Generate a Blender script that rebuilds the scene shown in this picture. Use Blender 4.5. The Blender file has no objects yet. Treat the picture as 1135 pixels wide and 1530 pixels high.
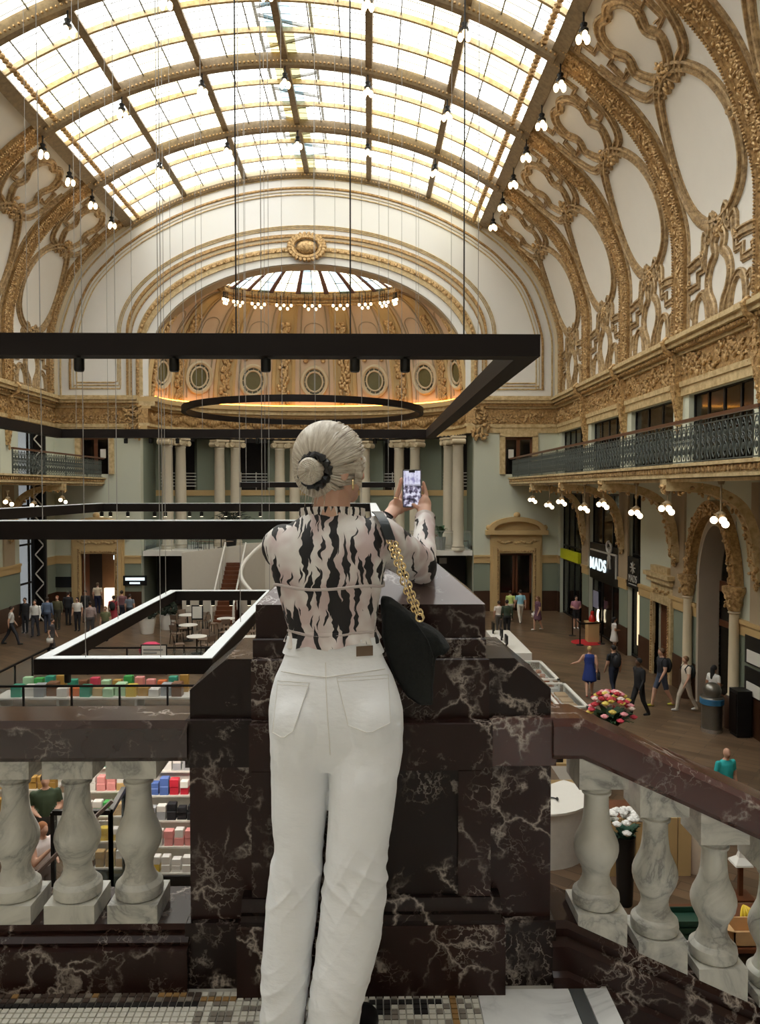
import bpy, bmesh, math, random
from mathutils import Vector, Matrix, Euler, noise
from mathutils.bvhtree import BVHTree

random.seed(7)
PI = math.pi
SC = bpy.context.scene
COL = SC.collection

# ---------------------------------------------------------------- camera
F_PX, IMG_W, IMG_H = 1137.0, 1135.0, 1530.0
CAM = Vector((0.0, 0.0, 1.55))
PITCH, YAW = math.radians(-1.71), math.radians(-0.88)
cam_data = bpy.data.cameras.new('camera')
cam = bpy.data.objects.new('camera', cam_data)
COL.objects.link(cam)
cam.location = CAM
cam.rotation_euler = (PI / 2 + PITCH, 0, YAW)
cam_data.sensor_fit = 'HORIZONTAL'
cam_data.sensor_width = 36.0
cam_data.lens = 36.0 * F_PX / IMG_W
cam_data.clip_start = 0.05
cam_data.clip_end = 300
SC.camera = cam
CAM_R = Euler((PI / 2 + PITCH, 0, YAW)).to_matrix()

# ---------------------------------------------------------------- daylight above the glass roof
world = bpy.data.worlds.new('overcast_sky')
SC.world = world
world.use_nodes = True
wn = world.node_tree.nodes
wn['Background'].inputs[0].default_value = (0.965, 0.985, 1.0, 1)
wn['Background'].inputs[1].default_value = 5.0
SC.view_settings.view_transform = 'Standard'
SC.view_settings.look = 'None'
SC.view_settings.exposure = 0.0
SC.view_settings.gamma = 1.0
SC.view_settings.use_curve_mapping = False
SC.cycles.max_bounces = 7
SC.cycles.diffuse_bounces = 5
SC.cycles.glossy_bounces = 3
SC.cycles.transmission_bounces = 4
SC.cycles.transparent_max_bounces = 12
SC.cycles.caustics_reflective = False
SC.cycles.caustics_refractive = False
SC.cycles.sample_clamp_indirect = 6.0

# ---------------------------------------------------------------- main measures (metres; terrace floor = 0)
CX, HW = -3.4, 14.15            # hall axis, half width
XR, XL = CX + HW, CX - HW
FL = -5.35                      # hall floor
YB, Y0 = 42.9, -7.5             # far wall, wall behind the terrace
BAY = 5.6
ZC = 6.75                       # top of cornice
SKY_Z, SKY_W, SKY_TOP = 16.35, 9.9, 19.25


def ray(px, py):
    return (CAM_R @ Vector(((px - IMG_W / 2) / F_PX, -(py - IMG_H / 2) / F_PX, -1.0)))


def at_y(px, py, y):
    d = ray(px, py)
    return CAM + d * ((y - CAM.y) / d.y)


def at_z(px, py, z):
    d = ray(px, py)
    return CAM + d * ((z - CAM.z) / d.z)


def at_x(px, py, x):
    d = ray(px, py)
    return CAM + d * ((x - CAM.x) / d.x)


# ---------------------------------------------------------------- mesh builder
def world_loc(o):
    """world position of an object; things are built unrotated, their copies are turned afterwards"""
    p = Vector((0, 0, 0))
    while o is not None:
        p += Vector(o.location)
        o = o.parent
    return p


class MB:
    def __init__(s):
        s.v, s.f, s.m = [], [], []

    def add(s, vs, fs, m=0):
        o = len(s.v)
        s.v += [Vector(p) for p in vs]
        s.f += [tuple(i + o for i in f) for f in fs]
        s.m += [m] * len(fs)
        return s

    def box(s, x0, x1, y0, y1, z0, z1, m=0):
        x0, x1 = min(x0, x1), max(x0, x1)
        y0, y1 = min(y0, y1), max(y0, y1)
        z0, z1 = min(z0, z1), max(z0, z1)
        vs = [(x, y, z) for z in (z0, z1) for y in (y0, y1) for x in (x0, x1)]
        return s.add(vs, [(0, 2, 3, 1), (4, 5, 7, 6), (0, 1, 5, 4), (2, 6, 7, 3), (0, 4, 6, 2), (1, 3, 7, 5)], m)

    def hexa(s, b, t, m=0):
        """closed prism between two loops of equal length (bottom, top)"""
        n = len(b)
        fs = [tuple(range(n))[::-1], tuple(range(n, 2 * n))]
        fs += [(i, (i + 1) % n, n + (i + 1) % n, n + i) for i in range(n)]
        return s.add(list(b) + list(t), fs, m)

    def bar(s, a, b, w, h, up=(0, 0, 1), m=0):
        a, b = Vector(a), Vector(b)
        d = (b - a).normalized()
        up = Vector(up)
        x = d.cross(up)
        if x.length < 1e-5:
            x = d.cross(Vector((1, 0, 0)))
        x.normalize()
        u = x.cross(d).normalized()
        q = [x * (i * w / 2) + u * (j * h / 2) for i, j in ((-1, -1), (1, -1), (1, 1), (-1, 1))]
        return s.hexa([a + k for k in q], [b + k for k in q], m)

    def loft(s, rings, m=0, caps=True, closed=False):
        n = len(rings[0])
        vs = [p for r in rings for p in r]
        fs = []
        R = len(rings)
        for i in range(R if closed else R - 1):
            j = (i + 1) % R
            for k in range(n):
                l = (k + 1) % n
                fs.append((i * n + k, i * n + l, j * n + l, j * n + k))
        if caps and not closed:
            fs.append(tuple(range(n))[::-1])
            fs.append(tuple(range((R - 1) * n, R * n)))
        return s.add(vs, fs, m)

    def tube(s, pts, r, n=8, m=0, closed=False, caps=True, flat=1.0, up=None):
        pts = [Vector(p) for p in pts]
        N = len(pts)
        rr = r if isinstance(r, (list, tuple)) else [r] * N
        rings = []
        prev = None
        for i, p in enumerate(pts):
            if closed:
                t = pts[(i + 1) % N] - pts[i - 1]
            else:
                t = pts[min(i + 1, N - 1)] - pts[max(i - 1, 0)]
            if t.length < 1e-9:
                t = Vector((0, 0, 1))
            t.normalize()
            if up is not None:
                prev = Vector(up)
            if prev is None:
                prev = Vector((0, 0, 1)) if abs(t.z) < 0.9 else Vector((1, 0, 0))
            a = prev - t * prev.dot(t)
            if a.length < 1e-6:
                a = Vector((1, 0, 0)) - t * t.x
            a.normalize()
            b = t.cross(a)
            prev = a
            rings.append([p + (a * math.cos(2 * PI * k / n) * flat + b * math.sin(2 * PI * k / n)) * rr[i] for k in range(n)])
        return s.loft(rings, m, caps, closed)

    def lathe(s, prof, c=(0, 0, 0), n=16, m=0, sx=1.0, sy=1.0):
        c = Vector(c)
        rings = [[c + Vector((r * math.cos(2 * PI * k / n) * sx, r * math.sin(2 * PI * k / n) * sy, z)) for k in range(n)] for r, z in prof]
        return s.loft(rings, m)

    def ell(s, c, r, n=8, k=5, m=0, rot=None):
        c = Vector(c)
        if not hasattr(r, '__len__'):
            r = (r, r, r)
        vs = [Vector((0, 0, r[2]))]
        for i in range(1, k):
            ph = PI * i / k
            for j in range(n):
                th = 2 * PI * j / n
                vs.append(Vector((r[0] * math.sin(ph) * math.cos(th), r[1] * math.sin(ph) * math.sin(th), r[2] * math.cos(ph))))
        vs.append(Vector((0, 0, -r[2])))
        if rot is not None:
            vs = [rot @ q for q in vs]
        fs = [(0, 1 + j, 1 + (j + 1) % n) for j in range(n)]
        for i in range(k - 2):
            for j in range(n):
                a, b = 1 + i * n + j, 1 + i * n + (j + 1) % n
                fs.append((a, a + n, b + n, b))
        L = len(vs) - 1
        o = 1 + (k - 2) * n
        fs += [(L, o + (j + 1) % n, o + j) for j in range(n)]
        return s.add([q + c for q in vs], fs, m)

    def grid(s, rows, m=0, flip=False):
        n = len(rows[0])
        fs = []
        for i in range(len(rows) - 1):
            for j in range(n - 1):
                q = (i * n + j, i * n + j + 1, (i + 1) * n + j + 1, (i + 1) * n + j)
                fs.append(q[::-1] if flip else q)
        return s.add([p for r in rows for p in r], fs, m)

    def capsule(s, a, b, ra, rb, n=12, m=0, sc=(1, 1)):
        """tapered limb with round ends; sc flattens the two cross axes"""
        a, b = Vector(a), Vector(b)
        t = (b - a)
        L = t.length
        t.normalize()
        u = Vector((1, 0, 0)) if abs(t.x) < 0.8 else Vector((0, 1, 0))
        u = (u - t * u.dot(t)).normalized()
        w = t.cross(u)
        prof = [(-ra * math.cos(q), ra * math.sin(q)) for q in (0.15, 0.6, 1.05)] + [(0, ra), (L, rb)] + [(L + rb * math.cos(q), rb * math.sin(q)) for q in (1.05, 0.6, 0.15)]
        return s.loft([[a + t * z + (u * math.cos(2 * PI * k / n) * sc[0] + w * math.sin(2 * PI * k / n) * sc[1]) * r for k in range(n)] for z, r in prof], m)

    def mesh(s, name, origin=(0, 0, 0)):
        o = Vector(origin)
        me = bpy.data.meshes.new(name)
        me.from_pydata([tuple(p - o) for p in s.v], [], s.f)
        return me

    def build(s, name, mats, parent=None, origin=None, smooth=True, angle=40, fix=False, **props):
        if origin is None:
            origin = world_loc(parent) if parent is not None else (0, 0, 0)
        me = s.mesh(name, origin)
        if not isinstance(mats, (list, tuple)):
            mats = [mats]
        for m in mats:
            me.materials.append(m)
        if len(mats) > 1:
            me.polygons.foreach_set('material_index', s.m)
        if fix:
            bm = bmesh.new(); bm.from_mesh(me)
            bmesh.ops.recalc_face_normals(bm, faces=bm.faces)
            bm.to_mesh(me); bm.free()
        if smooth:
            me.polygons.foreach_set('use_smooth', [True] * len(me.polygons))
            me.set_sharp_from_angle(angle=math.radians(angle))
        o = bpy.data.objects.new(name, me)
        COL.objects.link(o)
        o.location = origin
        if parent is not None:
            o.parent = parent
            o.location = Vector(origin) - world_loc(parent)
        for k, val in props.items():
            o[k] = val
        return o


def tag(o, label=None, category=None, group=None, kind=None):
    if label: o['label'] = label
    if category: o['category'] = category
    if group: o['group'] = group
    if kind: o['kind'] = kind
    return o


def empty(name, loc, label=None, category=None, group=None, kind=None, rz=0.0):
    o = bpy.data.objects.new(name, None)
    COL.objects.link(o)
    o.location = loc
    o.rotation_euler = (0, 0, rz)
    o.empty_display_size = 0.2
    return tag(o, label, category, group, kind)


def copy_tree(o, parent=None):
    c = o.copy()
    COL.objects.link(c)
    if parent is not None:
        c.parent = parent
    for ch in list(o.children):
        copy_tree(ch, c)
    return c


def inst(name, me, loc, parent=None, rz=0.0, scale=None, rot=None):
    o = bpy.data.objects.new(name, me)
    COL.objects.link(o)
    if parent is not None:
        o.parent = parent
    o.location = loc
    o.rotation_euler = rot if rot is not None else (0, 0, rz)
    if scale is not None:
        o.scale = scale
    return o


def catmull(pts, n, closed=False):
    pts = [Vector(p) for p in pts]
    N = len(pts)
    out = []
    segs = N if closed else N - 1
    for i in range(segs):
        p1, p2 = pts[i], pts[(i + 1) % N]
        p0 = pts[i - 1] if (closed or i > 0) else p1 * 2 - p2
        p3 = pts[(i + 2) % N] if (closed or i + 2 < N) else p2 * 2 - p1
        for k in range(n):
            t = k / n
            out.append(0.5 * ((2 * p1) + (p2 - p0) * t + (2 * p0 - 5 * p1 + 4 * p2 - p3) * t * t + (3 * p1 - p0 - 3 * p2 + p3) * t ** 3))
    if not closed:
        out.append(pts[-1])
    return out


def lerp(a, b, t):
    return a + (b - a) * t


def interp(tab, x):
    """piecewise linear table [(x, a, b, ...)]"""
    if x <= tab[0][0]: return tab[0][1:]
    for p, q in zip(tab, tab[1:]):
        if x <= q[0]:
            t = (x - p[0]) / (q[0] - p[0])
            return tuple(lerp(a, b, t) for a, b in zip(p[1:], q[1:]))
    return tab[-1][1:]


# ---------------------------------------------------------------- materials
def new_mat(name):
    m = bpy.data.materials.new(name)
    m.use_nodes = True
    nt = m.node_tree
    return m, nt, nt.nodes['Principled BSDF']


def rgb(h):
    """sRGB 0..255 triple -> linear"""
    r = []
    for c in h:
        c = c / 255.0
        r.append(c / 12.92 if c <= 0.04045 else ((c + 0.055) / 1.055) ** 2.4)
    return (r[0], r[1], r[2], 1.0)


def mat(name, col, rough=0.6, metal=0.0, var=0.12, scale=6.0, bump=0.0, bscale=40.0, spec=0.5, coat=0.0):
    """plain procedural material: base colour broken up by noise, optional bump"""
    m, nt, b = new_mat(name)
    N, L = nt.nodes, nt.links
    c = rgb(col)
    geo = N.new('ShaderNodeNewGeometry')
    nz = N.new('ShaderNodeTexNoise')
    nz.inputs['Scale'].default_value = scale
    nz.inputs['Detail'].default_value = 4
    L.new(geo.outputs['Position'], nz.inputs['Vector'])
    mx = N.new('ShaderNodeMix'); mx.data_type = 'RGBA'
    mx.inputs['A'].default_value = tuple(x * (1 - var) for x in c[:3]) + (1,)
    mx.inputs['B'].default_value = tuple(min(1, x * (1 + var)) for x in c[:3]) + (1,)
    L.new(nz.outputs['Fac'], mx.inputs['Factor'])
    L.new(mx.outputs['Result'], b.inputs['Base Color'])
    b.inputs['Roughness'].default_value = rough
    b.inputs['Metallic'].default_value = metal
    b.inputs['Specular IOR Level'].default_value = spec
    b.inputs['Coat Weight'].default_value = coat
    if bump:
        n2 = N.new('ShaderNodeTexNoise')
        n2.inputs['Scale'].default_value = bscale
        n2.inputs['Detail'].default_value = 3
        L.new(geo.outputs['Position'], n2.inputs['Vector'])
        bp = N.new('ShaderNodeBump')
        bp.inputs['Strength'].default_value = bump
        bp.inputs['Distance'].default_value = 0.02
        L.new(n2.outputs['Fac'], bp.inputs['Height'])
        L.new(bp.outputs['Normal'], b.inputs['Normal'])
    return m


def emit(name, col, strength):
    m, nt, b = new_mat(name)
    b.inputs['Base Color'].default_value = rgb(col)
    b.inputs['Emission Color'].default_value = rgb(col)
    b.inputs['Emission Strength'].default_value = strength
    return m


def math_node(nt, op, a, b=None):
    n = nt.nodes.new('ShaderNodeMath'); n.operation = op
    for i, x in enumerate((a, b)):
        if x is None: continue
        if isinstance(x, (int, float)): n.inputs[i].default_value = x
        else: nt.links.new(x, n.inputs[i])
    return n.outputs[0]


def ramp(nt, fac, stops):
    r = nt.nodes.new('ShaderNodeValToRGB')
    while len(r.color_ramp.elements) < len(stops):
        r.color_ramp.elements.new(0.5)
    for e, (p, c) in zip(r.color_ramp.elements, stops):
        e.position = p
        e.color = c if len(c) == 4 else tuple(c) + (1,)
    nt.links.new(fac, r.inputs[0])
    return r.outputs[0]


def noise_node(nt, vec, scale, detail=4, rough=0.55, dist=0.0, out='Fac'):
    n = nt.nodes.new('ShaderNodeTexNoise')
    n.inputs['Scale'].default_value = scale
    n.inputs['Detail'].default_value = detail
    n.inputs['Roughness'].default_value = rough
    n.inputs['Distortion'].default_value = dist
    nt.links.new(vec, n.inputs['Vector'])
    return n.outputs[out]


def mapped(nt, scale=(1, 1, 1), rot=(0, 0, 0), coord='pos'):
    if coord == 'pos':
        src = nt.nodes.new('ShaderNodeNewGeometry').outputs['Position']
    else:
        src = nt.nodes.new('ShaderNodeTexCoord').outputs[coord]
    mp = nt.nodes.new('ShaderNodeMapping')
    mp.inputs['Scale'].default_value = scale
    mp.inputs['Rotation'].default_value = rot
    nt.links.new(src, mp.inputs['Vector'])
    return mp.outputs[0]


def mixc(nt, fac, a, b):
    n = nt.nodes.new('ShaderNodeMix'); n.data_type = 'RGBA'
    for sock, x in ((n.inputs['A'], a), (n.inputs['B'], b)):
        if isinstance(x, tuple): sock.default_value = x
        else: nt.links.new(x, sock)
    if isinstance(fac, (int, float)): n.inputs['Factor'].default_value = fac
    else: nt.links.new(fac, n.inputs['Factor'])
    return n.outputs['Result']


def dark_marble(name, base=(30, 19, 17), base2=(54, 34, 30), vein=(178, 166, 156), seed=0.0, rough=0.2, spec=0.22):
    m, nt, b = new_mat(name)
    pos = mapped(nt)
    off = nt.nodes.new('ShaderNodeVectorMath'); off.operation = 'ADD'
    off.inputs[1].default_value = (seed, seed * 1.7, seed * 0.6)
    nt.links.new(pos, off.inputs[0])
    pos = off.outputs[0]
    warp = noise_node(nt, pos, 5.0, 5, 0.6, 0, 'Color')
    add = nt.nodes.new('ShaderNodeVectorMath'); add.operation = 'MULTIPLY_ADD'
    nt.links.new(warp, add.inputs[0]); add.inputs[1].default_value = (0.34, 0.34, 0.34); nt.links.new(pos, add.inputs[2])
    vo = nt.nodes.new('ShaderNodeTexVoronoi'); vo.feature = 'DISTANCE_TO_EDGE'
    vo.inputs['Scale'].default_value = 6.5
    nt.links.new(add.outputs[0], vo.inputs['Vector'])
    v1 = ramp(nt, vo.outputs['Distance'], [(0.0, (1, 1, 1)), (0.03, (0.35, 0.35, 0.35)), (0.075, (0, 0, 0))])
    mask = ramp(nt, noise_node(nt, pos, 3.2, 3), [(0.49, (0, 0, 0)), (0.60, (0.9, 0.9, 0.9))])
    v1 = math_node(nt, 'MULTIPLY', v1, mask)
    # short flecks and pale blotches
    vo2 = nt.nodes.new('ShaderNodeTexVoronoi'); vo2.feature = 'DISTANCE_TO_EDGE'
    vo2.inputs['Scale'].default_value = 19.0
    nt.links.new(add.outputs[0], vo2.inputs['Vector'])
    v2 = ramp(nt, vo2.outputs['Distance'], [(0.0, (0.8, 0.8, 0.8)), (0.06, (0, 0, 0))])
    m2 = ramp(nt, noise_node(nt, pos, 4.6, 4), [(0.52, (0, 0, 0)), (0.66, (0.8, 0.8, 0.8))])
    v2 = math_node(nt, 'MULTIPLY', v2, m2)
    bl = ramp(nt, noise_node(nt, add.outputs[0], 6.0, 6, 0.62), [(0.62, (0, 0, 0)), (0.70, (0.7, 0.7, 0.7))])
    fac = math_node(nt, 'MAXIMUM', math_node(nt, 'MAXIMUM', v1, v2), bl)
    body = mixc(nt, noise_node(nt, pos, 2.3, 5), rgb(base), rgb(base2))
    nt.links.new(mixc(nt, fac, body, rgb(vein)), b.inputs['Base Color'])
    b.inputs['Roughness'].default_value = rough
    b.inputs['Specular IOR Level'].default_value = spec
    return m


def white_marble(name, base=(200, 198, 188), vein=(92, 92, 92), scale=5.0, rough=0.28):
    m, nt, b = new_mat(name)
    tc = nt.nodes.new('ShaderNodeNewGeometry').outputs['Position']
    n1 = noise_node(nt, tc, scale, 6, 0.6, 1.2)
    ridge = math_node(nt, 'ABSOLUTE', math_node(nt, 'SUBTRACT', n1, 0.5))
    v = ramp(nt, ridge, [(0.0, (0.85, 0.85, 0.85)), (0.03, (0.45, 0.45, 0.45)), (0.14, (0, 0, 0))])
    mask = ramp(nt, noise_node(nt, tc, 3.0, 3), [(0.38, (0.1, 0.1, 0.1)), (0.62, (1, 1, 1))])
    nt.links.new(mixc(nt, math_node(nt, 'MULTIPLY', v, mask), rgb(base), rgb(vein)), b.inputs['Base Color'])
    b.inputs['Roughness'].default_value = rough
    return m


M = {}
M['plaster'] = mat('ivory_plaster', (228, 223, 214), 0.8, var=0.03, scale=1.5)
M['lunette'] = mat('white_plaster', (232, 231, 228), 0.8, var=0.02, scale=0.7)
M['sage'] = mat('sage_green_paint', (200, 203, 186), 0.75, var=0.04, scale=0.6)
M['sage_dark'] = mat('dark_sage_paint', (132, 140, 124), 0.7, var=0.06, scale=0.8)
M['ochre'] = mat('ochre_paint', (196, 166, 116), 0.6, var=0.08, scale=2)
M['buff'] = mat('buff_stone_paint', (204, 188, 158), 0.65, var=0.06, scale=2)
M['taupe'] = mat('taupe_paint', (172, 154, 128), 0.65, var=0.08, scale=2)


def gold_mat(name, lo, hi, metal, rough, sc=9.0, bump=0.5):
    m, nt, b = new_mat(name)
    p = mapped(nt)
    n = noise_node(nt, p, sc, 5, 0.65)
    nt.links.new(mixc(nt, ramp(nt, n, [(0.36, (0, 0, 0)), (0.62, (1, 1, 1))]), rgb(lo), rgb(hi)), b.inputs['Base Color'])
    b.inputs['Metallic'].default_value = metal
    b.inputs['Roughness'].default_value = rough
    bp = nt.nodes.new('ShaderNodeBump'); bp.inputs['Strength'].default_value = bump; bp.inputs['Distance'].default_value = 0.05
    nt.links.new(noise_node(nt, p, sc * 1.2, 3), bp.inputs['Height'])
    nt.links.new(bp.outputs['Normal'], b.inputs['Normal'])
    return m


M['gold'] = gold_mat('gilded_plaster', (146, 112, 70), (222, 188, 136), 0.42, 0.36)
M['gold_dark'] = gold_mat('aged_gilding', (142, 110, 70), (200, 164, 112), 0.35, 0.42)
M['gold_taupe'] = gold_mat('taupe_gilt_moulding', (136, 112, 80), (198, 170, 128), 0.3, 0.42, 7.0, 0.25)
M['gold_pale'] = gold_mat('pale_gilding', (182, 156, 112), (216, 194, 150), 0.2, 0.5, 5.0, 0.2)
M['rib'] = gold_mat('brown_gilt_iron', (122, 104, 78), (146, 126, 96), 0.1, 0.6, 6.0, 0.1)
M['lead'] = mat('grey_lead', (128, 124, 114), 0.6)
M['bronze'] = mat('dark_bronze_aluminium', (24, 17, 14), 0.55, 0.0, var=0.1, spec=0.2)
M['ledwhite'] = mat('white_diffuser', (222, 226, 228), 0.5, var=0.02)
M['black'] = mat('black_metal', (20, 20, 21), 0.45, 0.2)
M['iron'] = mat('grey_green_wrought_iron', (78, 84, 80), 0.5, 0.35, var=0.2, scale=12)
M['wood_dark'] = mat('dark_oak', (64, 40, 25), 0.45, var=0.3, scale=4)
M['wood_red'] = mat('mahogany', (98, 55, 32), 0.4, var=0.25, scale=4)
M['wood_rail'] = mat('brown_handrail', (92, 60, 42), 0.4)
M['cable'] = mat('steel_cable', (150, 146, 140), 0.5)
M['cable_dark'] = mat('black_power_cable', (40, 38, 36), 0.6)
M['white_paint'] = mat('white_lacquer', (222, 218, 210), 0.45, var=0.03)
M['grey_paint'] = mat('grey_paint', (140, 140, 138), 0.55)
M['bulb'] = emit('warm_bulb', (255, 226, 180), 6.0)
M['bulb_soft'] = emit('warm_globe', (255, 232, 196), 5.0)
M['downlight'] = emit('downlight_lens', (255, 240, 215), 5.0)
M['cove_led'] = emit('warm_led_strip', (255, 176, 72), 9.0)
M['marble'] = dark_marble('rouge_brown_marble')
M['marble_b'] = dark_marble('rouge_brown_marble_b', (32, 21, 20), (54, 34, 30), seed=3.7)
M['marble_c'] = dark_marble('rouge_brown_marble_c', (24, 17, 17), (40, 28, 26), seed=8.3)
M['marble_top'] = dark_marble('polished_grey_brown_marble', (92, 80, 78), (122, 106, 102), (214, 206, 202), seed=5.1, rough=0.14, spec=0.6)
M['wmarble'] = white_marble('veined_white_marble')
M['wslab'] = white_marble('white_marble_slab', (222, 222, 220), (150, 150, 150), 2.5, 0.3)


def dark_glass(name, col=(22, 20, 19), alpha=0.25):
    m, nt, b = new_mat(name)
    b.inputs['Base Color'].default_value = rgb(col)
    b.inputs['Roughness'].default_value = 0.06
    b.inputs['Specular IOR Level'].default_value = 0.6
    if alpha < 1:
        b.inputs['Alpha'].default_value = alpha
    return m


M['dglass'] = dark_glass('dark_window_glass', (26, 24, 22), 0.72)
M['cglass'] = dark_glass('clear_glass', (150, 165, 165), 0.16)


def sky_glass(name, col, t=0.9):
    m, nt, b = new_mat(name)
    N, L = nt.nodes, nt.links
    out = N['Material Output']
    tr = N.new('ShaderNodeBsdfTransparent')
    geo = N.new('ShaderNodeNewGeometry')
    nz = noise_node(nt, geo.outputs['Position'], 1.3, 3)
    c = rgb(col)
    cc = mixc(nt, nz, tuple(x * 0.86 for x in c[:3]) + (1,), c)
    L.new(cc, tr.inputs[0])
    b.inputs['Base Color'].default_value = c
    b.inputs['Roughness'].default_value = 0.25
    mx = N.new('ShaderNodeMixShader'); mx.inputs[0].default_value = t
    L.new(b.outputs[0], mx.inputs[1]); L.new(tr.outputs[0], mx.inputs[2])
    L.new(mx.outputs[0], out.inputs[0])
    return m


M['sg_white'] = sky_glass('milky_roof_glass', (255, 255, 250))
M['sg_cream'] = sky_glass('cream_roof_glass', (252, 246, 220))
M['sg_amber'] = sky_glass('amber_roof_glass', (222, 196, 130), 0.85)
M['sg_olive'] = sky_glass('olive_roof_glass', (172, 164, 120), 0.8)
M['sg_blue'] = sky_glass('pale_blue_roof_glass', (170, 196, 206), 0.85)
M['sg_plum'] = sky_glass('plum_stained_glass', (128, 92, 92), 0.8)


def floor_wood():
    m, nt, b = new_mat('dark_parquet')
    p = mapped(nt, (1, 1, 1), (0, 0, math.radians(38)))
    br = nt.nodes.new('ShaderNodeTexBrick')
    br.inputs['Scale'].default_value = 1.0
    br.inputs['Brick Width'].default_value = 1.5
    br.inputs['Row Height'].default_value = 0.28
    br.inputs['Mortar Size'].default_value = 0.012
    br.inputs['Color1'].default_value = rgb((112, 89, 68))
    br.inputs['Color2'].default_value = rgb((60, 46, 35))
    br.inputs['Mortar'].default_value = rgb((40, 28, 20))
    nt.links.new(p, br.inputs['Vector'])
    nz = noise_node(nt, mapped(nt, (0.5, 0.5, 0.5)), 1.4, 5)
    nt.links.new(mixc(nt, math_node(nt, 'MULTIPLY', nz, 0.6), br.outputs['Color'], rgb((122, 100, 78))), b.inputs['Base Color'])
    b.inputs['Roughness'].default_value = 0.33
    return m


M['parquet'] = floor_wood()
# ================================================================ THE HALL SHELL
def struct(mb, name, mats, label, cat='wall', parent=None, **kw):
    o = mb.build(name, mats, parent, **kw)
    if parent is None:
        tag(o, label, cat, kind='structure')
    return o


mb = MB(); mb.box(XL - 6, XR + 6, Y0 - 0.4, YB + 8, FL - 0.3, FL)
struct(mb, 'floor', M['parquet'], 'dark brown diagonal parquet floor of the great hall', 'floor')


def cells(mb, us, vs, holes, put):
    """fill the u-v rectangle except the holes"""
    us = sorted(set(us)); vs = sorted(set(vs))
    for v0, v1 in zip(vs, vs[1:]):
        run = None
        for u0, u1 in zip(us, us[1:]):
            um, vm = (u0 + u1) / 2, (v0 + v1) / 2
            hole = any(a < um < b and c < vm < d for a, b, c, d in holes)
            if hole:
                if run: put(run[0], run[1], v0, v1); run = None
            else:
                run = (run[0], u1) if run else (u0, u1)
        if run: put(run[0], run[1], v0, v1)


def holed(u0, u1, v0, v1, holes, put):
    us = [u0, u1] + [x for h in holes for x in h[:2]]
    vs = [v0, v1] + [x for h in holes for x in h[2:]]
    cells(None, us, vs, holes, put)


# bays: upper openings on both long walls, street-level openings as the photograph shows them
UP = [(Y0 + BAY * i + 0.65, Y0 + BAY * i + 4.95, 2.19, 4.72) for i in range(9)]
ARCH_Y, ARCH_W, ARCH_SPRING = 23.3, 1.25, -1.55
LOW_R = [(37.9, 42.4, FL, 1.35), (32.3, 36.8, FL, 1.35), (29.85, 31.25, FL, 1.35), (26.75, 28.15, FL, -2.6), (ARCH_Y - ARCH_W, ARCH_Y + ARCH_W, FL, 0.75)]
LOW_L = [(38.5, 41.6, FL, 4.72)]
for side, nm, low in ((1, 'wall_right', LOW_R), (-1, 'wall_left', LOW_L)):
    X = CX + side * HW
    holes = list(UP) + low if side > 0 else [h for h in UP if h[0] < 37] + low
    mb = MB()
    holed(Y0, YB, FL, ZC, holes, lambda a, b, c, d: mb.box(X, X + side * 0.45, a, b, c, d))
    w = struct(mb, nm, M['sage'], 'sage green side wall with dark windows above the %s balcony' % ('shop' if side > 0 else 'stall side'), smooth=False)
    # dark rooms behind the openings
    bk = MB(); bk.box(X + side * 3.2, X + side * 3.3, Y0, YB, FL, ZC); bk.box(X + side * 0.45, X + side * 3.2, Y0, YB, 1.75, 1.95); bk.box(X + side * 0.45, X + side * 3.2, Y0, YB, ZC - 0.6, ZC - 0.4)
    for i in range(10):
        y = Y0 + BAY * i
        bk.box(X + side * 0.45, X + side * 3.2, y - 0.1, y + 0.1, FL, ZC)
    bk.build('back_room', mat('dim_room_' + nm, (92, 78, 66), 0.8), w, smooth=False)
    # wainscot, dado band and picture band
    tr = MB()
    spans = []
    y = Y0
    cuts = sorted([h for h in low], key=lambda h: h[0])
    for h in cuts:
        spans.append((y, h[0])); y = h[1]
    spans.append((y, YB))
    for a, b in spans:
        if b - a > 0.05:
            tr.box(X, X - side * 0.06, a, b, FL, FL + 1.15, 0)
            tr.box(X, X - side * 0.07, a, b, -2.62, -2.22, 1)
            tr.box(X, X - side * 0.12, a, b, -2.30, -2.18, 1)
            tr.box(X, X - side * 0.025, a, b, FL + 1.15, -2.62, 2)
    t = tr.build('trim_1' if side > 0 else 'trim_2', [M['wood_dark'], M['ochre'], M['sage_dark']], smooth=False)
    tag(t, 'ochre dado band and dark oak wainscot along the sage side wall', 'trim', kind='structure')

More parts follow.
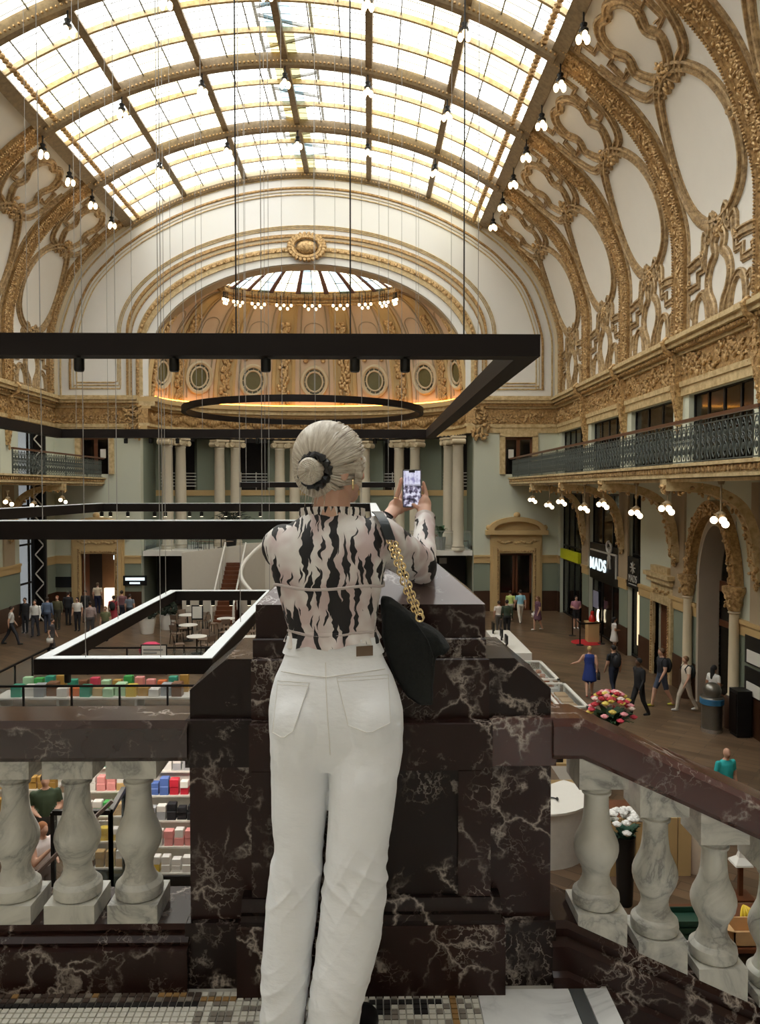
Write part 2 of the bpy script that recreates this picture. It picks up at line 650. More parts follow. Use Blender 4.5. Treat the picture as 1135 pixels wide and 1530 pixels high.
# far wall flanks (left and right of the apse) with a door and an upper window each
AW = 9.35
DOOR_X, DOOR_W, DOOR_Z = 11.75, 0.95, -2.05          # from the axis
WIN = (10.9, 12.85, 2.4, 4.55)
for side, nm in ((1, 'wall_far_right'), (-1, 'wall_far_left')):
    mb = MB()
    hs = [(DOOR_X - DOOR_W, DOOR_X + DOOR_W, FL, DOOR_Z), (WIN[0] + 0.1, WIN[1] - 0.1, WIN[2], WIN[3])]
    holed(AW, HW, FL, ZC, hs, lambda a, b, c, d: mb.box(CX + side * a, CX + side * b, YB, YB + 0.5, c, d))
    w = struct(mb, nm, M['sage'], 'sage green end wall beside the apse, with the %s' % ('pedimented mahogany door' if side > 0 else 'lit open doorway'), smooth=False)
    bk = MB(); bk.box(CX + side * AW, CX + side * HW, YB + 2.6, YB + 2.7, FL, ZC); bk.box(CX + side * AW, CX + side * HW, YB + 0.5, YB + 2.6, -1.9, -1.7)
    bk.build('back_room', mat('dim_end_room_' + nm, (110, 84, 62) if side > 0 else (150, 112, 78), 0.8), w, smooth=False)
    tr = MB()
    for a, b in ((AW, DOOR_X - DOOR_W - 0.35), (DOOR_X + DOOR_W + 0.35, HW)):
        x0, x1 = CX + side * a, CX + side * b
        tr.box(x0, x1, YB - 0.06, YB, FL, FL + 1.15, 0)
        tr.box(x0, x1, YB - 0.08, YB, -2.62, -2.2, 1)
        tr.box(x0, x1, YB - 0.13, YB, -2.28, -2.17, 1)
        tr.box(x0, x1, YB - 0.03, YB, FL + 1.15, -2.62, 2)
    t = tr.build('trim_3' if side > 0 else 'trim_4', [M['wood_dark'], M['ochre'], M['sage_dark']], smooth=False)
    tag(t, 'ochre band and oak wainscot on the end wall by the %s' % ('pedimented door' if side > 0 else 'lit doorway'), 'trim', kind='structure')

mb = MB(); mb.box(XL - 0.4, XR + 0.4, Y0 - 0.4, Y0, FL, 19.4)
struct(mb, 'wall_back', M['plaster'], 'plain ivory wall closing the hall behind the terrace')

# ---------------------------------------------------------------- the coved vault
SEC = catmull([(14.15, 0, ZC), (14.15, 0, 8.6), (14.02, 0, 10.6), (13.0, 0, 13.3), (11.36, 0, 15.2), (SKY_W, 0, SKY_Z)], 10)
_len = [0.0]
for a, b in zip(SEC, SEC[1:]):
    _len.append(_len[-1] + (b - a).length)
SEC_L = _len[-1]


def sec(v):
    """point and inward normal of the cove section at arc fraction v"""
    s = max(0.0, min(1.0, v)) * SEC_L
    for i in range(len(SEC) - 1):
        if s <= _len[i + 1] + 1e-9:
            t = (s - _len[i]) / (_len[i + 1] - _len[i])
            p = SEC[i].lerp(SEC[i + 1], t)
            d = (SEC[i + 1] - SEC[i]).normalized()
            return p, Vector((-d.z, 0, d.x))
    return SEC[-1], Vector((-0.7, 0, -0.7))


def S(y, v, side, off=0.0):
    p, n = sec(v)
    q = p + n * off
    return Vector((CX + side * q.x, y, q.z))


for side, nm in ((1, 'vault_right'), (-1, 'vault_left')):
    mb = MB()
    rows = [[S(y, k / 40, side) for k in range(41)] for y in (Y0, YB)]
    mb.grid(rows, 0, side > 0)
    rows = [[S(y, k / 40, side, -0.35) for k in range(41)] for y in (Y0, YB)]
    mb.grid(rows, 0, side < 0)
    mb.build('ceiling_cove_' + ('right' if side > 0 else 'left'), M['plaster'])
    tag(bpy.data.objects['ceiling_cove_' + ('right' if side > 0 else 'left')], 'ivory plaster cove of the barrel vault on the %s side' % ('shop' if side > 0 else 'stall'), 'ceiling', kind='structure')
COVE = {1: bpy.data.objects['ceiling_cove_right'], -1: bpy.data.objects['ceiling_cove_left']}


def blob_patch(mb, c, right, up, nrm, w, h, n, size, rnd, m=0):
    """cluster of small leaf and scroll bosses standing proud of a surface"""
    for _ in range(n):
        a, b = rnd.uniform(-w / 2, w / 2), rnd.uniform(-h / 2, h / 2)
        p = c + right * a + up * b
        ang = rnd.uniform(0, PI)
        e1 = right * math.cos(ang) + up * math.sin(ang)
        e2 = nrm.cross(e1)
        rot = Matrix((e1, e2, nrm)).transposed()
        s = size * rnd.uniform(0.6, 1.35)
        mb.ell(p, (s, s * 0.5, s * 0.55), 6, 4, m, rot)


MOULD = [(-0.16, 0.0), (-0.155, 0.09), (-0.10, 0.11), (-0.07, 0.05), (0.02, 0.05), (0.045, 0.12), (0.10, 0.12), (0.12, 0.05), (0.16, 0.05), (0.165, 0.0)]


def mould(mb, uv, y0, side, w=1.0, m=0, closed=False, prof=MOULD):
    """sweep a gilded double moulding along a (u, v) line on the cove; u runs 0..1 across one bay"""
    pts = [S(y0 + u * BAY, v, side) for u, v in uv]
    N = len(pts)
    rings = []
    for i, (u, v) in enumerate(uv):
        t = (pts[(i + 1) % N] - pts[i - 1]) if closed else (pts[min(i + 1, N - 1)] - pts[max(0, i - 1)])
        t.normalize()
        n = sec(v)[1]
        n = Vector((side * n.x, 0, n.z))
        sd = t.cross(n).normalized()
        rings.append([pts[i] + sd * (a * w) + n * (b * w - 0.01) for a, b in prof])
    mb.loft(rings, m, True, closed)


def smooth_uv(pts, n=5, closed=False):
    return [(p.x, p.y) for p in catmull([(a, b, 0) for a, b in pts], n, closed)]


def cove_bay(mb, y0, side, rnd, detail=True):
    mm = 1 if detail else 1
    oval = [(0.5 + 0.352 * math.cos(t) * (1 - 0.12 * math.sin(t)), 0.485 + 0.218 * math.sin(t)) for t in [2 * PI * k / 40 for k in range(40)]]
    mould(mb, oval, y0, side, 1.26, 0, True)
    for sgn in (-1, 1):
        U = lambda pts: [(0.5 + sgn * a, b) for a, b in pts]
        mould(mb, U(smooth_uv([(0.0, .25), (.045, .262), (.082, .295), (.092, .262), (.12, .238), (.172, .258), (.18, .222), (.20, .198), (.26, .198), (.385, .192)], 4)), y0, side, 1.13)
        mould(mb, U(smooth_uv([(.02, .245), (.062, .215), (.045, .185), (.10, .16), (.132, .12), (.115, .08), (.065, .045), (.048, .01)])), y0, side, 1.09)
        mould(mb, U([(.186, .2), (.19, .162), (.262, .162), (.262, .128), (.385, .128)]), y0, side, 0.92)
        mould(mb, U(smooth_uv([(.125, .01), (.15, .065), (.205, .095), (.27, .085), (.298, .045), (.30, .01)], 4)), y0, side, 0.92)
        mould(mb, U(smooth_uv([(.30, .075), (.345, .085), (.36, .055), (.335, .04)], 4)), y0, side, 0.67)
        mould(mb, U([(.125, .008), (.395, .008)]), y0, side, 0.76)
        # above the oval
        mould(mb, U(smooth_uv([(0.0, .70), (.07, .705), (.13, .73), (.175, .77), (.135, .81), (.185, .855), (.16, .905), (.08, .93), (0.0, .92)])), y0, side, 1.18)
        mould(mb, U(smooth_uv([(.10, .665), (.17, .69), (.25, .70), (.31, .735), (.36, .80), (.385, .87)])), y0, side, 1.09)
        mould(mb, U([(.215, .79), (.29, .79), (.29, .85), (.23, .85), (.23, .905), (.30, .905), (.30, .955), (.385, .955)]), y0, side, 0.88)
        mould(mb, U(smooth_uv([(0.0, .70), (.06, .665), (.10, .69), (.15, .675)], 4)), y0, side, 0.92)
        # plain strip beside the rib
        mould(mb, U([(.402, k / 24) for k in range(25)]), y0, side, 0.59)
        for (a, b, s) in ((0.352, .485, .26), (.0, .26, .36), (.0, .70, .42), (.132, .12, .14), (.185, .855, .2), (.385, .145, .16), (.19, .205, .18)):
            if a == 0 and sgn < 0: continue
            v = b
            n = sec(v)[1]; n = Vector((side * n.x, 0, n.z))
            up = (S(0, v + 0.01, side) - S(0, v - 0.01, side)).normalized()
            blob_patch(mb, S(y0 + (0.5 + sgn * a) * BAY, v, side, 0.08), Vector((0, 1, 0)), up, n, s * 1.7, s * 1.9, int(10 + 24 * s), s * 0.33, rnd, 2)


def cove_rib(mb, y, side, rnd, w=0.92):
    """raised transverse band with leaf relief between two beaded fillets"""
    rows = []
    for k in range(41):
        rows.append([S(y + a * w / 2, k / 40, side, b) for a, b in ((-1, 0), (-1, .17), (-.8, .17), (-.74, .09), (.74, .09), (.8, .17), (1, .17), (1, 0))])
    mb.loft(rows, 1)
    for k in range(110):
        v = (k + 0.5) / 110
        n = sec(v)[1]; n = Vector((side * n.x, 0, n.z))
        up = (S(0, v + 0.005, side) - S(0, v - 0.005, side)).normalized()
        blob_patch(mb, S(y, v, side, 0.1), Vector((0, 1, 0)), up, n, w * 0.62, SEC_L / 110, 4, 0.085, rnd)
        for q in (-0.9, 0.9):
            mb.ell(S(y + q * w / 2, v, side, 0.19), 0.05, 5, 3, 0)


rnd = random.Random(11)
for side, first in ((1, 4), (-1, 7)):
    for i in range(first, 9):
        y = Y0 + BAY * i
        mb = MB(); cove_bay(mb, y, side, rnd)
        mb.build('strapwork', [M['gold_taupe'], M['gold_dark'], M['gold']], COVE[side], angle=50)
    for i in range(first, 10):
        mb = MB(); cove_rib(mb, min(Y0 + BAY * i, YB - 0.46), side, rnd)
        mb.build('transverse_rib', [M['gold'], M['gold_dark']], COVE[side], angle=50)

# ---------------------------------------------------------------- entablature below the cove
def entab(mb, along, m_pale=0, m_dark=1):
    """along(a0, a1, proj0, z0, z1): put a strip; mouldings from architrave to cornice"""
    for pr, z0, z1, m in ((0.10, 4.72, 5.02, 0), (0.16, 5.02, 5.2, 0), (0.08, 5.2, 6.08, 1), (0.2, 6.08, 6.2, 0), (0.34, 6.2, 6.34, 1), (0.5, 6.34, 6.5, 0), (0.62, 6.5, 6.62, 0), (0.42, 6.62, ZC, 0)):
        along(pr, z0, z1, m)


for side, nm, cn in ((1, 'trim_5', 'shop'), (-1, 'trim_6', 'stall')):
    X = CX + side * HW
    mb = MB()
    entab(mb, lambda p, a, b, m: mb.box(X, X - side * p, Y0, YB, a, b, m))
    t = mb.build(nm, [M['gold_pale'], M['gold_dark']], smooth=False)
    tag(t, 'gilded cornice and frieze below the vault on the %s side' % cn, 'cornice', kind='structure')
    lo = 18 if side > 0 else 34
    rl = MB()
    nrm = Vector((-side, 0, 0))
    y = lo
    while y < YB:
        blob_patch(rl, Vector((X - side * 0.1, y, 5.62 + 0.18 * math.sin(y * 2.3))), Vector((0, 1, 0)), Vector((0, 0, 1)), nrm, 0.36, 0.62, 11, 0.12, rnd)
        y += 0.33
    rl.build('frieze_relief', M['gold'], t, kind='stuff')
    bd = MB()
    y = lo
    while y < YB:
        bd.ell((X - side * 0.36, y, 6.27), (0.05, 0.075, 0.075), 5, 3); y += 0.2
    bd.build('egg_moulding', M['gold'], t, kind='stuff')
    for i in range(9):
        y = Y0 + BAY * (i + 1)
        if y < lo or y > YB - 1: continue
        pm = MB()
        pm.box(X, X - side * 0.3, y - 0.2, y + 0.2, 5.1, 6.1)
        pm.hexa([Vector((X, y - 0.1, 3.7)), Vector((X, y + 0.1, 3.7)), Vector((X - side * 0.12, y + 0.1, 3.7)), Vector((X - side * 0.12, y - 0.1, 3.7))],
                [Vector((X, y - 0.2, 5.1)), Vector((X, y + 0.2, 5.1)), Vector((X - side * 0.34, y + 0.2, 5.1)), Vector((X - side * 0.34, y - 0.2, 5.1))])
        for k in range(10):
            f = k / 9
            blob_patch(pm, Vector((X - side * lerp(0.13, 0.38, f), y, lerp(3.6, 6.0, f))), Vector((0, 1, 0)), Vector((0, 0, 1)), nrm, lerp(0.12, 0.5, f), 0.25, 6, 0.08, rnd)
        pm.build('pendant_bracket', M['gold'], t, fix=False)
        vm = MB()
        vm.tube([Vector((X - side * q, y, z)) for q, z in ((0.3, 6.15), (0.6, 6.3), (0.68, 6.55), (0.5, 6.72))], 0.09, 6)
        vm.build('cornice_scroll', M['gold'], t)

# end-wall entablature
for side, nm, cn in ((1, 'trim_7', 'above the pedimented door'), (-1, 'trim_8', 'above the lit doorway')):
    mb = MB()
    x0, x1 = CX + side * AW, CX + side * HW
    entab(mb, lambda p, a, b, m: mb.box(x0, x1, YB - p, YB, a, b, m))
    t = mb.build(nm, [M['gold_pale'], M['gold_dark']], smooth=False)
    tag(t, 'gilded cornice and garland frieze on the end wall %s' % cn, 'cornice', kind='structure')
    rl = MB()
    a = AW + 0.1
    while a < HW:
        blob_patch(rl, Vector((CX + side * a, YB - 0.1, 5.62 - 0.2 * abs(math.sin(a * 1.7)))), Vector((1, 0, 0)), Vector((0, 0, 1)), Vector((0, -1, 0)), 0.34, 0.5, 9, 0.11, rnd)
        a += 0.3
    blob_patch(rl, Vector((CX + side * (AW + 0.35), YB - 0.25, 5.3)), Vector((1, 0, 0)), Vector((0, 0, 1)), Vector((0, -1, 0)), 0.9, 1.9, 60, 0.15, rnd)
    rl.build('frieze_relief', M['gold'], t, kind='stuff')

# ---------------------------------------------------------------- lunette and the apse arch
def arch_out(t):      # t 0..1 from the eastern springing over the top to the western one
    return arch_curve(t, 10.0, 5.55, 10.1)


def arch_in(t):
    return arch_curve(t, 8.85, 5.5, 8.6)


def arch_curve(t, a, b, zc):
    k = 0.16                       # share of the upright jamb
    if t < k:
        return Vector((CX + a, 0, lerp(ZC, zc, t / k)))
    if t > 1 - k:
        return Vector((CX - a, 0, lerp(ZC, zc, (1 - t) / k)))
    th = PI * (t - k) / (1 - 2 * k)
    return Vector((CX + a * math.cos(th), 0, zc + b * math.sin(th)))


def sky_arc(f):
    """skylight section, f -1..1 across"""
    R = (SKY_W ** 2 + (SKY_TOP - SKY_Z) ** 2) / (2 * (SKY_TOP - SKY_Z))
    A = math.asin(SKY_W / R)
    return Vector((CX + R * math.sin(A * f), 0, SKY_TOP - R + R * math.cos(A * f)))


def vault_curve(t):
    if t < 0.32:
        p = sec(t / 0.32)[0]; return Vector((CX + p.x, 0, p.z))
    if t > 0.68:
        p = sec((1 - t) / 0.32)[0]; return Vector((CX - p.x, 0, p.z))
    return sky_arc(1 - 2 * (t - 0.32) / 0.36)


NL = 96
mb = MB()
rows = []
for j in range(7):
    rows.append([])
    for i in range(NL + 1):
        p = vault_curve(i / NL).lerp(arch_out(i / NL), j / 6); p.y = YB
        rows[-1].append(p)
mb.grid(rows)
back = [[Vector((p.x, YB + 0.5, p.z)) for p in r] for r in rows]
mb.grid(back, 0, True)
struct(mb, 'wall_lunette', M['lunette'], 'white lunette wall between the vault and the apse arch')
LUN = bpy.data.objects['wall_lunette']


def arch_strip(name, f0, f1, proud, m, beads=0.0, deep=0.0):
    mb = MB()
    rings = []
    for i in range(NL + 1):
        t = i / NL
        a = arch_out(t).lerp(arch_in(t), f0); b = arch_out(t).lerp(arch_in(t), f1)
        rings.append([Vector((q.x, y, q.z)) for q, y in ((a, YB + deep), (a, YB - proud), (b, YB - proud), (b, YB + deep))])
    mb.loft(rings)
    if beads:
        n = int(30 / beads)
        for i in range(n + 1):
            t = i / n
            q = arch_out(t).lerp(arch_in(t), (f0 + f1) / 2); q.y = YB - proud
            mb.ell(q, (0.1, 0.08, 0.1), 6, 4)
    return mb.build(name, m, LUN)


arch_strip('archivolt_fillet', -0.05, 0.05, 0.16, M['gold_dark'])
arch_strip('archivolt_band', 0.05, 0.16, 0.08, M['buff'])
arch_strip('archivolt_fillet', 0.16, 0.20, 0.14, M['gold_dark'])
arch_strip('archivolt_band', 0.20, 0.42, 0.05, M['lunette'])
arch_strip('archivolt_gilded_band', 0.42, 0.74, 0.2, M['gold_pale'])
arch_strip('archivolt_beading', 0.47, 0.58, 0.26, M['gold'], beads=0.3)
arch_strip('archivolt_reveal', 0.74, 1.0, 0.1, M['lunette'], deep=0.9)
arch_strip('archivolt_inner_fillet', 0.99, 1.04, 0.02, M['taupe'], deep=1.0)
# where the vault meets the lunette: stepped mouldings
for off, r, m in ((0.05, 0.22, 'buff'), (0.42, 0.05, 'gold_pale'), (0.95, 0.07, 'gold_dark'), (1.15, 0.03, 'buff'), (1.32, 0.035, 'gold_pale')):
    mb = MB()
    pts = []
    for i in range(NL + 1):
        t = i / NL
        p = vault_curve(t)
        q = arch_out(t)
        d = (vault_curve(min(1, t + .01)) - vault_curve(max(0, t - .01))).normalized()
        nn = Vector((-d.z, 0, d.x))
        pts.append(Vector((p.x, YB - 0.03, p.z)) + nn * off)
    pts = [p for p in pts if p.z > ZC + (0.3 if off > 0.5 else 0)]
    mb.tube(pts, r, 6)
    mb.build('lunette_moulding', M[m], LUN)
for side in (-1, 1):
    for off in (0.0, 0.18, 0.34):
        mb = MB()
        xo = CX + side * (HW - 0.95 - off); xi = CX + side * (10.42 + off)
        zb = ZC + 0.42 + off
        mb.tube([Vector((xo, YB - 0.03, zb)), Vector((xi, YB - 0.03, zb))], 0.04, 6)
        pts = []
        for i in range(0, 49):
            t = i / NL
            p = arch_out(t) if side > 0 else arch_out(1 - t)
            c = Vector((CX, 0, 8.5))
            d = (p - c); d.z *= 0.8; d.normalize()
            p = p + d * (0.4 + off * 0.5)
            if p.z > zb: pts.append(Vector((p.x, YB - 0.03, p.z)))
        mb.tube([Vector((xi, YB - 0.03, zb))] + pts, 0.03, 6)
        mb.build('panel_moulding', M['gold_pale'], LUN)
# cartouche on the crown of the arch
mb = MB()
cc = Vector((CX, YB - 0.25, 14.95))
mb.ell(cc, (0.62, 0.3, 0.4), 14, 8)
mb.tube([cc + Vector((0.78 * math.cos(t), -0.12, 0.55 * math.sin(t))) for t in [2 * PI * k / 24 for k in range(24)]], 0.12, 6, closed=True)
for k in range(26):
    t = 2 * PI * k / 26
    mb.ell(cc + Vector((0.95 * math.cos(t), -0.1, 0.68 * math.sin(t))), (0.17, 0.12, 0.13), 6, 4, 0, Matrix.Rotation(-t, 3, 'Y'))
mb.build('crown_cartouche', M['gold'], LUN)

# ---------------------------------------------------------------- apse: half dome, oculi, stained glass
AY = 43.25


def dome(th, v, off=0.0):
    s, c = math.sin(v * PI / 2), math.cos(v * PI / 2)
    a = lerp(5.2, 8.95, c) - off; b = lerp(1.95, 5.3, c) - off
    yc = lerp(45.0, AY, c)
    return Vector((CX + a * math.cos(th), yc + b * math.sin(th), lerp(ZC, 13.3, s)))


mb = MB()
rows = []
for j in range(25):
    v = j / 24
    r = [dome(PI * i / 84, v) for i in range(85)]
    r = [Vector((r[0].x, YB + 0.45, r[0].z))] + r + [Vector((r[-1].x, YB + 0.45, r[-1].z))]
    rows.append(r)
mb.grid(rows)
mb.grid([[p + Vector((0, 0.2, 0.25)) for p in r] for r in rows], 0, True)
dome_o = struct(mb, 'ceiling_apse_dome', mat('blush_plaster', (214, 188, 160), 0.75, var=0.04), 'blush plaster half dome of the apse with gilded ribs', 'ceiling')
DOME = dome_o
ANG = [PI / 2 + PI / 7 * k for k in (-3, -2, -1, 0, 1, 2, 3)]
for k in range(8):
    th = PI / 2 + PI / 7 * (k - 3.5)
    mb = MB()
    rings = []
    for j in range(21):
        v = j / 20
        w = lerp(0.085, 0.085, v)
        rings.append([dome(th + a * w, v, o) for a, o in ((-1, -0.02), (-1, .13), (-.75, .2), (-.6, .11), (.6, .11), (.75, .2), (1, .13), (1, -0.02))])
    mb.loft(rings)
    mb.build('dome_rib', M['ochre'], DOME)
    mb = MB()
    for j in range(34):
        v = (j + 0.5) / 60
        for q in range(3):
            p = dome(th + rnd.uniform(-.035, .035), v, 0.2)
            mb.ell(p, (0.13, 0.1, 0.15), 6, 4)
    mb.build('rib_relief', M['gold'], DOME, kind='stuff')


def dome_frame(th, v):
    p = dome(th, v, 0.02)
    r = (dome(th - 0.02, v) - dome(th + 0.02, v)).normalized()
    u = (dome(th, v + 0.02) - dome(th, v - 0.02)).normalized()
    n = r.cross(u).normalized()
    if n.y > 0: n = -n
    return p, r, u, n


for th in ANG:
    p, r, u, n = dome_frame(th, 0.155)
    root = None
    fr = MB()
    for rad, tr_ in ((0.86, 0.13), (0.58, 0.06)):
        fr.tube([p + n * 0.12 + (r * math.cos(t) * 0.9 + u * math.sin(t) * 1.06) * rad for t in [2 * PI * k / 28 for k in range(28)]], tr_, 6, closed=True)
    for k in range(12):
        t = 2 * PI * k / 12
        d = r * math.cos(t) * 0.9 + u * math.sin(t) * 1.06
        fr.bar(p + n * 0.1 + d * 0.58, p + n * 0.1 + d * 0.84, 0.05, 0.05)
    o = fr.build('oculus_window', M['buff'], DOME)
    for rad, off, m in ((0.84, 0.045, mat('grey_green_oculus_ring', (104, 106, 92), 0.3) if th == ANG[0] else bpy.data.materials['grey_green_oculus_ring']), (0.58, 0.06, bpy.data.materials.get('olive_oculus_glass') or mat('olive_oculus_glass', (104, 98, 66), 0.18))):
        g = MB()
        ring = [p + n * off + (r * math.cos(t) * 0.9 + u * math.sin(t) * 1.06) * rad for t in [2 * PI * k / 28 for k in range(28)]]
        g.add(ring, [tuple(range(28))])
        g.build('pane', m, o, smooth=False)
    # crest above the window and panel outline
    cr = MB()
    p2, r2, u2, n2 = dome_frame(th, 0.30)
    for k in range(11):
        a = PI * k / 10
        cr.ell(p2 + n2 * 0.1 + r2 * math.cos(a) * 0.55 + u2 * (math.sin(a) * 0.34 - 0.1), (0.15, 0.12, 0.12), 6, 4)
    cr.ell(p2 + n2 * 0.12 + u2 * 0.35, (0.14, 0.12, 0.24), 6, 4)
    cr.build('oculus_crest', M['gold'], DOME)
    ln = MB()
    for s in (-1, 1):
        ln.tube([dome(th + s * 0.105, v, 0.03) for v in [0.03 + 0.9 * k / 20 for k in range(21)]], 0.05, 5)
        ln.tube([dome(th + s * 0.078, v, 0.03) for v in [0.3 + 0.22 * k / 8 for k in range(9)]], 0.03, 5)
    ln.tube([dome(th + 0.078 * math.cos(a), 0.52 + 0.06 * math.sin(a), 0.03) for a in [PI * k / 10 for k in range(11)]], 0.03, 5)
    ln.build('panel_outline', M['taupe'], DOME)
# ring cornice and glass calotte
mb = MB()
ringp = [dome(PI * i / 48, 1.0) for i in range(49)]
for dz, off, r in ((0.0, 0.1, 0.2), (-0.28, 0.02, 0.1), (-0.48, -0.02, 0.07), (0.22, 0.2, 0.08)):
    mb.tube([Vector((CX + (p.x - CX) * (1 - off * 0.12), p.y - off * 0.4, p.z + dz)) for p in ringp], r, 6)
for i in range(97):
    p = dome(PI * i / 96, 0.965, 0.08)
    mb.ell(p, (0.1, 0.09, 0.16), 6, 4)
mb.build('ring_cornice', M['gold_dark'], DOME)


def calotte(th, v):
    s = 1 - v
    e = dome(th, 1.0)
    c = Vector((CX, 43.6, 15.3))
    q = c.lerp(e, s)
    q.z = 13.35 + (15.3 - 13.35) * (1 - s ** 1.6)
    return q


def calotte_side(sd, v):
    s = 1 - v
    return Vector((CX + sd * 5.2 * s, YB + 0.45, 13.35 + 1.95 * (1 - s ** 1.6)))


cal = empty('window_apse_skylight', (CX, 45, 13.35), 'pale stained glass calotte with plum ribs over the apse', 'window', kind='structure')
for i in range(18):
    t0, t1 = PI * i / 18, PI * (i + 1) / 18
    mb = MB()
    mb.grid([[calotte(lerp(t0, t1, k / 2), v / 6) for k in range(3)] for v in range(7)])
    mb.build('pane', M['sg_cream'] if i % 3 else M['sg_blue'], cal)
for sd in (1, -1):
    mb = MB()
    mb.grid([[calotte_side(sd, v / 6), calotte(0 if sd > 0 else PI, v / 6)] for v in range(7)])
    mb.build('pane', M['sg_cream'], cal)
for i in range(0, 19):
    th = PI * i / 18
    mb = MB()
    if i % 2:
        mb.tube([calotte(th, v / 6) for v in range(7)], 0.03, 5)
        mb.build('lead', M['lead'], cal)
    else:
        rings = []
        for v in range(7):
            a, b = calotte(th - 0.03, v / 6), calotte(th + 0.03, v / 6)
            rings.append([a + Vector((0, 0, 0.02)), a - Vector((0, 0, 0.06)), b - Vector((0, 0, 0.06)), b + Vector((0, 0, 0.02))])
        mb.loft(rings)
        mb.build('stained_rib', bpy.data.materials.get('plum_rib') or mat('plum_rib', (120, 86, 80), 0.6), cal)
for v in (0.2, 0.42, 0.64, 0.84):
    mb = MB(); mb.tube([calotte(PI * k / 40, v) - Vector((0, 0, .02)) for k in range(41)], 0.022, 5)
    mb.build('lead', M['lead'], cal)
mb = MB()
front = [calotte(0, v / 6) for v in range(7)] + [calotte(PI, v / 6) for v in range(5, -1, -1)]
mb.box(CX - 9, CX + 9, YB + 0.46, YB + 0.5, 14.35, 16.4)
mb.build('wall_apse_crown', M['taupe'], kind='structure', label='plain masonry above the apse crown behind the lunette', category='wall')
# bulb clusters hanging from the ring
for k in range(9):
    th = PI / 2 + PI / 9.2 * (k - 4)
    base = dome(th, 0.955, 0.35)
    cl = empty('bulb_cluster', base, 'cluster of bare bulbs hanging below the stained glass of the apse', 'lamp', 'bulb clusters around the apse ring')
    for j in range(5):
        dth = (j - 2) * 0.045
        p = dome(th + dth, 0.94, 0.45) + Vector((0, 0, -0.55 - 0.2 * (j % 2)))
        st = MB(); st.tube([p + Vector((0, 0, 0.75)), p], 0.022, 5); st.lathe([(0.0, 0.16), (0.06, 0.14), (0.05, 0.05), (0, 0.04)], p, 8)
        st.build('stem', M['black'], cl)
        bl = MB(); bl.ell(p + Vector((0, 0, -0.03)), (0.085, 0.085, 0.1), 8, 6)
        bl.build('bulb', M['bulb'], cl)

# curved entablature of the apse with the hidden warm light behind its lip
def apse_pt(th, off=0.0, z=0.0):
    return Vector((CX + (8.95 - off) * math.cos(th), AY + (5.3 - off) * math.sin(th), z))


mb = MB()
for pr, z0, z1, m in ((0.0, 4.72, 5.1, 0), (0.1, 5.1, 5.25, 1), (0.04, 5.25, 6.05, 2), (0.2, 6.05, 6.2, 0), (0.42, 6.2, 6.45, 1), (0.6, 6.45, 6.72, 0)):
    rings = []
    for i in range(-2, 63):
        th = PI * i / 60
        rings.append([apse_pt(th, pr, z0), apse_pt(th, pr, z1), apse_pt(th, -0.5, z1), apse_pt(th, -0.5, z0)])
    mb.loft(rings, m)
t = mb.build('trim_9', [M['ochre'], M['gold_pale'], M['gold_dark']])
tag(t, 'curved gilded entablature of the apse above the columns', 'cornice', kind='structure')
rl = MB()
for i in range(120):
    th = PI * (i + .5) / 120
    p = apse_pt(th, 0.08, 5.65 + 0.12 * math.sin(i * .9))
    rl.ell(p, (0.16, 0.12, 0.22), 6, 4)
rl.build('frieze_relief', M['gold_dark'], t, kind='stuff')
led = MB()
led.tube([apse_pt(PI * i / 60, 0.35, 6.78) for i in range(61)], 0.035, 5)
led.build('led_strip', M['cove_led'], t)

# ---------------------------------------------------------------- glazed roof
roof = empty('window_roof', (CX, 20, SKY_Z), 'curved glass roof of milky panes in brown iron ribs along the vault', 'window', kind='structure')


def sky_pt(f, y, off=0.0):
    p = sky_arc(f)
    c = Vector((CX, 0, SKY_TOP - 18.35))
    n = (c - p).normalized()
    q = p + n * off
    return Vector((q.x, y, q.z))


NF = 48
for i in range(10):
    y = Y0 + BAY * i
    w = 0.42
    mb = MB()
    mb.loft([[sky_pt(f / 24 - 1, y + a, o) for a, o in ((-w / 2, -.05), (-w / 2, .32), (-w / 3, .42), (w / 3, .42), (w / 2, .32), (w / 2, -.05))] for f in range(NF + 1)])
    mb.build('arched_rib', M['rib'], roof)
    if i >= 5:
        dn = MB()
        for k in range(120):
            for s in (-0.5, 0.5):
                dn.ell(sky_pt((k + .5) / 60 - 1, y + s * w, 0.3), 0.055, 5, 3)
        dn.build('rib_beading', M['gold_dark'], roof, kind='stuff')
for k in range(7):
    f = k / 3 - 1
    w = 0.26 if 0 < k < 6 else 0.5
    mb = MB()
    e = 0.5 * w / SKY_W
    for a, b in [(Y0, YB)]:
        mb.loft([[sky_pt(f + s * e, y, o) for s, o in ((-1, -.05), (-1, .22), (1, .22), (1, -.05))] for y in (a, b)])
    mb.build('purlin', M['rib'], roof, smooth=False)
    if k in (0, 6):
        dn = MB()
        y = 20.0
        while y < YB:
            dn.ell(sky_pt(f - (0.06 if k else -0.06), y, 0.16), (0.14, 0.12, 0.12), 6, 4); y += 0.28
        dn.build('edge_relief', M['gold_dark'], roof, kind='stuff')
for i in range(9):
    y = Y0 + BAY * i
    for q in (1, 2):
        mb = MB()
        yy = y + BAY * q / 3
        mb.loft([[sky_pt(f / 24 - 1, yy + a, o) for a, o in ((-.06, -.05), (-.06, .14), (.06, .14), (.06, -.05))] for f in range(NF + 1)])
        mb.build('glazing_bar', M['gold_pale'], roof)
    if i < 5:
        mb = MB()
        mb.grid([[sky_pt(f / 24 - 1, yy, 0) for f in range(NF + 1)] for yy in (y, y + BAY)])
        if i < 1:      # unseen bay closed with plaster, added to cut light on the terrace
            mb.build('soffit', M['plaster'], roof)
        else:
            mb.build('glazing', M['sg_white'], roof, kind='stuff')
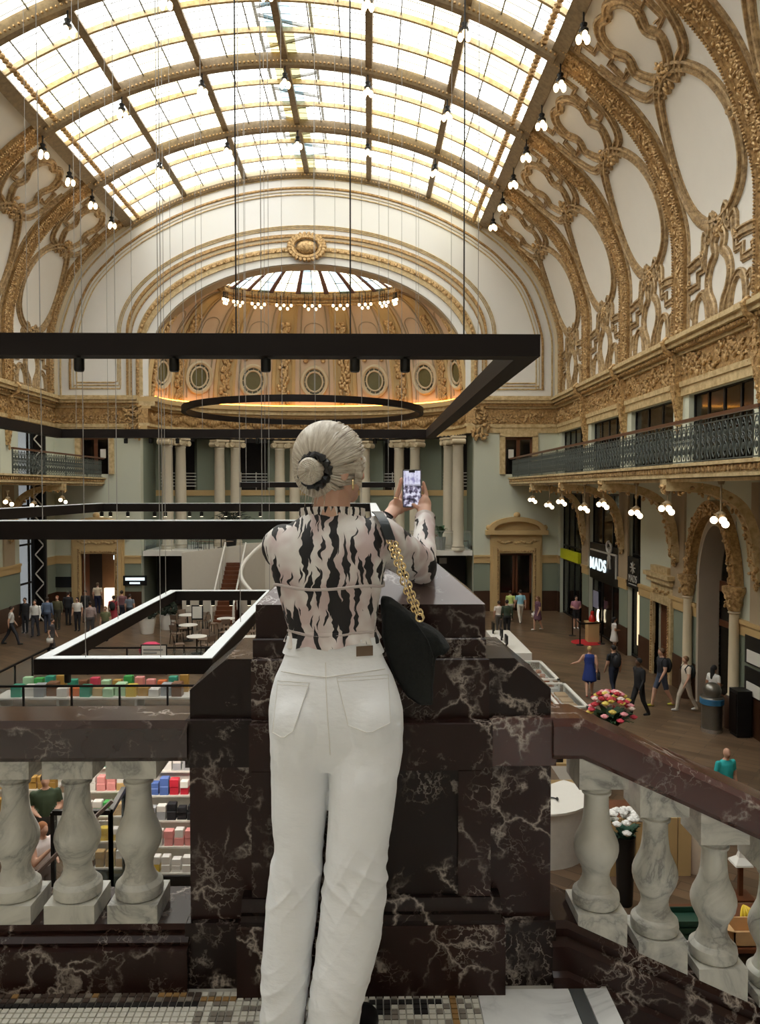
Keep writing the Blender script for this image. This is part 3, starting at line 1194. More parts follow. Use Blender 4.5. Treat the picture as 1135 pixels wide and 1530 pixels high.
for i in range(5, 9):
    for q in range(3):
        ya = Y0 + BAY * i + BAY * q / 3
        yb = ya + BAY / 3
        for c in range(18):
            f0, f1 = c / 9 - 1, (c + 1) / 9 - 1
            if c in (8, 9):
                # the coloured strips along the crown
                fm = lerp(f0, f1, 0.55 if c == 8 else 0.45)
                parts = [(f0, fm, 'sg_white' if c == 8 else ('sg_olive', 'sg_blue', 'sg_olive')[q]), (fm, f1, ('sg_olive', 'sg_blue', 'sg_amber')[q] if c == 8 else 'sg_white')]
            else:
                parts = [(f0, f1, rnd.choice(['sg_white', 'sg_white', 'sg_white', 'sg_cream']))]
            for g0, g1, m in parts:
                mb = MB()
                mb.grid([[sky_pt(lerp(g0, g1, k / 2), yy, 0.0) for k in range(3)] for yy in (ya, yb)])
                mb.build('pane', M[m], roof)
ld = MB()
for c in range(19):
    if c % 3 == 0: continue
    ld.bar(sky_pt(c / 9 - 1, Y0 + BAY * 5, .02), sky_pt(c / 9 - 1, YB, .02), 0.045, 0.05)
ld.build('lead', M['lead'], roof, kind='stuff')
ld = MB()
for i in range(5, 9):
    for q in range(12):
        if q % 4 == 0: continue
        yy = Y0 + BAY * i + BAY * q / 12
        ld.tube([sky_pt(f / 24 - 1, yy, .02) for f in range(NF + 1)], 0.014, 4)
ld.build('saddle_bar', M['lead'], roof, kind='stuff')
# roof truss seen through the crown panes
tr = MB()
for s in (-1, 1):
    tr.bar((CX + s * 1.1, 20, 20.6), (CX + s * 1.1, YB, 20.6), 0.12, 0.12)
y = 20.0
while y < YB:
    tr.bar((CX - 1.1, y, 20.6), (CX + 1.1, y + 1.4, 20.9), 0.1, 0.1)
    tr.bar((CX + 1.1, y + 1.4, 20.6), (CX - 1.1, y + 2.8, 20.9), 0.1, 0.1)
    y += 2.8
tr.build('roof_truss', M['grey_paint'], label='light steel zigzag truss above the crown of the glass roof', category='truss')
# ================================================================ APSE BELOW THE CORNICE
def px_of(p):
    q = CAM_R.transposed() @ (Vector(p) - CAM)
    return IMG_W / 2 + F_PX * q.x / -q.z, IMG_H / 2 - F_PX * q.y / -q.z


def apse_theta(px, a=8.5, b=4.85):
    best = min(range(2001), key=lambda i: abs(px_of((CX + a * math.cos(PI * i / 2000), AY + b * math.sin(PI * i / 2000), 1.5))[0] - px))
    return PI * best / 2000


MEZ = -1.93
# back wall: solid below, open between the column pairs above
mb = MB()


def apse_band(mb, off0, off1, z0, z1, t0=0.0, t1=PI, m=0, n=60):
    k = max(2, int(n * (t1 - t0) / PI))
    mb.loft([[apse_pt(lerp(t0, t1, i / k), off1, z0), apse_pt(lerp(t0, t1, i / k), off1, z1), apse_pt(lerp(t0, t1, i / k), off0, z1), apse_pt(lerp(t0, t1, i / k), off0, z0)] for i in range(k + 1)], m)


COLS = [250, 270, 328, 352, 418, 440, 523, 545, 596, 620, 670, 687]
TH = [apse_theta(p) for p in COLS]
apse_band(mb, -1.7, -1.5, FL, 1.15, 0.02, PI - 0.02, 0)
apse_band(mb, -1.8, -1.42, 1.15, 1.5, 0.02, PI - 0.02, 1)
piers = []
for k in range(0, 12, 2):
    a, b = TH[k] + 0.05, TH[k + 1] - 0.05
    apse_band(mb, -1.7, -1.4, 1.5, 4.72, min(a, b), max(a, b), 0)
    piers.append((min(a, b), max(a, b)))
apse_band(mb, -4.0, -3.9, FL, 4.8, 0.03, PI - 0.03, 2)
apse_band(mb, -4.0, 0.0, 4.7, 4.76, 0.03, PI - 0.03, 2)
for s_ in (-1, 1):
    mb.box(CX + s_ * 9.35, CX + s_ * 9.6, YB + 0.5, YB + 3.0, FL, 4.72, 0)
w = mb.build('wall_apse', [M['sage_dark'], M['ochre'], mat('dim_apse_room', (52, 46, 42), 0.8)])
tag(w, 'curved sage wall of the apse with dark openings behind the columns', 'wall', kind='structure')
gaps = sorted(piers)
for (a, b), (c, d) in zip(gaps, gaps[1:]):
    rl = MB()
    for z in (1.75, 1.95, 2.15, 2.35, 2.55):
        rl.tube([apse_pt(lerp(b, c, i / 6), -1.55, z) for i in range(7)], 0.025, 5)
    for f in (0.3, 0.7):
        p = apse_pt(lerp(b, c, f), -1.55, 1.5)
        rl.tube([p, p + Vector((0, 0, 1.15))], 0.03, 5)
    rl.build('opening_railing', M['white_paint'], w)

# columns with ionic capitals
CM = mat('cream_column_stucco', (196, 186, 166), 0.55, var=0.05, scale=2)
shaft = MB(); shaft.lathe([(0.40, 0), (0.40, 0.12), (0.37, 0.16), (0.40, 0.24), (0.34, 0.32), (0.335, 1.5), (0.325, 3.5), (0.295, 5.9), (0.32, 5.95), (0.30, 6.02)], (0, 0, 0), 20)
for th in [0]:
    pass
sm = shaft.mesh('shaft'); sm.materials.append(CM); sm.polygons.foreach_set('use_smooth', [True] * len(sm.polygons)); sm.set_sharp_from_angle(angle=0.7)
cp = MB()
cp.box(-0.44, 0.44, -0.4, 0.4, 0.33, 0.45)
cp.lathe([(0.3, 0), (0.36, 0.12), (0.4, 0.26), (0.3, 0.33)], (0, 0, 0), 16)
for s in (-1, 1):
    for q in (-0.34, 0.34):
        cp.tube([(s * 0.38 + 0.16 * r * math.cos(a), q, 0.15 + 0.16 * r * math.sin(a)) for a, r in [(t * 0.55 + (PI if s > 0 else 0), 1 - t / 22) for t in range(20)]], 0.05, 5)
    cp.tube([(s * 0.38, -0.36, 0.15), (s * 0.38, 0.36, 0.15)], 0.15, 10)
cpm = cp.mesh('capital'); cpm.materials.append(M['buff'])
for i, th in enumerate(TH):
    p = Vector((CX + 8.5 * math.cos(th), AY + 4.85 * math.sin(th), MEZ))
    pair = ('first', 'second', 'third', 'fourth', 'fifth', 'sixth')[i // 2]
    o = empty('ionic_column', p, 'tall cream ionic column in the %s pair round the apse' % pair, 'column', 'ionic columns of the apse', 'structure')
    inst('shaft', sm, (0, 0, 0), o); inst('capital', cpm, (0, 0, 6.05), o, rz=th - PI / 2)

# mezzanine with glass balustrade
mb = MB(); mb.box(CX - 9.3, CX + 9.3, YB + 0.1, YB + 7.5, MEZ - 0.28, MEZ)
mz = mb.build('floor_mezzanine', M['white_paint'], smooth=False)
tag(mz, 'white edged mezzanine floor in the apse', 'floor', kind='structure')
mb = MB(); mb.box(CX - 9.3, CX + 9.3, YB + 3.0, YB + 3.1, FL, MEZ - 0.28)
mb.build('wall_apse_shops', mat('black_shop_wall', (30, 28, 27), 0.6), label='black shop wall below the apse mezzanine', category='wall', kind='structure', smooth=False)
def glass_rail(name, pts, h, label, post=1.6, railm='white_paint', z_off=0.0, top=0.03, cat='railing', group=None):
    """glass balustrade along a polyline: panes, posts and a handrail, each its own part"""
    root = empty(name, pts[0], label, cat, group)
    for a, b in zip(pts, pts[1:]):
        a, b = Vector(a), Vector(b)
        L = (b - a).length
        n = max(1, round(L / post))
        for k in range(n):
            p, q = a.lerp(b, k / n), a.lerp(b, (k + 1) / n)
            d = (q - p).normalized() * 0.03
            g = MB(); g.bar(p + d + Vector((0, 0, h * .5)), q - d + Vector((0, 0, h * .5)), 0.015, h * 0.86)
            g.build('glass_pane', M['cglass'], root, smooth=False)
            s = MB(); s.bar(p, p + Vector((0, 0, h)), top * 1.3, top * 1.3)
            s.build('post', M[railm], root, smooth=False)
        s = MB(); s.bar(b, b + Vector((0, 0, h)), top * 1.3, top * 1.3); s.build('post', M[railm], root, smooth=False)
        r = MB(); r.bar(a + Vector((0, 0, h)), b + Vector((0, 0, h)), top * 1.6, top * 1.6)
        r.build('handrail', M[railm], root, smooth=False)
    return root


glass_rail('glass_balustrade', [Vector((CX + 4.2, YB + 0.2, MEZ)), Vector((CX + 9.2, YB + 0.2, MEZ))], 1.1, 'clear glass balustrade on the mezzanine before the potted plant', railm='grey_paint', top=0.018)
glass_rail('glass_balustrade', [Vector((CX - 9.2, YB + 0.2, MEZ)), Vector((CX - 6.2, YB + 0.2, MEZ))], 1.1, 'clear glass balustrade on the mezzanine beside the palm', railm='grey_paint', top=0.018)

# sweeping white stair parapet, wooden flight and the white retaining wall
rim = catmull([at_y(424, 798, 44.5), at_y(400, 809, 43.2), at_y(380, 825, 42.0), at_y(363, 845, 41.0), at_y(360, 862, 40.2), at_y(369, 878, 39.6), at_y(386, 893, 39.2), at_y(420, 903, 39.3)], 6)
mb = MB()
n = len(rim)
rings = []
for i, p in enumerate(rim):
    t = (rim[min(n - 1, i + 1)] - rim[max(0, i - 1)]); t.z = 0; t.normalize()
    s = Vector((-t.y, t.x, 0)) * 0.1
    rings.append([Vector((p.x, p.y, FL)) - s, p - s, p + s, Vector((p.x, p.y, FL)) + s])
mb.loft(rings)
sp = mb.build('stair_parapet', mat('warm_white_render', (206, 198, 184), 0.7, var=0.03))
tag(sp, 'sweeping curved white stair parapet in front of the apse', 'parapet', kind='structure')
mb = MB(); mb.tube([p + Vector((0, 0, 0.06)) for p in rim], 0.1, 8)
mb.build('coping', M['white_paint'], sp)
mb = MB()
a, b = at_y(272, 826, YB), at_y(425, 806, YB)
mb.hexa([Vector((a.x, YB - 0.1, FL)), Vector((b.x, YB - 0.1, FL)), Vector((b.x, YB + 0.1, FL)), Vector((a.x, YB + 0.1, FL))],
        [Vector((a.x, YB - 0.1, a.z)), Vector((b.x, YB - 0.1, b.z)), Vector((b.x, YB + 0.1, b.z)), Vector((a.x, YB + 0.1, a.z))])
mb.build('wall_stair', bpy.data.materials['warm_white_render'], label='long white retaining wall under the restaurant mezzanine', category='wall', kind='structure', smooth=False)
st = empty('staircase', at_y(337, 893, 38.6) * 1.0, 'narrow reddish wooden staircase beside the curved white parapet', 'staircase', kind='structure')
x0, x1 = at_y(322, 880, 39.5).x, at_y(352, 880, 39.5).x
st.location = (x0, 38.8, FL)
for k in range(14):
    mb = MB(); mb.box(x0, x1, 38.8 + 0.28 * k, 38.8 + 0.28 * (k + 1) + 0.02, FL, FL + 0.2 * (k + 1))
    mb.build('step', M['wood_red'], st, smooth=False)
for x in (x0 - 0.08, x1 + 0.02):
    mb = MB(); mb.tube([(x, 38.6, FL + 0.1), (x, 38.7, FL + 1.0), (x, 42.7, FL + 3.9)], 0.05, 6)
    for k in range(0, 14, 3):
        mb.tube([(x, 38.9 + 0.28 * k, FL + 0.2 * k), (x, 38.9 + 0.28 * k, FL + 1.13 + 0.2 * k)], 0.03, 6)
    mb.build('handrail', M['white_paint'], st)

# ================================================================ DOORS AND WINDOWS OF THE END WALL
def gold_door(name, side, label, open_=False):
    x = CX + side * DOOR_X
    root = empty(name, (x, YB, FL), label, 'door', kind='structure')
    fr = MB()
    for s in (-1, 1):
        fr.box(x + s * DOOR_W, x + s * (DOOR_W + 0.38), YB - 0.22, YB + 0.1, FL, DOOR_Z + 0.38)
        fr.box(x + s * (DOOR_W + 0.3), x + s * (DOOR_W + 0.52), YB - 0.14, YB, FL, DOOR_Z + 1.0)
    fr.box(x - DOOR_W, x + DOOR_W, YB - 0.22, YB + 0.1, DOOR_Z, DOOR_Z + 0.38)
    fr.build('surround', M['ochre'], root, smooth=False)
    bd = MB()
    for k in range(34):
        z = FL + 0.1 * k
        for s in (-1, 1):
            bd.ell((x + s * (DOOR_W + 0.1), YB - 0.24, FL + 3.55 * k / 33), (0.06, 0.05, 0.05), 5, 3)
    for k in range(20):
        bd.ell((x - DOOR_W + 2 * DOOR_W * k / 19, YB - 0.24, DOOR_Z + 0.1), (0.05, 0.05, 0.06), 5, 3)
    bd.build('beading', M['gold'], root, kind='stuff')
    fz = MB(); fz.box(x - 1.42, x + 1.42, YB - 0.2, YB, DOOR_Z + 0.38, DOOR_Z + 1.05)
    for k in range(12):
        fz.ell((x - 1.0 + 2.0 * k / 11, YB - 0.24, DOOR_Z + 0.7 - 0.12 * abs(math.sin(k * 0.86))), (0.12, 0.06, 0.07), 6, 4)
    fz.build('frieze', M['ochre'], root)
    pd = MB()
    pd.box(x - 1.75, x + 1.75, YB - 0.45, YB, DOOR_Z + 1.05, DOOR_Z + 1.3)
    arc = [(math.cos(PI * k / 16), math.sin(PI * k / 16)) for k in range(17)]
    pd.loft([[Vector((x + c * 1.6, y, DOOR_Z + 1.3 + s * 0.72)) , Vector((x + c * 1.35, y, DOOR_Z + 1.3 + s * 0.55))] for c, s in arc for y in (YB - 0.42,)][:0] or [[Vector((x + c * 1.62, YB - 0.45, DOOR_Z + 1.3 + s * 0.75)), Vector((x + c * 1.62, YB, DOOR_Z + 1.3 + s * 0.75)), Vector((x + c * 1.3, YB, DOOR_Z + 1.3 + s * 0.5)), Vector((x + c * 1.3, YB - 0.45, DOOR_Z + 1.3 + s * 0.5))] for c, s in arc])
    pd.add([(x + c * 1.45, YB - 0.1, DOOR_Z + 1.3 + s * 0.6) for c, s in arc], [tuple(range(17))])
    pd.ell((x, YB - 0.3, DOOR_Z + 2.15), (0.2, 0.12, 0.18), 8, 5)
    for s in (-1, 1):
        pd.ell((x + s * 1.6, YB - 0.3, DOOR_Z + 1.45), (0.14, 0.1, 0.16), 8, 5)
    pd.build('pediment', M['ochre'], root, fix=True)
    for s in (-1, 1):
        lf = MB()
        if open_:
            lf.box(x + s * DOOR_W, x + s * (DOOR_W - 0.08), YB + 0.1, YB + 1.0, FL, DOOR_Z)
            lf.build('leaf', M['wood_red'], root, smooth=False)
        else:
            xa, xb = x + s * 0.03, x + s * DOOR_W
            for z0, z1 in ((FL, FL + 1.0), (DOOR_Z - 0.15, DOOR_Z)):
                lf.box(xa, xb, YB + 0.2, YB + 0.28, z0, z1)
            lf.box(xa, x + s * 0.15, YB + 0.2, YB + 0.28, FL, DOOR_Z); lf.box(x + s * (DOOR_W - 0.12), xb, YB + 0.2, YB + 0.28, FL, DOOR_Z)
            l = lf.build('leaf', M['wood_red'], root, smooth=False)
            g = MB(); g.box(xa, xb, YB + 0.23, YB + 0.25, FL + 1.0, DOOR_Z - 0.15)
            g.build('glass', M['dglass'], l, smooth=False)
    return root


gold_door('door_1', 1, 'mahogany double door under an ochre segmental pediment, closed')
gold_door('door_2', -1, 'gilded doorway with open leaves showing a lit shop', True)


def end_window(name, side, label):
    x0, x1 = CX + side * WIN[0], CX + side * WIN[1]
    root = empty(name, ((x0 + x1) / 2, YB, WIN[2]), label, 'window', kind='structure')
    fr = MB()
    for a, b, c, d in ((WIN[0] - 0.1, WIN[0] + 0.2, WIN[2], WIN[3]), (WIN[1] - 0.2, WIN[1] + 0.1, WIN[2], WIN[3]), (WIN[0] - 0.1, WIN[1] + 0.1, WIN[3] - 0.05, WIN[3] + 0.2)):
        fr.box(CX + side * a, CX + side * b, YB - 0.15, YB + 0.2, c, d)
    fr.build('gilded_frame', M['gold_pale'], root, smooth=False)
    n = 2
    for k in range(n):
        a, b = lerp(WIN[0] + 0.2, WIN[1] - 0.2, k / n), lerp(WIN[0] + 0.2, WIN[1] - 0.2, (k + 1) / n)
        s = MB()
        for p, q in ((a, a + 0.1), (b - 0.1, b)):
            s.box(CX + side * p, CX + side * q, YB + 0.12, YB + 0.2, WIN[2], WIN[3])
        s.box(CX + side * a, CX + side * b, YB + 0.12, YB + 0.2, WIN[3] - 0.2, WIN[3] - 0.05)
        s.build('sash', M['wood_red'], root, smooth=False)
        g = MB(); g.box(CX + side * (a + .1), CX + side * (b - .1), YB + 0.15, YB + 0.17, WIN[2], WIN[3] - 0.2)
        g.build('pane', M['dglass'], root, smooth=False)
    nt_ = MB(); nt_.box(CX + side * (WIN[0] + 0.42), CX + side * (WIN[0] + 0.72), YB + 0.1, YB + 0.12, WIN[2] + 0.9, WIN[2] + 1.4)
    nt_.build('paper_notice', M['white_paint'], root, smooth=False)


end_window('window_1', 1, 'brown glazed balcony door in a gilded frame over the segmental pediment')
end_window('window_2', -1, 'brown glazed balcony door in a gilded frame over the lit doorway')

# ================================================================ BALCONIES
BX = 11.36      # distance of the balcony edge from the axis
for side, lo, nm in ((1, Y0, 'shop'), (-1, Y0, 'stall')):
    xw, xe = CX + side * HW, CX + side * BX
    y1 = YB
    mb = MB()
    mb.box(xw, xe + side * 0.12, lo, y1, 1.82, 2.19)
    b = mb.build('floor_balcony_' + ('right' if side > 0 else 'left'), M['buff'], smooth=False)
    tag(b, 'buff balcony slab above the %s fronts with a gilded fascia' % nm, 'balcony', kind='structure')
    mb = MB()
    mb.box(xe + side * 0.12, xe, lo, y1, 1.84, 1.92); mb.box(xe + side * 0.12, xe - side * 0.08, lo, y1, 2.12, 2.2); mb.box(xe + side * 0.12, xe + side * 0.04, lo, y1, 1.92, 2.12)
    mb.box(xe + side * 0.3, xe + side * 0.12, lo, y1, 1.74, 1.84)
    mb.build('fascia', M['gold_pale'], b, smooth=False)
    zz = MB()
    y = 15.0 if side > 0 else 30
    while y < y1:
        zz.ell((xe, y, 2.03), (0.05, 0.07, 0.09), 5, 3); y += 0.19
    zz.build('fascia_beading', M['gold'], b, kind='stuff')
    for i in range(9):
        y = Y0 + BAY * (i + 1)
        if y < (15 if side > 0 else 34) or y > YB - 1: continue
        # scroll bracket: an S-shaped rib from the wall out to the edge
        br = MB()
        pts = [(HW - 0.08, -0.95), (HW - 0.22, -0.35), (HW - 0.34, 0.4), (HW - 0.7, 1.1), (HW - 1.4, 1.5), (HW - 2.2, 1.62), (BX + 0.1, 1.66)]
        sp_ = catmull([(a, 0, z) for a, z in pts], 6)
        wd = [0.1 + 0.10 * (k / len(sp_)) for k in range(len(sp_))]
        rings = []
        for k, q in enumerate(sp_):
            t = (sp_[min(k + 1, len(sp_) - 1)] - sp_[max(0, k - 1)]).normalized()
            nn = Vector((t.z, 0, -t.x))
            th = 0.13
            rings.append([Vector((CX + side * (q.x + nn.x * o), y + e, q.z + nn.z * o)) for e, o in ((-.17, th), (.17, th), (.17, -th), (-.17, -th))])
        br.loft(rings)
        br.box(CX + side * (BX + 0.02), CX + side * (BX + 0.55), y - 0.22, y + 0.22, 1.5, 1.84)
        k_ = br.build('scroll_bracket', M['gold_pale'], b)
        lf = MB()
        for q in sp_[::2]:
            blob_patch(lf, Vector((CX + side * (q.x - 0.1), y, q.z - 0.06)), Vector((0, 1, 0)), Vector((0, 0, 1)), Vector((-side, 0, 0)), 0.34, 0.3, 5, 0.1, rnd)
        lf.build('leaf_relief', M['gold'], k_, kind='stuff')
        wb = MB()
        wb.box(xw, xw - side * 0.08, y - 0.55, y + 0.55, -2.18, 1.74)
        wb.build('pilaster_strip', M['taupe'], b, smooth=False)

# wrought iron railing panels (one shared mesh)
pn = MB()
for x in (0.0, 0.28):
    pn.bar((0, x, 0.06), (0, x, 1.0), 0.022, 0.022)
for c in (0.14, 0.42):
    for s in (-1, 1):
        pn.tube([(0, c + s * 0.09 * math.sin(t), 0.1 + 0.8 * t / (2 * PI)) for t in [2 * PI * k / 14 for k in range(15)]], 0.013, 4)
    pn.tube([(0, c + 0.07 * math.cos(t), 0.52 + 0.07 * math.sin(t)) for t in [2 * PI * k / 10 for k in range(10)]], 0.014, 4, closed=True)
    pn.tube([(0, c + 0.06 * math.cos(t), 0.83 + 0.06 * math.sin(t)) for t in [2 * PI * k / 8 for k in range(8)]], 0.013, 4, closed=True)
    pn.ell((0, c, 0.3), (0.02, 0.06, 0.08), 6, 4); pn.ell((0, c, 0.66), (0.02, 0.05, 0.06), 6, 4)
pn.bar((0, 0, 0.05), (0, 0.56, 0.05), 0.03, 0.03); pn.bar((0, 0, 0.93), (0, 0.56, 0.93), 0.03, 0.025)
pnm = pn.mesh('railing_panel'); pnm.materials.append(M['iron'])
for side, lo in ((1, 15.5), (-1, 32.0)):
    xe = CX + side * BX
    root = empty('balcony_railing', (xe, lo, 2.19), 'grey wrought iron balcony railing with scrollwork above the %s' % ('globe lamps and black shop fronts' if side > 0 else 'doorway lit from inside'), 'railing')
    n = int((YB - lo) / 0.56)
    for k in range(n):
        inst('railing_panel', pnm, (side * 0.06, k * 0.56, 0), root)
    mb = MB(); mb.bar((xe + side * 0.06, lo, 3.27), (xe + side * 0.06, YB, 3.27), 0.12, 0.08)
    mb.build('handrail', M['wood_rail'], root, smooth=False)
    for k in range(0, n, 5):
        mb = MB(); y = lo + k * 0.56
        mb.bar((xe + side * 0.06, y, 2.19), (xe + side * 0.06, y, 3.25), 0.05, 0.05)
        mb.build('post', M['iron'], root, smooth=False)


# globe lamps under the balconies
def globe_lamp(p, drop, n, label, group='globe lamps under the balconies', r=0.088):
    root = empty('globe_lamp', p, label, 'lamp', group)
    st = MB(); st.tube([p, p + Vector((0, 0, drop))], 0.025, 6); st.lathe([(0.0, 0.02), (0.1, 0.0), (0.12, 0.1), (0.05, 0.16), (0, 0.17)], p, 10)
    st.lathe([(0, drop), (0.09, drop), (0.06, drop - 0.08), (0, drop - 0.08)], p, 8)
    st.build('stem', M['rib'], root)
    for k in range(n):
        a = 2 * PI * k / n + 0.4
        q = p + Vector((0.15 * math.cos(a), 0.15 * math.sin(a), -0.05 - (0.1 if k == 0 else 0)))
        arm = MB(); arm.tube([p + Vector((0, 0, 0.06)), q + Vector((0, 0, 0.14))], 0.018, 5)
        arm.build('arm', M['rib'], root)
        g = MB(); g.ell(q, r, 10, 7); g.build('globe', M['bulb_soft'], root)


LIGHTS = []
for side, ys in ((1, [20.5, 23.3, 26.1, 28.9, 31.7, 34.5, 37.3, 17.7]), (-1, [37.3, 34.5, 31.7])):
    for y in ys:
        mid = abs((y - Y0) / BAY - round((y - Y0) / BAY)) > 0.2
        p = Vector((CX + side * (BX + (0.25 if mid else 0.1)), y - 0.1, 0.88 if mid else 1.08))
        globe_lamp(p, (1.74 if mid else 1.5) - p.z, 3, 'three-globe lamp hanging under a scroll bracket of the balcony' if not mid else 'three-globe lamp hanging from the balcony soffit between two brackets')


# three-bulb lamps on the roof ribs
def rib_lamp(p, label, group, drop=0.55):
    root = empty('bulb_pendant', p, label, 'lamp', group)
    st = MB(); st.tube([p + Vector((0, 0, drop)), p], 0.03, 5); st.lathe([(0.03, 0.0), (0.13, 0.03), (0.16, 0.12), (0.08, 0.2), (0.12, 0.3), (0.05, 0.36)], p, 8)
    st.build('fitting', M['black'], root)
    for k in range(3):
        a = 2 * PI * k / 3 + 0.5
        g = MB(); g.ell(p + Vector((0.15 * math.cos(a), 0.15 * math.sin(a), -0.12)), (0.095, 0.095, 0.15), 8, 6)
        g.build('bulb', M['bulb'], root)


for k in range(1, 6):
    f = k / 3 - 1
    for i in (5, 6, 7, 8):
        q = sky_pt(f, Y0 + BAY * i, 0.42)
        rib_lamp(q - Vector((0, 0, 0.6)), 'three-bulb pendant hanging where the roof ribs cross', 'bulb pendants under the glass roof', 0.62)
for side in (-1, 1):
    for k in range(0, 8):
        y = Y0 + BAY * 5 + BAY / 2 * k + 0.2
        if side < 0 and y < 30: continue
        q = S(y, 0.985, side, 0.12)
        rib_lamp(q - Vector((0, 0, 0.75)), 'three-bulb pendant along the brown edge of the glass roof on the %s side' % ('shop' if side > 0 else 'stall'), 'bulb pendants along the roof edge', 0.8)

# ================================================================ RIGHT WALL: UPPER WINDOWS AND SHOP FRONTS
def framed(name, y0, y1, z0, z1, nx, nz, label, side=1, cat='window', glass='dglass', bars=0.09, depth=0.22, mats='black', zs=None):
    X = CX + side * (HW + depth)
    root = empty(name, (X, (y0 + y1) / 2, z0), label, cat, kind='structure')
    fr = MB()
    e = bars
    for k in range(nx + 1):
        y = lerp(y0, y1, k / nx)
        fr.box(X - 0.05, X + 0.05, max(y0, y - e / 2), min(y1, y + e / 2) if k < nx else y1, z0, z1)
    zs = zs or [lerp(z0, z1, k / nz) for k in range(nz + 1)]
    for z in zs:
        fr.box(X - 0.05, X + 0.05, y0, y1, z - e / 2, z + e / 2)
    fr.build('frame', M[mats], root, smooth=False)
    for k in range(nx):
        for c, d in zip(zs, zs[1:]):
            g = MB(); g.box(X - 0.012, X + 0.012, lerp(y0, y1, k / nx) + e / 2, lerp(y0, y1, (k + 1) / nx) - e / 2, c + e / 2, d - e / 2)
            g.build('pane', M[glass], root, smooth=False)
    return root


WL = {5: 'dark four-light balcony window above the stone arch', 6: 'dark balcony window with an open black door inside', 7: 'dark balcony window above the lettered gift shop sign', 8: 'dark balcony window in the corner beside the end wall', 4: 'dark balcony window beyond the stone arch'}
for i in range(4, 9):
    a, b, c, d = UP[i]
    framed('window_%d' % (i - 1), a, b, c, d, 4 if i != 6 else 3, 1, WL[i])
a, b, c, d = UP[8]
X = XR + 0.22
# street level glass fronts
f1 = framed('window_8', *LOW_R[0], 4, 3, 'black framed shop front with the yellow sign', zs=[FL + 0.05, -2.35, -1.55, 1.3])
f2 = framed('window_9', *LOW_R[1], 3, 3, 'black framed gift shop front with white lettering', zs=[FL + 0.05, -2.75, -1.05, 1.3])
f3 = framed('window_10', *LOW_R[2], 1, 3, 'narrow black shop window with a hanging emblem sign and a lit strip', zs=[FL + 0.05, -2.5, -1.15, 1.3])


def text(body, size, loc, rot, m, parent, sx=1.0, name='lettering', ext=0.01, off=0.0):
    cu = bpy.data.curves.new(name, 'FONT')
    cu.body = body; cu.size = size; cu.extrude = ext; cu.space_character = 1.12; cu.offset = off; cu.align_x = 'CENTER'; cu.align_y = 'CENTER'
    cu.materials.append(m)
    o = bpy.data.objects.new(name, cu)
    COL.objects.link(o)
    o.location = Vector(loc) - world_loc(parent)
    o.rotation_euler = rot
    o.scale = (sx, 1, 1)
    bpy.context.view_layer.update()
    me = bpy.data.meshes.new_from_object(o.evaluated_get(bpy.context.evaluated_depsgraph_get()))
    m_ = bpy.data.objects.new('lettering', me)
    COL.objects.link(m_)
    m_.parent = parent
    m_.location, m_.rotation_euler, m_.scale = o.location.copy(), rot, (sx, 1, 1)
    bpy.data.objects.remove(o)
    return m_


RWALL = (PI / 2, 0, -PI / 2)
M['sign_white'] = emit('lit_white_letters', (226, 244, 250), 1.0)
M['sign_grey'] = mat('dull_white_letters', (190, 188, 182), 0.5)
sg = empty('shop_sign', (XR + 0.1, 34.5, -2.7), 'black shop sign with glowing white MADS lettering and a gift bow', 'sign')
mb = MB(); mb.box(XR + 0.02, XR + 0.15, 32.35, 36.75, -2.7, -1.0); mb.build('panel', M['black'], sg, smooth=False)
o = text('MADS', 0.78, (XR - 0.0, 35.45, -2.0), RWALL, M['sign_white'], sg, 1.12, ext=0.02, off=0.008)
bw = MB()
x = XR - 0.01
bw.bar((x, 36.55, -1.33), (x, 32.75, -1.33), 0.07, 0.07); bw.bar((x, 32.75, -1.30), (x, 32.75, -2.35), 0.07, 0.07)
for s in (-1, 1):
    bw.tube([(x, 33.75 + s * (0.06 + 0.28 * math.sin(t)), -1.28 + 0.42 * math.sin(t / 2) ** 2 * (1.2 if s > 0 else 1)) for t in [PI * k / 8 for k in range(9)]], 0.05, 6)
    bw.tube([(x, 33.75 + s * 0.05, -1.35), (x, 33.75 + s * 0.2, -2.0)], 0.045, 6)
for k in range(8):
    t = 2 * PI * k / 8
    bw.tube([(x, 33.75, -1.33), (x, 33.75 + 0.3 * math.cos(t), -1.33 + 0.3 * math.sin(t))], 0.03, 5)
bw.build('bow_logo', M['sign_grey'], sg)
sg = empty('shop_sign', (XR, 30.5, -2.35), 'small black blade sign with a white star emblem over small lettering', 'sign')
mb = MB(); mb.box(XR - 0.06, XR + 0.1, 29.85, 31.25, -2.45, -1.2); mb.build('panel', M['black'], sg, smooth=False)
text('MADS', 0.42, (XR - 0.08, 30.5, -2.08), RWALL, M['sign_grey'], sg, 0.8)
bw = MB()
for k in range(8):
    t = 2 * PI * k / 8
    bw.tube([(XR - 0.08, 30.5, -1.62), (XR - 0.08, 30.5 + 0.28 * math.cos(t), -1.62 + 0.24 * math.sin(t))], 0.025, 5)
bw.bar((XR - 0.08, 30.05, -2.3), (XR - 0.08, 30.95, -2.3), 0.02, 0.04)
bw.build('star_emblem', M['sign_grey'], sg)
sg = MB(); sg.box(XR - 0.05, XR + 0.1, 38.6, 42.2, -2.25, -1.72)
sg.build('shop_sign', mat('acid_yellow_panel', (206, 212, 36), 0.5), label='plain acid yellow sign panel on the corner shop front', category='sign', smooth=False)
ls = MB(); ls.box(XR + 0.12, XR + 0.16, 30.0, 30.5, FL + 0.6, -2.6)
ls.build('light_strip', emit('lit_shop_strip', (240, 214, 168), 1.1), f3, smooth=False)
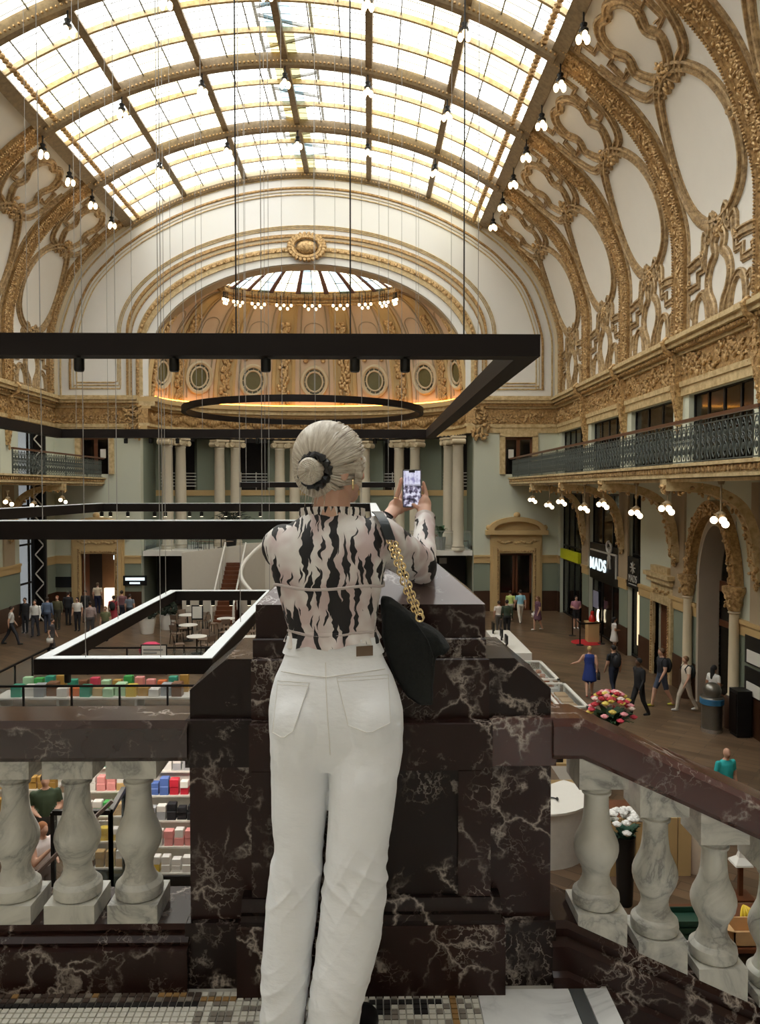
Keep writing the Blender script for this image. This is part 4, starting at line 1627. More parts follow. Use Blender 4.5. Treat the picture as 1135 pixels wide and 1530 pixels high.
# poster, display figure and lit ring inside the gift shop
mb = MB(); mb.box(XR + 0.08, XR + 0.11, 35.6, 36.4, -4.1, -3.3)
mb.build('wall_poster', mat('lilac_grey_poster', (150, 152, 176), 0.6), label='lilac grey poster in the gift shop window', category='poster', smooth=False)
mb = MB(); mb.tube([(XR + 0.05, 35.35 + 0.2 * math.cos(t), -4.4 + 0.3 * math.sin(t)) for t in [-1.2 + k * 0.2 for k in range(13)]], 0.045, 6)
mb.build('neon_crescent', emit('warm_white_neon', (255, 236, 196), 4.0), label='glowing warm white crescent lamp in the gift shop window', category='lamp')
dp = empty('display_stand', (XR - 0.6, 34.2, FL), 'lit timber display plinth carrying a red figure outside the gift shop', 'display stand')
mb = MB(); mb.box(XR - 0.85, XR - 0.35, 33.95, 34.45, FL, FL + 0.85); mb.box(XR - 0.9, XR - 0.3, 33.9, 34.5, FL + 0.85, FL + 0.9)
mb.build('plinth', M['ochre'], dp, smooth=False)
mb = MB(); mb.lathe([(0.0, 0), (0.15, 0.01), (0.16, 0.12), (0.11, 0.26), (0.07, 0.32), (0.09, 0.38), (0.07, 0.46), (0, 0.5)], (XR - 0.6, 34.2, FL + 0.902), 12)
mb.build('red_figure', mat('red_lacquer', (190, 36, 28), 0.35), label='small red seasonal figure', parent=dp) if False else mb.build('figurine', mat('red_lacquer', (190, 36, 28), 0.35), label='small glossy red figurine on the timber display plinth', category='figurine')

# pedimented side door
dr = empty('door_3', (XR, 27.45, FL), 'narrow mahogany door in a gilded frame beside the stone arch', 'door', kind='structure')
a, b, c, d = LOW_R[3]
mb = MB()
for y0, y1 in ((a - 0.28, a), (b, b + 0.28)):
    mb.box(XR - 0.14, XR + 0.1, y0, y1, FL, d + 0.28)
mb.box(XR - 0.14, XR + 0.1, a, b, d, d + 0.28); mb.box(XR - 0.1, XR, a - 0.3, b + 0.3, d + 0.28, d + 0.75)
mb.box(XR - 0.34, XR, a - 0.5, b + 0.5, d + 0.95, d + 1.1); mb.box(XR - 0.24, XR, a - 0.4, b + 0.4, d + 0.75, d + 0.95); mb.box(XR - 0.2, XR, a - 0.1, b + 0.1, d + 1.1, d + 1.35)
mb.build('surround', M['gold_pale'], dr, smooth=False)
mb = MB()
for k in range(10):
    mb.ell((XR - 0.12, lerp(a, b, k / 9), d + 0.5 - 0.1 * abs(math.sin(k * .9))), (0.05, 0.09, 0.06), 6, 4)
for k in range(28):
    for y in (a - 0.1, b + 0.1):
        mb.ell((XR - 0.16, y, FL + 2.7 * k / 27), (0.04, 0.05, 0.05), 5, 3)
mb.build('relief', M['gold'], dr, kind='stuff')
mb = MB(); mb.box(XR + 0.18, XR + 0.26, a, b, FL, d); mb.box(XR + 0.16, XR + 0.18, a + 0.2, b - 0.2, FL + 0.2, FL + 1.1); mb.box(XR + 0.16, XR + 0.18, a + 0.2, b - 0.2, FL + 1.3, d - 0.25)
mb.build('leaf', M['wood_red'], dr, smooth=False)

# great stone arch
ar = empty('door_4', (XR, ARCH_Y, FL), 'tall round stone arch with gilded archivolt and glazed brown doors', 'door', kind='structure')


def arch_pts(r, n=20, x=XR, rz=None):
    return [Vector((x, ARCH_Y + r * math.cos(PI * k / n), ARCH_SPRING + (rz or r) * math.sin(PI * k / n))) for k in range(n + 1)]


# spandrel filling between the square hole and the round head
mb = MB()
RZ = 2.2
n = 20
for x, fl in ((XR - 0.02, False), (XR + 0.44, True)):
    inner = arch_pts(ARCH_W, n, x, RZ)
    outer = [Vector((x, max(ARCH_Y - ARCH_W, min(ARCH_Y + ARCH_W, ARCH_Y + 1.9 * math.cos(PI * k / n))), 0.8 if 0.15 < k / n < 0.85 else lerp(ARCH_SPRING, 0.8, min(1, min(k, n - k) / (0.15 * n))))) for k in range(n + 1)]
    mb.grid([inner, outer], 0, fl)
mb.build('spandrel', M['buff'], ar, smooth=False)
mb = MB()
rr = arch_pts(ARCH_W, n, XR, RZ)
path = [Vector((XR, ARCH_Y + ARCH_W, FL))] + rr + [Vector((XR, ARCH_Y - ARCH_W, FL))]
cen = Vector((XR, ARCH_Y, ARCH_SPRING))
rings = []
for p in path:
    dvec = Vector((0, (p.y - ARCH_Y) * 0.12, max(0, p.z - ARCH_SPRING) * 0.1))
    rings.append([p + Vector((-0.06, 0, 0)), p + Vector((0.7, 0, 0)), p - dvec + Vector((0.7, 0, 0)), p - dvec + Vector((-0.06, 0, 0))])
mb.loft(rings)
mb.build('stone_reveal', mat('warm_grey_stone', (178, 164, 146), 0.6, var=0.06, scale=3), ar)
mb = MB()
mb.loft([[p + Vector((-0.02, 0, 0)), p + Vector((-0.28, 0, 0)), p + d_ + Vector((-0.28, 0, 0)), p + d_ + Vector((-0.02, 0, 0))] for p in arch_pts(1.42, 24, XR, RZ + 0.1) for d_ in [Vector((0, (p.y - ARCH_Y) * 0.26, (p.z - ARCH_SPRING) * 0.2))]])
av = mb.build('archivolt', M['gold_dark'], ar)
mb = MB()
for k in range(40):
    t = PI * (k + .5) / 40
    p = Vector((XR - 0.3, ARCH_Y + 1.6 * math.cos(t), ARCH_SPRING + (RZ + 0.3) * math.sin(t)))
    blob_patch(mb, p, Vector((0, 1, 0)), Vector((0, 0, 1)), Vector((-1, 0, 0)), 0.3, 0.3, 5, 0.085, rnd)
mb.build('leaf_relief', M['gold'], av, kind='stuff')
for s in (-1, 1):
    y = ARCH_Y + s * 1.6
    mb = MB(); mb.lathe([(0.24, 0), (0.24, 0.9), (0.2, 0.95), (0, 0.95)], (XR - 0.2, y, FL), 14)
    mb.build('colonnette_base', M['wood_dark'], ar)
    mb = MB(); mb.lathe([(0.18, 0.95), (0.15, 1.0), (0.135, 3.3), (0.18, 3.35), (0.14, 3.4)], (XR - 0.2, y, FL), 14)
    mb.build('colonnette', M['buff'], ar)
    mb = MB(); mb.lathe([(0.17, 3.4), (0.24, 3.6), (0.22, 3.75), (0.34, 3.95), (0.34, 4.1), (0.2, 4.12)], (XR - 0.2, y, FL), 12)
    blob_patch(mb, Vector((XR - 0.42, y, FL + 3.75)), Vector((0, 1, 0)), Vector((0, 0, 1)), Vector((-1, 0, 0)), 0.4, 0.5, 14, 0.07, rnd)
    mb.build('capital', M['gold'], ar)
mb = MB()
X6 = XR + 0.62
for y0, y1 in ((-1.25, -1.1), (1.1, 1.25), (-0.07, 0.07)):
    mb.box(X6, X6 + 0.1, ARCH_Y + y0, ARCH_Y + y1, FL, -1.4 if abs(y0) < 0.5 else -1.2)
for z0, z1 in ((-2.85, -2.65), (-1.75, -1.4), (FL, FL + 0.3)):
    mb.box(X6, X6 + 0.12, ARCH_Y - 1.25, ARCH_Y + 1.25, z0, z1)
mb.bar((X6 + .05, ARCH_Y, -1.4), (X6 + .05, ARCH_Y, 0.7), 0.07, 0.07)
mb.build('door_frame', M['wood_red'], ar, smooth=False)
for y0, y1 in ((-1.1, -0.07), (0.07, 1.1)):
    for z0, z1 in ((FL + 0.3, -2.85), (-2.65, -1.75)):
        g = MB(); g.box(X6 + 0.04, X6 + 0.06, ARCH_Y + y0, ARCH_Y + y1, z0, z1); g.build('pane', M['dglass'], ar, smooth=False)
g = MB(); g.add([Vector((X6 + 0.05, p.y, p.z)) for p in arch_pts(ARCH_W, n, XR, RZ)], [tuple(range(n + 1))]); g.build('fanlight', M['dglass'], ar, smooth=False)

# notice boards at the street-level wall beyond the arch
for z0, nm in ((-3.35, 'upper'), (-4.25, 'lower')):
    nb = empty('notice_board', (XR, 20.9, z0), '%s dark notice board with a white sheet beyond the stone arch' % nm, 'notice board')
    mb = MB(); mb.box(XR - 0.08, XR - 0.03, 20.3, 21.3, z0, z0 + 0.8); mb.build('board', M['black'], nb, smooth=False)
    mb = MB(); mb.box(XR - 0.1, XR - 0.08, 20.4, 21.15, z0 + 0.05, z0 + 0.4); mb.build('sheet', M['white_paint'], nb, smooth=False)

# ================================================================ LEFT WALL: glazed bay with the zigzag mast
mb = MB()
lw = framed('window_11', 38.5, 41.6, FL, 4.72, 2, 5, 'tall glazed bay with a bright milky screen behind the zigzag mast', side=-1, glass='cglass', mats='bronze')
mb = MB(); mb.box(XL - 0.8, XL - 0.75, 38.6, 41.5, FL, 4.7)
mb.build('screen', emit('daylit_screen', (188, 194, 200), 0.55), lw, smooth=False)
tw = empty('lattice_mast', (XL + 0.7, 39.8, FL), 'slim black mast with a white zigzag between two uprights by the glazed bay', 'mast')
xm = at_y(59, 800, 39.8).x
for dx in (-0.3, 0.3):
    mb = MB(); mb.box(xm + dx - 0.06, xm + dx + 0.06, 39.7, 39.85, FL, 4.5); mb.build('upright', M['black'], tw, smooth=False)
mb = MB(); mb.box(xm - 0.3, xm + 0.3, 39.86, 39.9, FL, 4.5); mb.build('backing', M['bronze'], tw, smooth=False)
k = 0
z = FL
while z < 4.2:
    mb = MB(); a = -0.22 if k % 2 else 0.22
    mb.bar((xm + a, 39.78, z), (xm - a, 39.78, z + 0.5), 0.05, 0.06, (0, 1, 0)); mb.build('zigzag_strut', M['white_paint'], tw, smooth=False)
    z += 0.5; k += 1

# ================================================================ HANGING LIGHT FRAMES
def light_frame(x0, x1, y0, y1, zt, h, w, label, white_top=True, spots=(), cables=()):
    root = empty('hanging_luminaire', ((x0 + x1) / 2, y0, zt - h), label, 'light frame')
    for nm, a in (('beam', (x0, x1, y0, y0 + w)), ('beam', (x0, x1, y1 - w, y1)), ('beam', (x0, x0 + w, y0 + w, y1 - w)), ('beam', (x1 - w, x1, y0 + w, y1 - w))):
        mb = MB(); mb.box(a[0], a[1], a[2], a[3], zt - h, zt)
        o = mb.build(nm, M['bronze'], root, smooth=False)
        if white_top:
            mb = MB(); e = 0.02; mb.box(a[0] + (e if a[0] == x0 else 0), a[1] - (e if a[1] == x1 else 0), a[2] + (e if a[2] == y0 else 0), a[3] - (e if a[3] == y1 else 0), zt - 0.01, zt + 0.012)
            mb.build('diffuser', M['ledwhite'], o, smooth=False)
    for x, y, lit in spots:
        mb = MB(); mb.lathe([(0.0, 0), (0.05, 0), (0.055, 0.02), (0.055, 0.13), (0.02, 0.14), (0.02, 0.16), (0, 0.16)], (x, y, zt - h - 0.15), 12)
        s = mb.build('spotlight', M['black'], root)
        mb = MB(); mb.lathe([(0.0, -0.004), (0.045, -0.004), (0.045, 0.004), (0, 0.004)], (x, y, zt - h - 0.152), 12)
        mb.build('lens', M['downlight'] if lit else M['black'], s)
    for x, y, r in cables:
        zz = sky_arc(max(-1, min(1, (x - CX) / SKY_W))).z
        mb = MB(); mb.tube([(x, y, zt), (x, y, zz)], r, 5)
        mb.build('cable', M['cable_dark' if r == 0.009 else 'cable'], root)
    return root


# the great frame above eye level
SF = 0.70
yn, yf = 11.7 * SF, 30.6 * SF
zb = 1.55 + 2.04 * SF
x1 = at_y(807, 515, yn).x
x0 = -12.4 * SF
cab = [(at_y(p, 400, yn + 0.12).x, yn + 0.12, 0.009) for p in (352, 523, 693)]
cab += [(at_y(p, 300, yf - 0.1).x, yf - 0.1, 0.007) for p in (110, 195, 300, 420, 470, 500, 600)]
cab += [(x0 + 0.1, lerp(yn, yf, f), 0.006) for f in (0.55, 0.7, 0.85)] + [(x1 - 0.1, lerp(yn, yf, f), 0.006) for f in (0.3, 0.6)]
sp_ = [(at_y(p, 531, yn + 0.12).x, yn + 0.12, False) for p in (118, 260, 397, 530, 605)] + [(at_y(p, 657, yf - 0.12).x, yf - 0.12, False) for p in (188, 225, 265, 385, 500, 560)]
light_frame(x0, x1, yn, yf, zb + 0.235, 0.235, 0.24, 'great dark bronze rectangular light frame hanging above head height', False, sp_, cab)
# long frame a little below eye level
yn2, yf2 = 10.1, 23.0
zt2 = at_y(200, 779, yn2).z
sp_ = [(at_y(p, 768, yf2 - 0.1).x, yf2 - 0.1, True) for p in (152, 165, 191, 231, 247, 283, 301, 337, 357, 389)]
cab = [(at_y(p, 500, yn2 + 0.1).x, yn2 + 0.1, 0.006) for p in (60, 240, 390)] + [(at_y(p, 500, yf2 - 0.1).x, yf2 - 0.1, 0.008) for p in (160, 255, 395, 540)]
light_frame(-8.1, 0.25, yn2, yf2, zt2, 0.24, 0.2, 'long dark light frame with white upper face, hung below the great frame', True, sp_, cab)
# low frame over the café
yn3, yf3 = 12.4, 20.9
zt3 = at_y(180, 985, yn3).z
l3, r3 = at_y(50, 985, yn3).x, at_y(318, 985, yn3).x
cab = [(at_y(p, 985, yn3 + 0.1).x, yn3 + 0.1, 0.007) for p in (128, 240)] + [(l3 + 0.12, lerp(yn3, yf3, f), 0.008) for f in (0.45, 0.9)] + [(r3 - 0.12, lerp(yn3, yf3, f), 0.008) for f in (0.4, 0.95)]
sp_ = [(at_y(p, 892, yf3 - 0.1).x, yf3 - 0.1, True) for p in (281, 300, 318, 345, 372)] + [(at_y(101, 1010, yn3 + 0.1).x, yn3 + 0.1, False)]
light_frame(l3, r3, yn3, yf3, zt3, 0.25, 0.22, 'small low light frame with white upper face hanging over the café tables', True, sp_, cab)
# small far frame
yn4 = 34.0
a, b = at_y(357, 724, yn4), at_y(590, 724, yn4)
light_frame(a.x, b.x, yn4, yn4 + 5, a.z + 0.1, 0.22, 0.2, 'far small dark light frame hanging before the apse columns', True, (), [(a.x + 0.3, yn4 + .1, 0.012), (b.x - 0.3, yn4 + .1, 0.012)])
# ring
rc = Vector((CX, 41.0 - 0.4, 1.55 + 3.95))
ring = empty('hanging_light_ring', rc, 'great dark ring light hanging in the mouth of the apse', 'light ring')
R_ = 6.2
mb = MB()
mb.loft([[rc + Vector(((R_ + e) * math.cos(t), (R_ + e) * math.sin(t), z)) for e, z in ((-.12, 0), (.12, 0), (.12, .3), (-.12, .3))] for t in [2 * PI * k / 72 for k in range(72)]], closed=True)
mb.build('hoop', M['bronze'], ring)
for k in range(12):
    t = 2 * PI * (k + .3) / 12
    p = rc + Vector((R_ * math.cos(t), R_ * math.sin(t), 0.3))
    if p.y > YB - 0.5: continue
    mb = MB(); mb.tube([p, Vector((p.x, p.y, sky_arc((p.x - CX) / SKY_W).z))], 0.012, 5)
    mb.build('cable', M['cable'], ring)
# ================================================================ THE TERRACE AND ITS BALUSTRADE
XS = 0.74           # edge of the top landing; the stair goes down beyond it
SL = 0.463          # slope of the stair
mb = MB(); mb.box(XL, XS, Y0, 2.62, -0.4, 0.0); mb.box(XL, XS, Y0, 2.3, FL, -0.4)
tf = mb.build('floor_terrace', mat('pale_mosaic_bed', (176, 172, 162), 0.6), smooth=False)
tag(tf, 'mosaic and marble floor of the viewing terrace', 'floor', kind='structure')
# marble inlays
for x0, x1, y0, y1, m, nm in ((0.335, 0.62, 1.2, 2.30, 'wslab', 'marble_slab'), (0.62, 0.665, 1.2, 2.30, 'grey_paint', 'grey_marble_strip'), (0.665, XS, 1.2, 2.30, 'wslab', 'marble_slab')):
    mb = MB(); mb.box(x0, x1 - 0.003, y0, y1, -0.02, 0.006)
    mb.build(nm, M[m] if nm != 'grey_marble_strip' else mat('charcoal_marble', (74, 76, 76), 0.35), tf, smooth=False)
TS = {k: mat('tessera_' + k, c, 0.45, var=0.12, scale=30) for k, c in (('white', (206, 202, 190)), ('black', (38, 36, 35)), ('ochre', (150, 116, 70)), ('grey', (128, 120, 110)), ('brown', (74, 60, 52)))}
tm = {}
for k in TS:
    q = MB(); e = 0.0098
    q.hexa([(-e, -e, 0), (e, -e, 0), (e, e, 0), (-e, e, 0)], [(-e * .9, -e * .9, .006), (e * .9, -e * .9, .006), (e * .9, e * .9, .006), (-e * .9, e * .9, .006)])
    tm[k] = q.mesh('tessera'); tm[k].materials.append(TS[k])
rt = random.Random(3)
PT = 0.0222


def tess_colour(x, iy):
    if x < -0.52:
        if iy >= 9: return rt.choice(['brown', 'grey', 'brown', 'ochre'])
        if iy >= 8: return rt.choice(['brown', 'brown', 'grey'])
        if iy == 7: return 'black'
        return 'white'
    if -0.52 <= x < -0.5 and iy <= 7: return 'black'
    if x < -0.4:
        return 'ochre' if iy == 8 else rt.choice(['grey', 'white'])
    if 0.25 < x < 0.275 or (iy == 9 and x < 0.27): return 'ochre'
    if x > 0.0 and iy in (5, 6, 7) and (int(x / PT) % 5 in (1, 2) or iy == 7) and x < 0.23: return 'black'
    return rt.choice(['white', 'grey', 'white'])


count = 0
rest = MB()
iy0 = 2.315 - 10 * PT
for iy in range(10, -40, -1):
    for ix in range(-60, 15):
        x = ix * PT + PT / 2
        if x > 0.325: continue
        y = iy0 + iy * PT
        u, v = px_of((x, y, 0))
        k = tess_colour(x, iy)
        y += 0
        vis = -8 < u < 1143 and v < 1536 and (u < 395 or u > 535) and y < 2.285 + (0.03 if x < -0.42 else 0)
        if vis and count < 300:
            inst('tessera', tm[k], (x, y, 0.0), tf); count += 1
        elif iy > -25 and y < 2.315:
            rest.box(x - .0095, x + .0095, y - .0095, y + .0095, 0, 0.005, list(TS).index(k))
rest.build('mosaic', [TS[k] for k in TS], tf, smooth=False, kind='stuff')

# the stair: steps going down beside the sloping balustrade
stair = empty('staircase', (XS, 1.0, FL), 'marble staircase going down from the terrace beside the sloping balustrade', 'staircase', kind='structure')
for k in range(20):
    x = XS + 0.335 * k
    mb = MB(); mb.box(x, x + 0.345, -2.0, 2.31, -0.155 * (k + 1) - 0.6, -0.155 * (k + 1))
    mb.build('step', M['wslab'], stair, smooth=False)

# ---- level balustrade
RF, RB = 2.318, 2.515
ZT, ZU, ZP = 0.838, 0.713, 0.2


def rail_section(xa, za, xb, zb, mb, front=RF, back=RB):
    """handrail of moulded section between two x positions (za, zb: height of the top)"""
    prof = [(front + 0.012, -0.125), (front, -0.11), (front, -0.02), (front + 0.02, 0.0), (back - 0.02, 0.0), (back, -0.02), (back, -0.11), (back - 0.012, -0.125)]
    mb.loft([[Vector((xa, y, za + z)) for y, z in prof], [Vector((xb, y, zb + z)) for y, z in prof]])


XPL, XPR = -0.556, 0.572         # outer faces of the pier
M['rail_a'] = dark_marble('polished_brown_marble', (36, 25, 23), (62, 44, 40), seed=1.3, rough=0.13, spec=0.7)
M['rail_b'] = dark_marble('polished_brown_marble_b', (34, 24, 22), (58, 42, 38), seed=6.4, rough=0.13, spec=0.7)
bal = empty('balustrade', (-2.3, 2.42, 0), 'level marble balustrade with dark rail and white balusters along the terrace edge', 'balustrade', kind='structure')
xs = [-3.6, -2.35, -1.2, XPL]
for a, b, m in zip(xs, xs[1:], ('rail_a', 'rail_b', 'rail_a')):
    mb = MB(); rail_section(a, ZT, b, ZT, mb); mb.build('rail', M[m], bal, angle=30)
for a, b, m in zip(xs, xs[1:], ('marble', 'marble_c', 'marble')):
    mb = MB()
    prof = [(2.30, 0), (2.30, 0.135), (2.318, 0.142), (2.312, 0.155), (2.335, 0.172), (2.325, 0.188), (2.338, ZP), (2.56, ZP), (2.56, -0.4), (2.30, -0.4)]
    mb.loft([[Vector((x, y, z)) for y, z in prof] for x in (a, b)]); mb.build('plinth', M[m], bal, angle=25)
bal2 = empty('balustrade', (XPR, 2.42, 0), 'sloping marble balustrade descending with the stair beside the pier', 'balustrade', kind='structure')
XK = 0.665
mb = MB()
prof = [(RF + 0.012, -0.125), (RF, -0.11), (RF, -0.02), (RF + 0.02, 0.0), (RB - 0.02, 0.0), (RB, -0.02), (RB, -0.11), (RB - 0.012, -0.125)]
pts = [(XPR, ZT), (XK, ZT), (1.4, ZT - SL * (1.4 - XK)), (3.0, ZT - SL * (3.0 - XK))]
mb.loft([[Vector((x, y, z + q)) for y, q in prof] for x, z in pts])
M['marble_rail'] = dark_marble('red_brown_polished_marble', (54, 27, 22), (84, 46, 38), seed=2.2, rough=0.12, spec=0.6)
mb.build('rail', M['marble_rail'], bal2, angle=30)
ZQ = lambda x: ZP - 0.02 - SL * max(0.0, x - 0.66)
mb = MB()
pts = [(XPR, ZP), (0.62, ZP), (1.4, ZQ(1.4)), (3.0, ZQ(3.0))]
prof = [(2.30, -0.16), (2.318, -0.15), (2.312, -0.07), (2.335, -0.05), (2.325, -0.02), (2.338, 0), (2.56, 0), (2.56, -0.9), (2.30, -0.9)]
mb.loft([[Vector((x, y, z + q)) for y, q in prof] for x, z in pts])
mb.build('stringer', M['marble'], bal2, angle=25)

BPROF = [(0.066, .056), (.0735, .062), (.0755, .078), (.073, .095), (.064, .104), (.058, .108), (.053, .118), (.045, .136), (.0425, .152), (.046, .172), (.057, .194), (.067, .215), (.0715, .236), (.071, .252), (.066, .27), (.056, .292), (.047, .314), (.0425, .338), (.0395, .37), (.0385, .405), (.039, .413), (.046, .416), (.047, .424), (.041, .428), (.042, .434), (.054, .446), (.061, .455)]
bb = MB(); bb.lathe(BPROF, (0, 0, 0), 28)
bbm = bb.mesh('shaft'); bbm.materials.append(M['wmarble']); bbm.polygons.foreach_set('use_smooth', [True] * len(bbm.polygons)); bbm.set_sharp_from_angle(angle=0.5)
HB = 0.0775
for k in range(8):
    x = at_y(208, 1270, 2.415).x - 0.1955 * k
    root = empty('baluster', (x, 2.415, ZP), None)
    root.parent = bal; root.location = Vector((x, 2.415, ZP)) - bal.location
    inst('shaft', bbm, (0, 0, 0), root)
    for z0, z1, nm in ((0, 0.058, 'base_block'), (0.455, 0.513, 'abacus')):
        q = MB(); q.box(x - HB, x + HB, 2.415 - HB, 2.415 + HB, ZP + z0, ZP + z1); q.build(nm, M['wmarble'], root, smooth=False)
for k in range(6):
    x = at_y(890, 1270, 2.415).x + 0.192 * k
    dz = ZQ(x) + 0.012
    root = empty('baluster', (x, 2.415, dz), None)
    root.parent = bal2; root.location = Vector((x, 2.415, dz)) - bal2.location
    inst('shaft', bbm, (0, 0, -0.0), root)
    for nm in ('base_block', 'abacus'):
        q = MB()
        L, R = x - HB, x + HB
        y0, y1 = 2.415 - HB, 2.415 + HB
        top = lambda u: ZT - 0.125 - SL * max(0, u - XK)
        bot = lambda u: ZQ(u) - 0.004
        if nm == 'base_block':
            zt_ = dz + 0.058
            b = [(L, y0, bot(L)), (R, y0, bot(R)), (R, y1, bot(R)), (L, y1, bot(L))]; t = [(L, y0, zt_), (R, y0, zt_), (R, y1, zt_), (L, y1, zt_)]
        else:
            zb_ = dz + 0.455
            b = [(L, y0, zb_), (R, y0, zb_), (R, y1, zb_), (L, y1, zb_)]; t = [(L, y0, top(L)), (R, y0, top(R)), (R, y1, top(R)), (L, y1, top(L))]
        q.hexa(b, t); q.build(nm, M['wmarble'], root, smooth=False)

# ---- the pier
pier = empty('stone_pier', (0.01, 2.5, 0), 'massive dark veined marble pier with a hipped cap at the head of the stair', 'pier', kind='structure')


def block(nm, x0, x1, y0, y1, z0, z1, m, bev=0.004):
    q = MB()
    e = bev
    q.loft([[Vector((a, b, z0)) for a, b in ((x0, y0), (x1, y0), (x1, y1), (x0, y1))],
            [Vector((a, b, z1 - e)) for a, b in ((x0, y0), (x1, y0), (x1, y1), (x0, y1))],
            [Vector((a, b, z1)) for a, b in ((x0 + e, y0 + e), (x1 - e, y0 + e), (x1 - e, y1 - e), (x0 + e, y1 - e))]])
    return q.build(nm, M[m], pier, smooth=False)


CXL, CXR = -0.358, 0.376
block('side_base', XPL - 0.012, CXL - 0.03, 2.325, 2.72, 0, 0.205, 'marble_c'); block('side_base', CXR + 0.03, XPR + 0.012, 2.325, 2.72, 0, 0.205, 'marble_c')
block('side_shaft', XPL, CXL, 2.352, 2.7, 0.205, 0.69, 'marble_b'); block('side_shaft', CXR, XPR, 2.352, 2.7, 0.205, 0.69, 'marble_b')
block('side_band', XPL - 0.01, CXL, 2.335, 2.71, 0.69, 0.84, 'marble_c'); block('side_band', CXR, XPR + 0.012, 2.335, 2.71, 0.69, 0.84, 'marble_rail')
block('centre_base', CXL - 0.042, CXR + 0.042, 2.272, 2.7, 0, 0.222, 'marble')
q = MB()
prof = [(2.278, 0.222), (2.278, 0.235), (2.29, 0.248), (2.284, 0.262), (2.296, 0.274), (2.306, 0.292), (2.32, 0.296), (2.7, 0.296), (2.7, 0.222)]
q.loft([[Vector((x, y, z)) for y, z in prof] for x in (CXL - 0.03, CXR + 0.03)]); q.build('base_moulding', M['marble_c'], pier, angle=25)
block('centre_panel', CXL + 0.11, CXR - 0.10, 2.322, 2.7, 0.296, 0.69, 'marble_c')
block('centre_stile', CXL, CXL + 0.11, 2.306, 2.7, 0.296, 0.69, 'marble'); block('centre_stile', CXR - 0.10, CXR, 2.306, 2.7, 0.296, 0.69, 'marble')
block('centre_band', CXL - 0.006, CXR + 0.004, 2.30, 2.72, 0.69, 0.836, 'marble')
q = MB()
sh = [(XPL + 0.0, 0.84), (XPL + 0.0, 0.925), (XPL + 0.115, 1.022), (XPR - 0.115, 1.022), (XPR, 0.925), (XPR, 0.84)]
q.hexa([Vector((x, 2.36, z)) for x, z in sh], [Vector((x, 2.70, z)) for x, z in sh]); q.build('shoulder_block', M['marble_c'], pier, smooth=False, fix=True)
block('neck_block', CXL - 0.005, CXR, 2.345, 2.72, 0.836, 1.024, 'marble')
block('upper_step', CXL - 0.004, CXR - 0.006, 2.375, 2.74, 1.024, 1.082, 'marble_b')
x0, x1, y0, y1 = CXL + 0.003, CXR - 0.006, 2.395, 2.80
q = MB()
q.box(x0, x1, y0, y1, 1.082, 1.186); q.build('cap_block', M['marble_b'], pier, smooth=False)
q = MB()
q.add([(x0, y0, 1.186), (x1, y0, 1.186), (x1, y1, 1.186), (x0, y1, 1.186), (x0 + 0.13, 2.6, 1.305), (x1 - 0.145, 2.6, 1.305)], [(0, 1, 5, 4), (1, 2, 5), (2, 3, 4, 5), (3, 0, 4), (3, 2, 1, 0)])
q.build('hipped_cap', M['marble_top'], pier, smooth=False)
# ================================================================ THE PERSON AT THE PIER
def fuse(mb, voxel, smooth=4, factor=0.5, name='fused'):
    """voxel-fuse overlapping closed shapes into one continuous surface"""
    me = mb.mesh(name)
    o = bpy.data.objects.new(name, me)
    COL.objects.link(o)
    r = o.modifiers.new('r', 'REMESH'); r.mode = 'VOXEL'; r.voxel_size = voxel
    if smooth:
        s = o.modifiers.new('s', 'SMOOTH'); s.iterations = smooth; s.factor = factor
    bpy.context.view_layer.update()
    dg = bpy.context.evaluated_depsgraph_get()
    out = bpy.data.meshes.new_from_object(o.evaluated_get(dg))
    bpy.data.objects.remove(o)
    bpy.data.meshes.remove(me)
    out.polygons.foreach_set('use_smooth', [True] * len(out.polygons))
    return out


def place(name, me, mats, parent=None, base=(0, 0, 0), **props):
    """object from a world-space mesh with its origin moved to base"""
    me.transform(Matrix.Translation(-Vector(base)))
    me.materials.clear()
    for m in (mats if isinstance(mats, (list, tuple)) else [mats]):
        me.materials.append(m)
    me.name = name
    o = bpy.data.objects.new(name, me)
    COL.objects.link(o)
    if parent is not None:
        o.parent = parent
        o.location = Vector(base) - world_loc(parent)
    else:
        o.location = base
    for k, v in props.items():
        o[k] = v
    return o


def px_ring(y, xl, xr, rd, yc, n=28, p=2.0, dy=0.0):
    """elliptic body section whose silhouette spans xl..xr at row y"""
    a, b = at_y(xl, y, yc), at_y(xr, y, yc)
    c = (a + b) / 2
    hw = (b.x - a.x) / 2
    out = []
    for k in range(n):
        t = 2 * PI * k / n
        cs, sn = math.cos(t), math.sin(t)
        e = 2 / p
        out.append(Vector((c.x + hw * math.copysign(abs(cs) ** e, cs), c.y + rd * math.copysign(abs(sn) ** e, sn), c.z + dy * sn)))
    return out


def rings_at(tab, step=8):
    """resample a pixel table to even rows"""
    ys = sorted(t[0] for t in tab)
    tab = sorted(tab)
    rows = []
    y = ys[0]
    while y < ys[-1]:
        rows.append((y,) + interp(tab, y)); y += step
    rows.append((ys[-1],) + interp(tab, ys[-1]))
    return rows


skin = mat('fair_skin', (206, 164, 142), 0.5, var=0.04, scale=25)
skin.node_tree.nodes['Principled BSDF'].inputs['Subsurface Weight'].default_value = 0.08
FEET = at_z(478, 1560, 0.0)
FEET = Vector((at_y(470, 1500, 2.04).x, 2.04, 0.0))

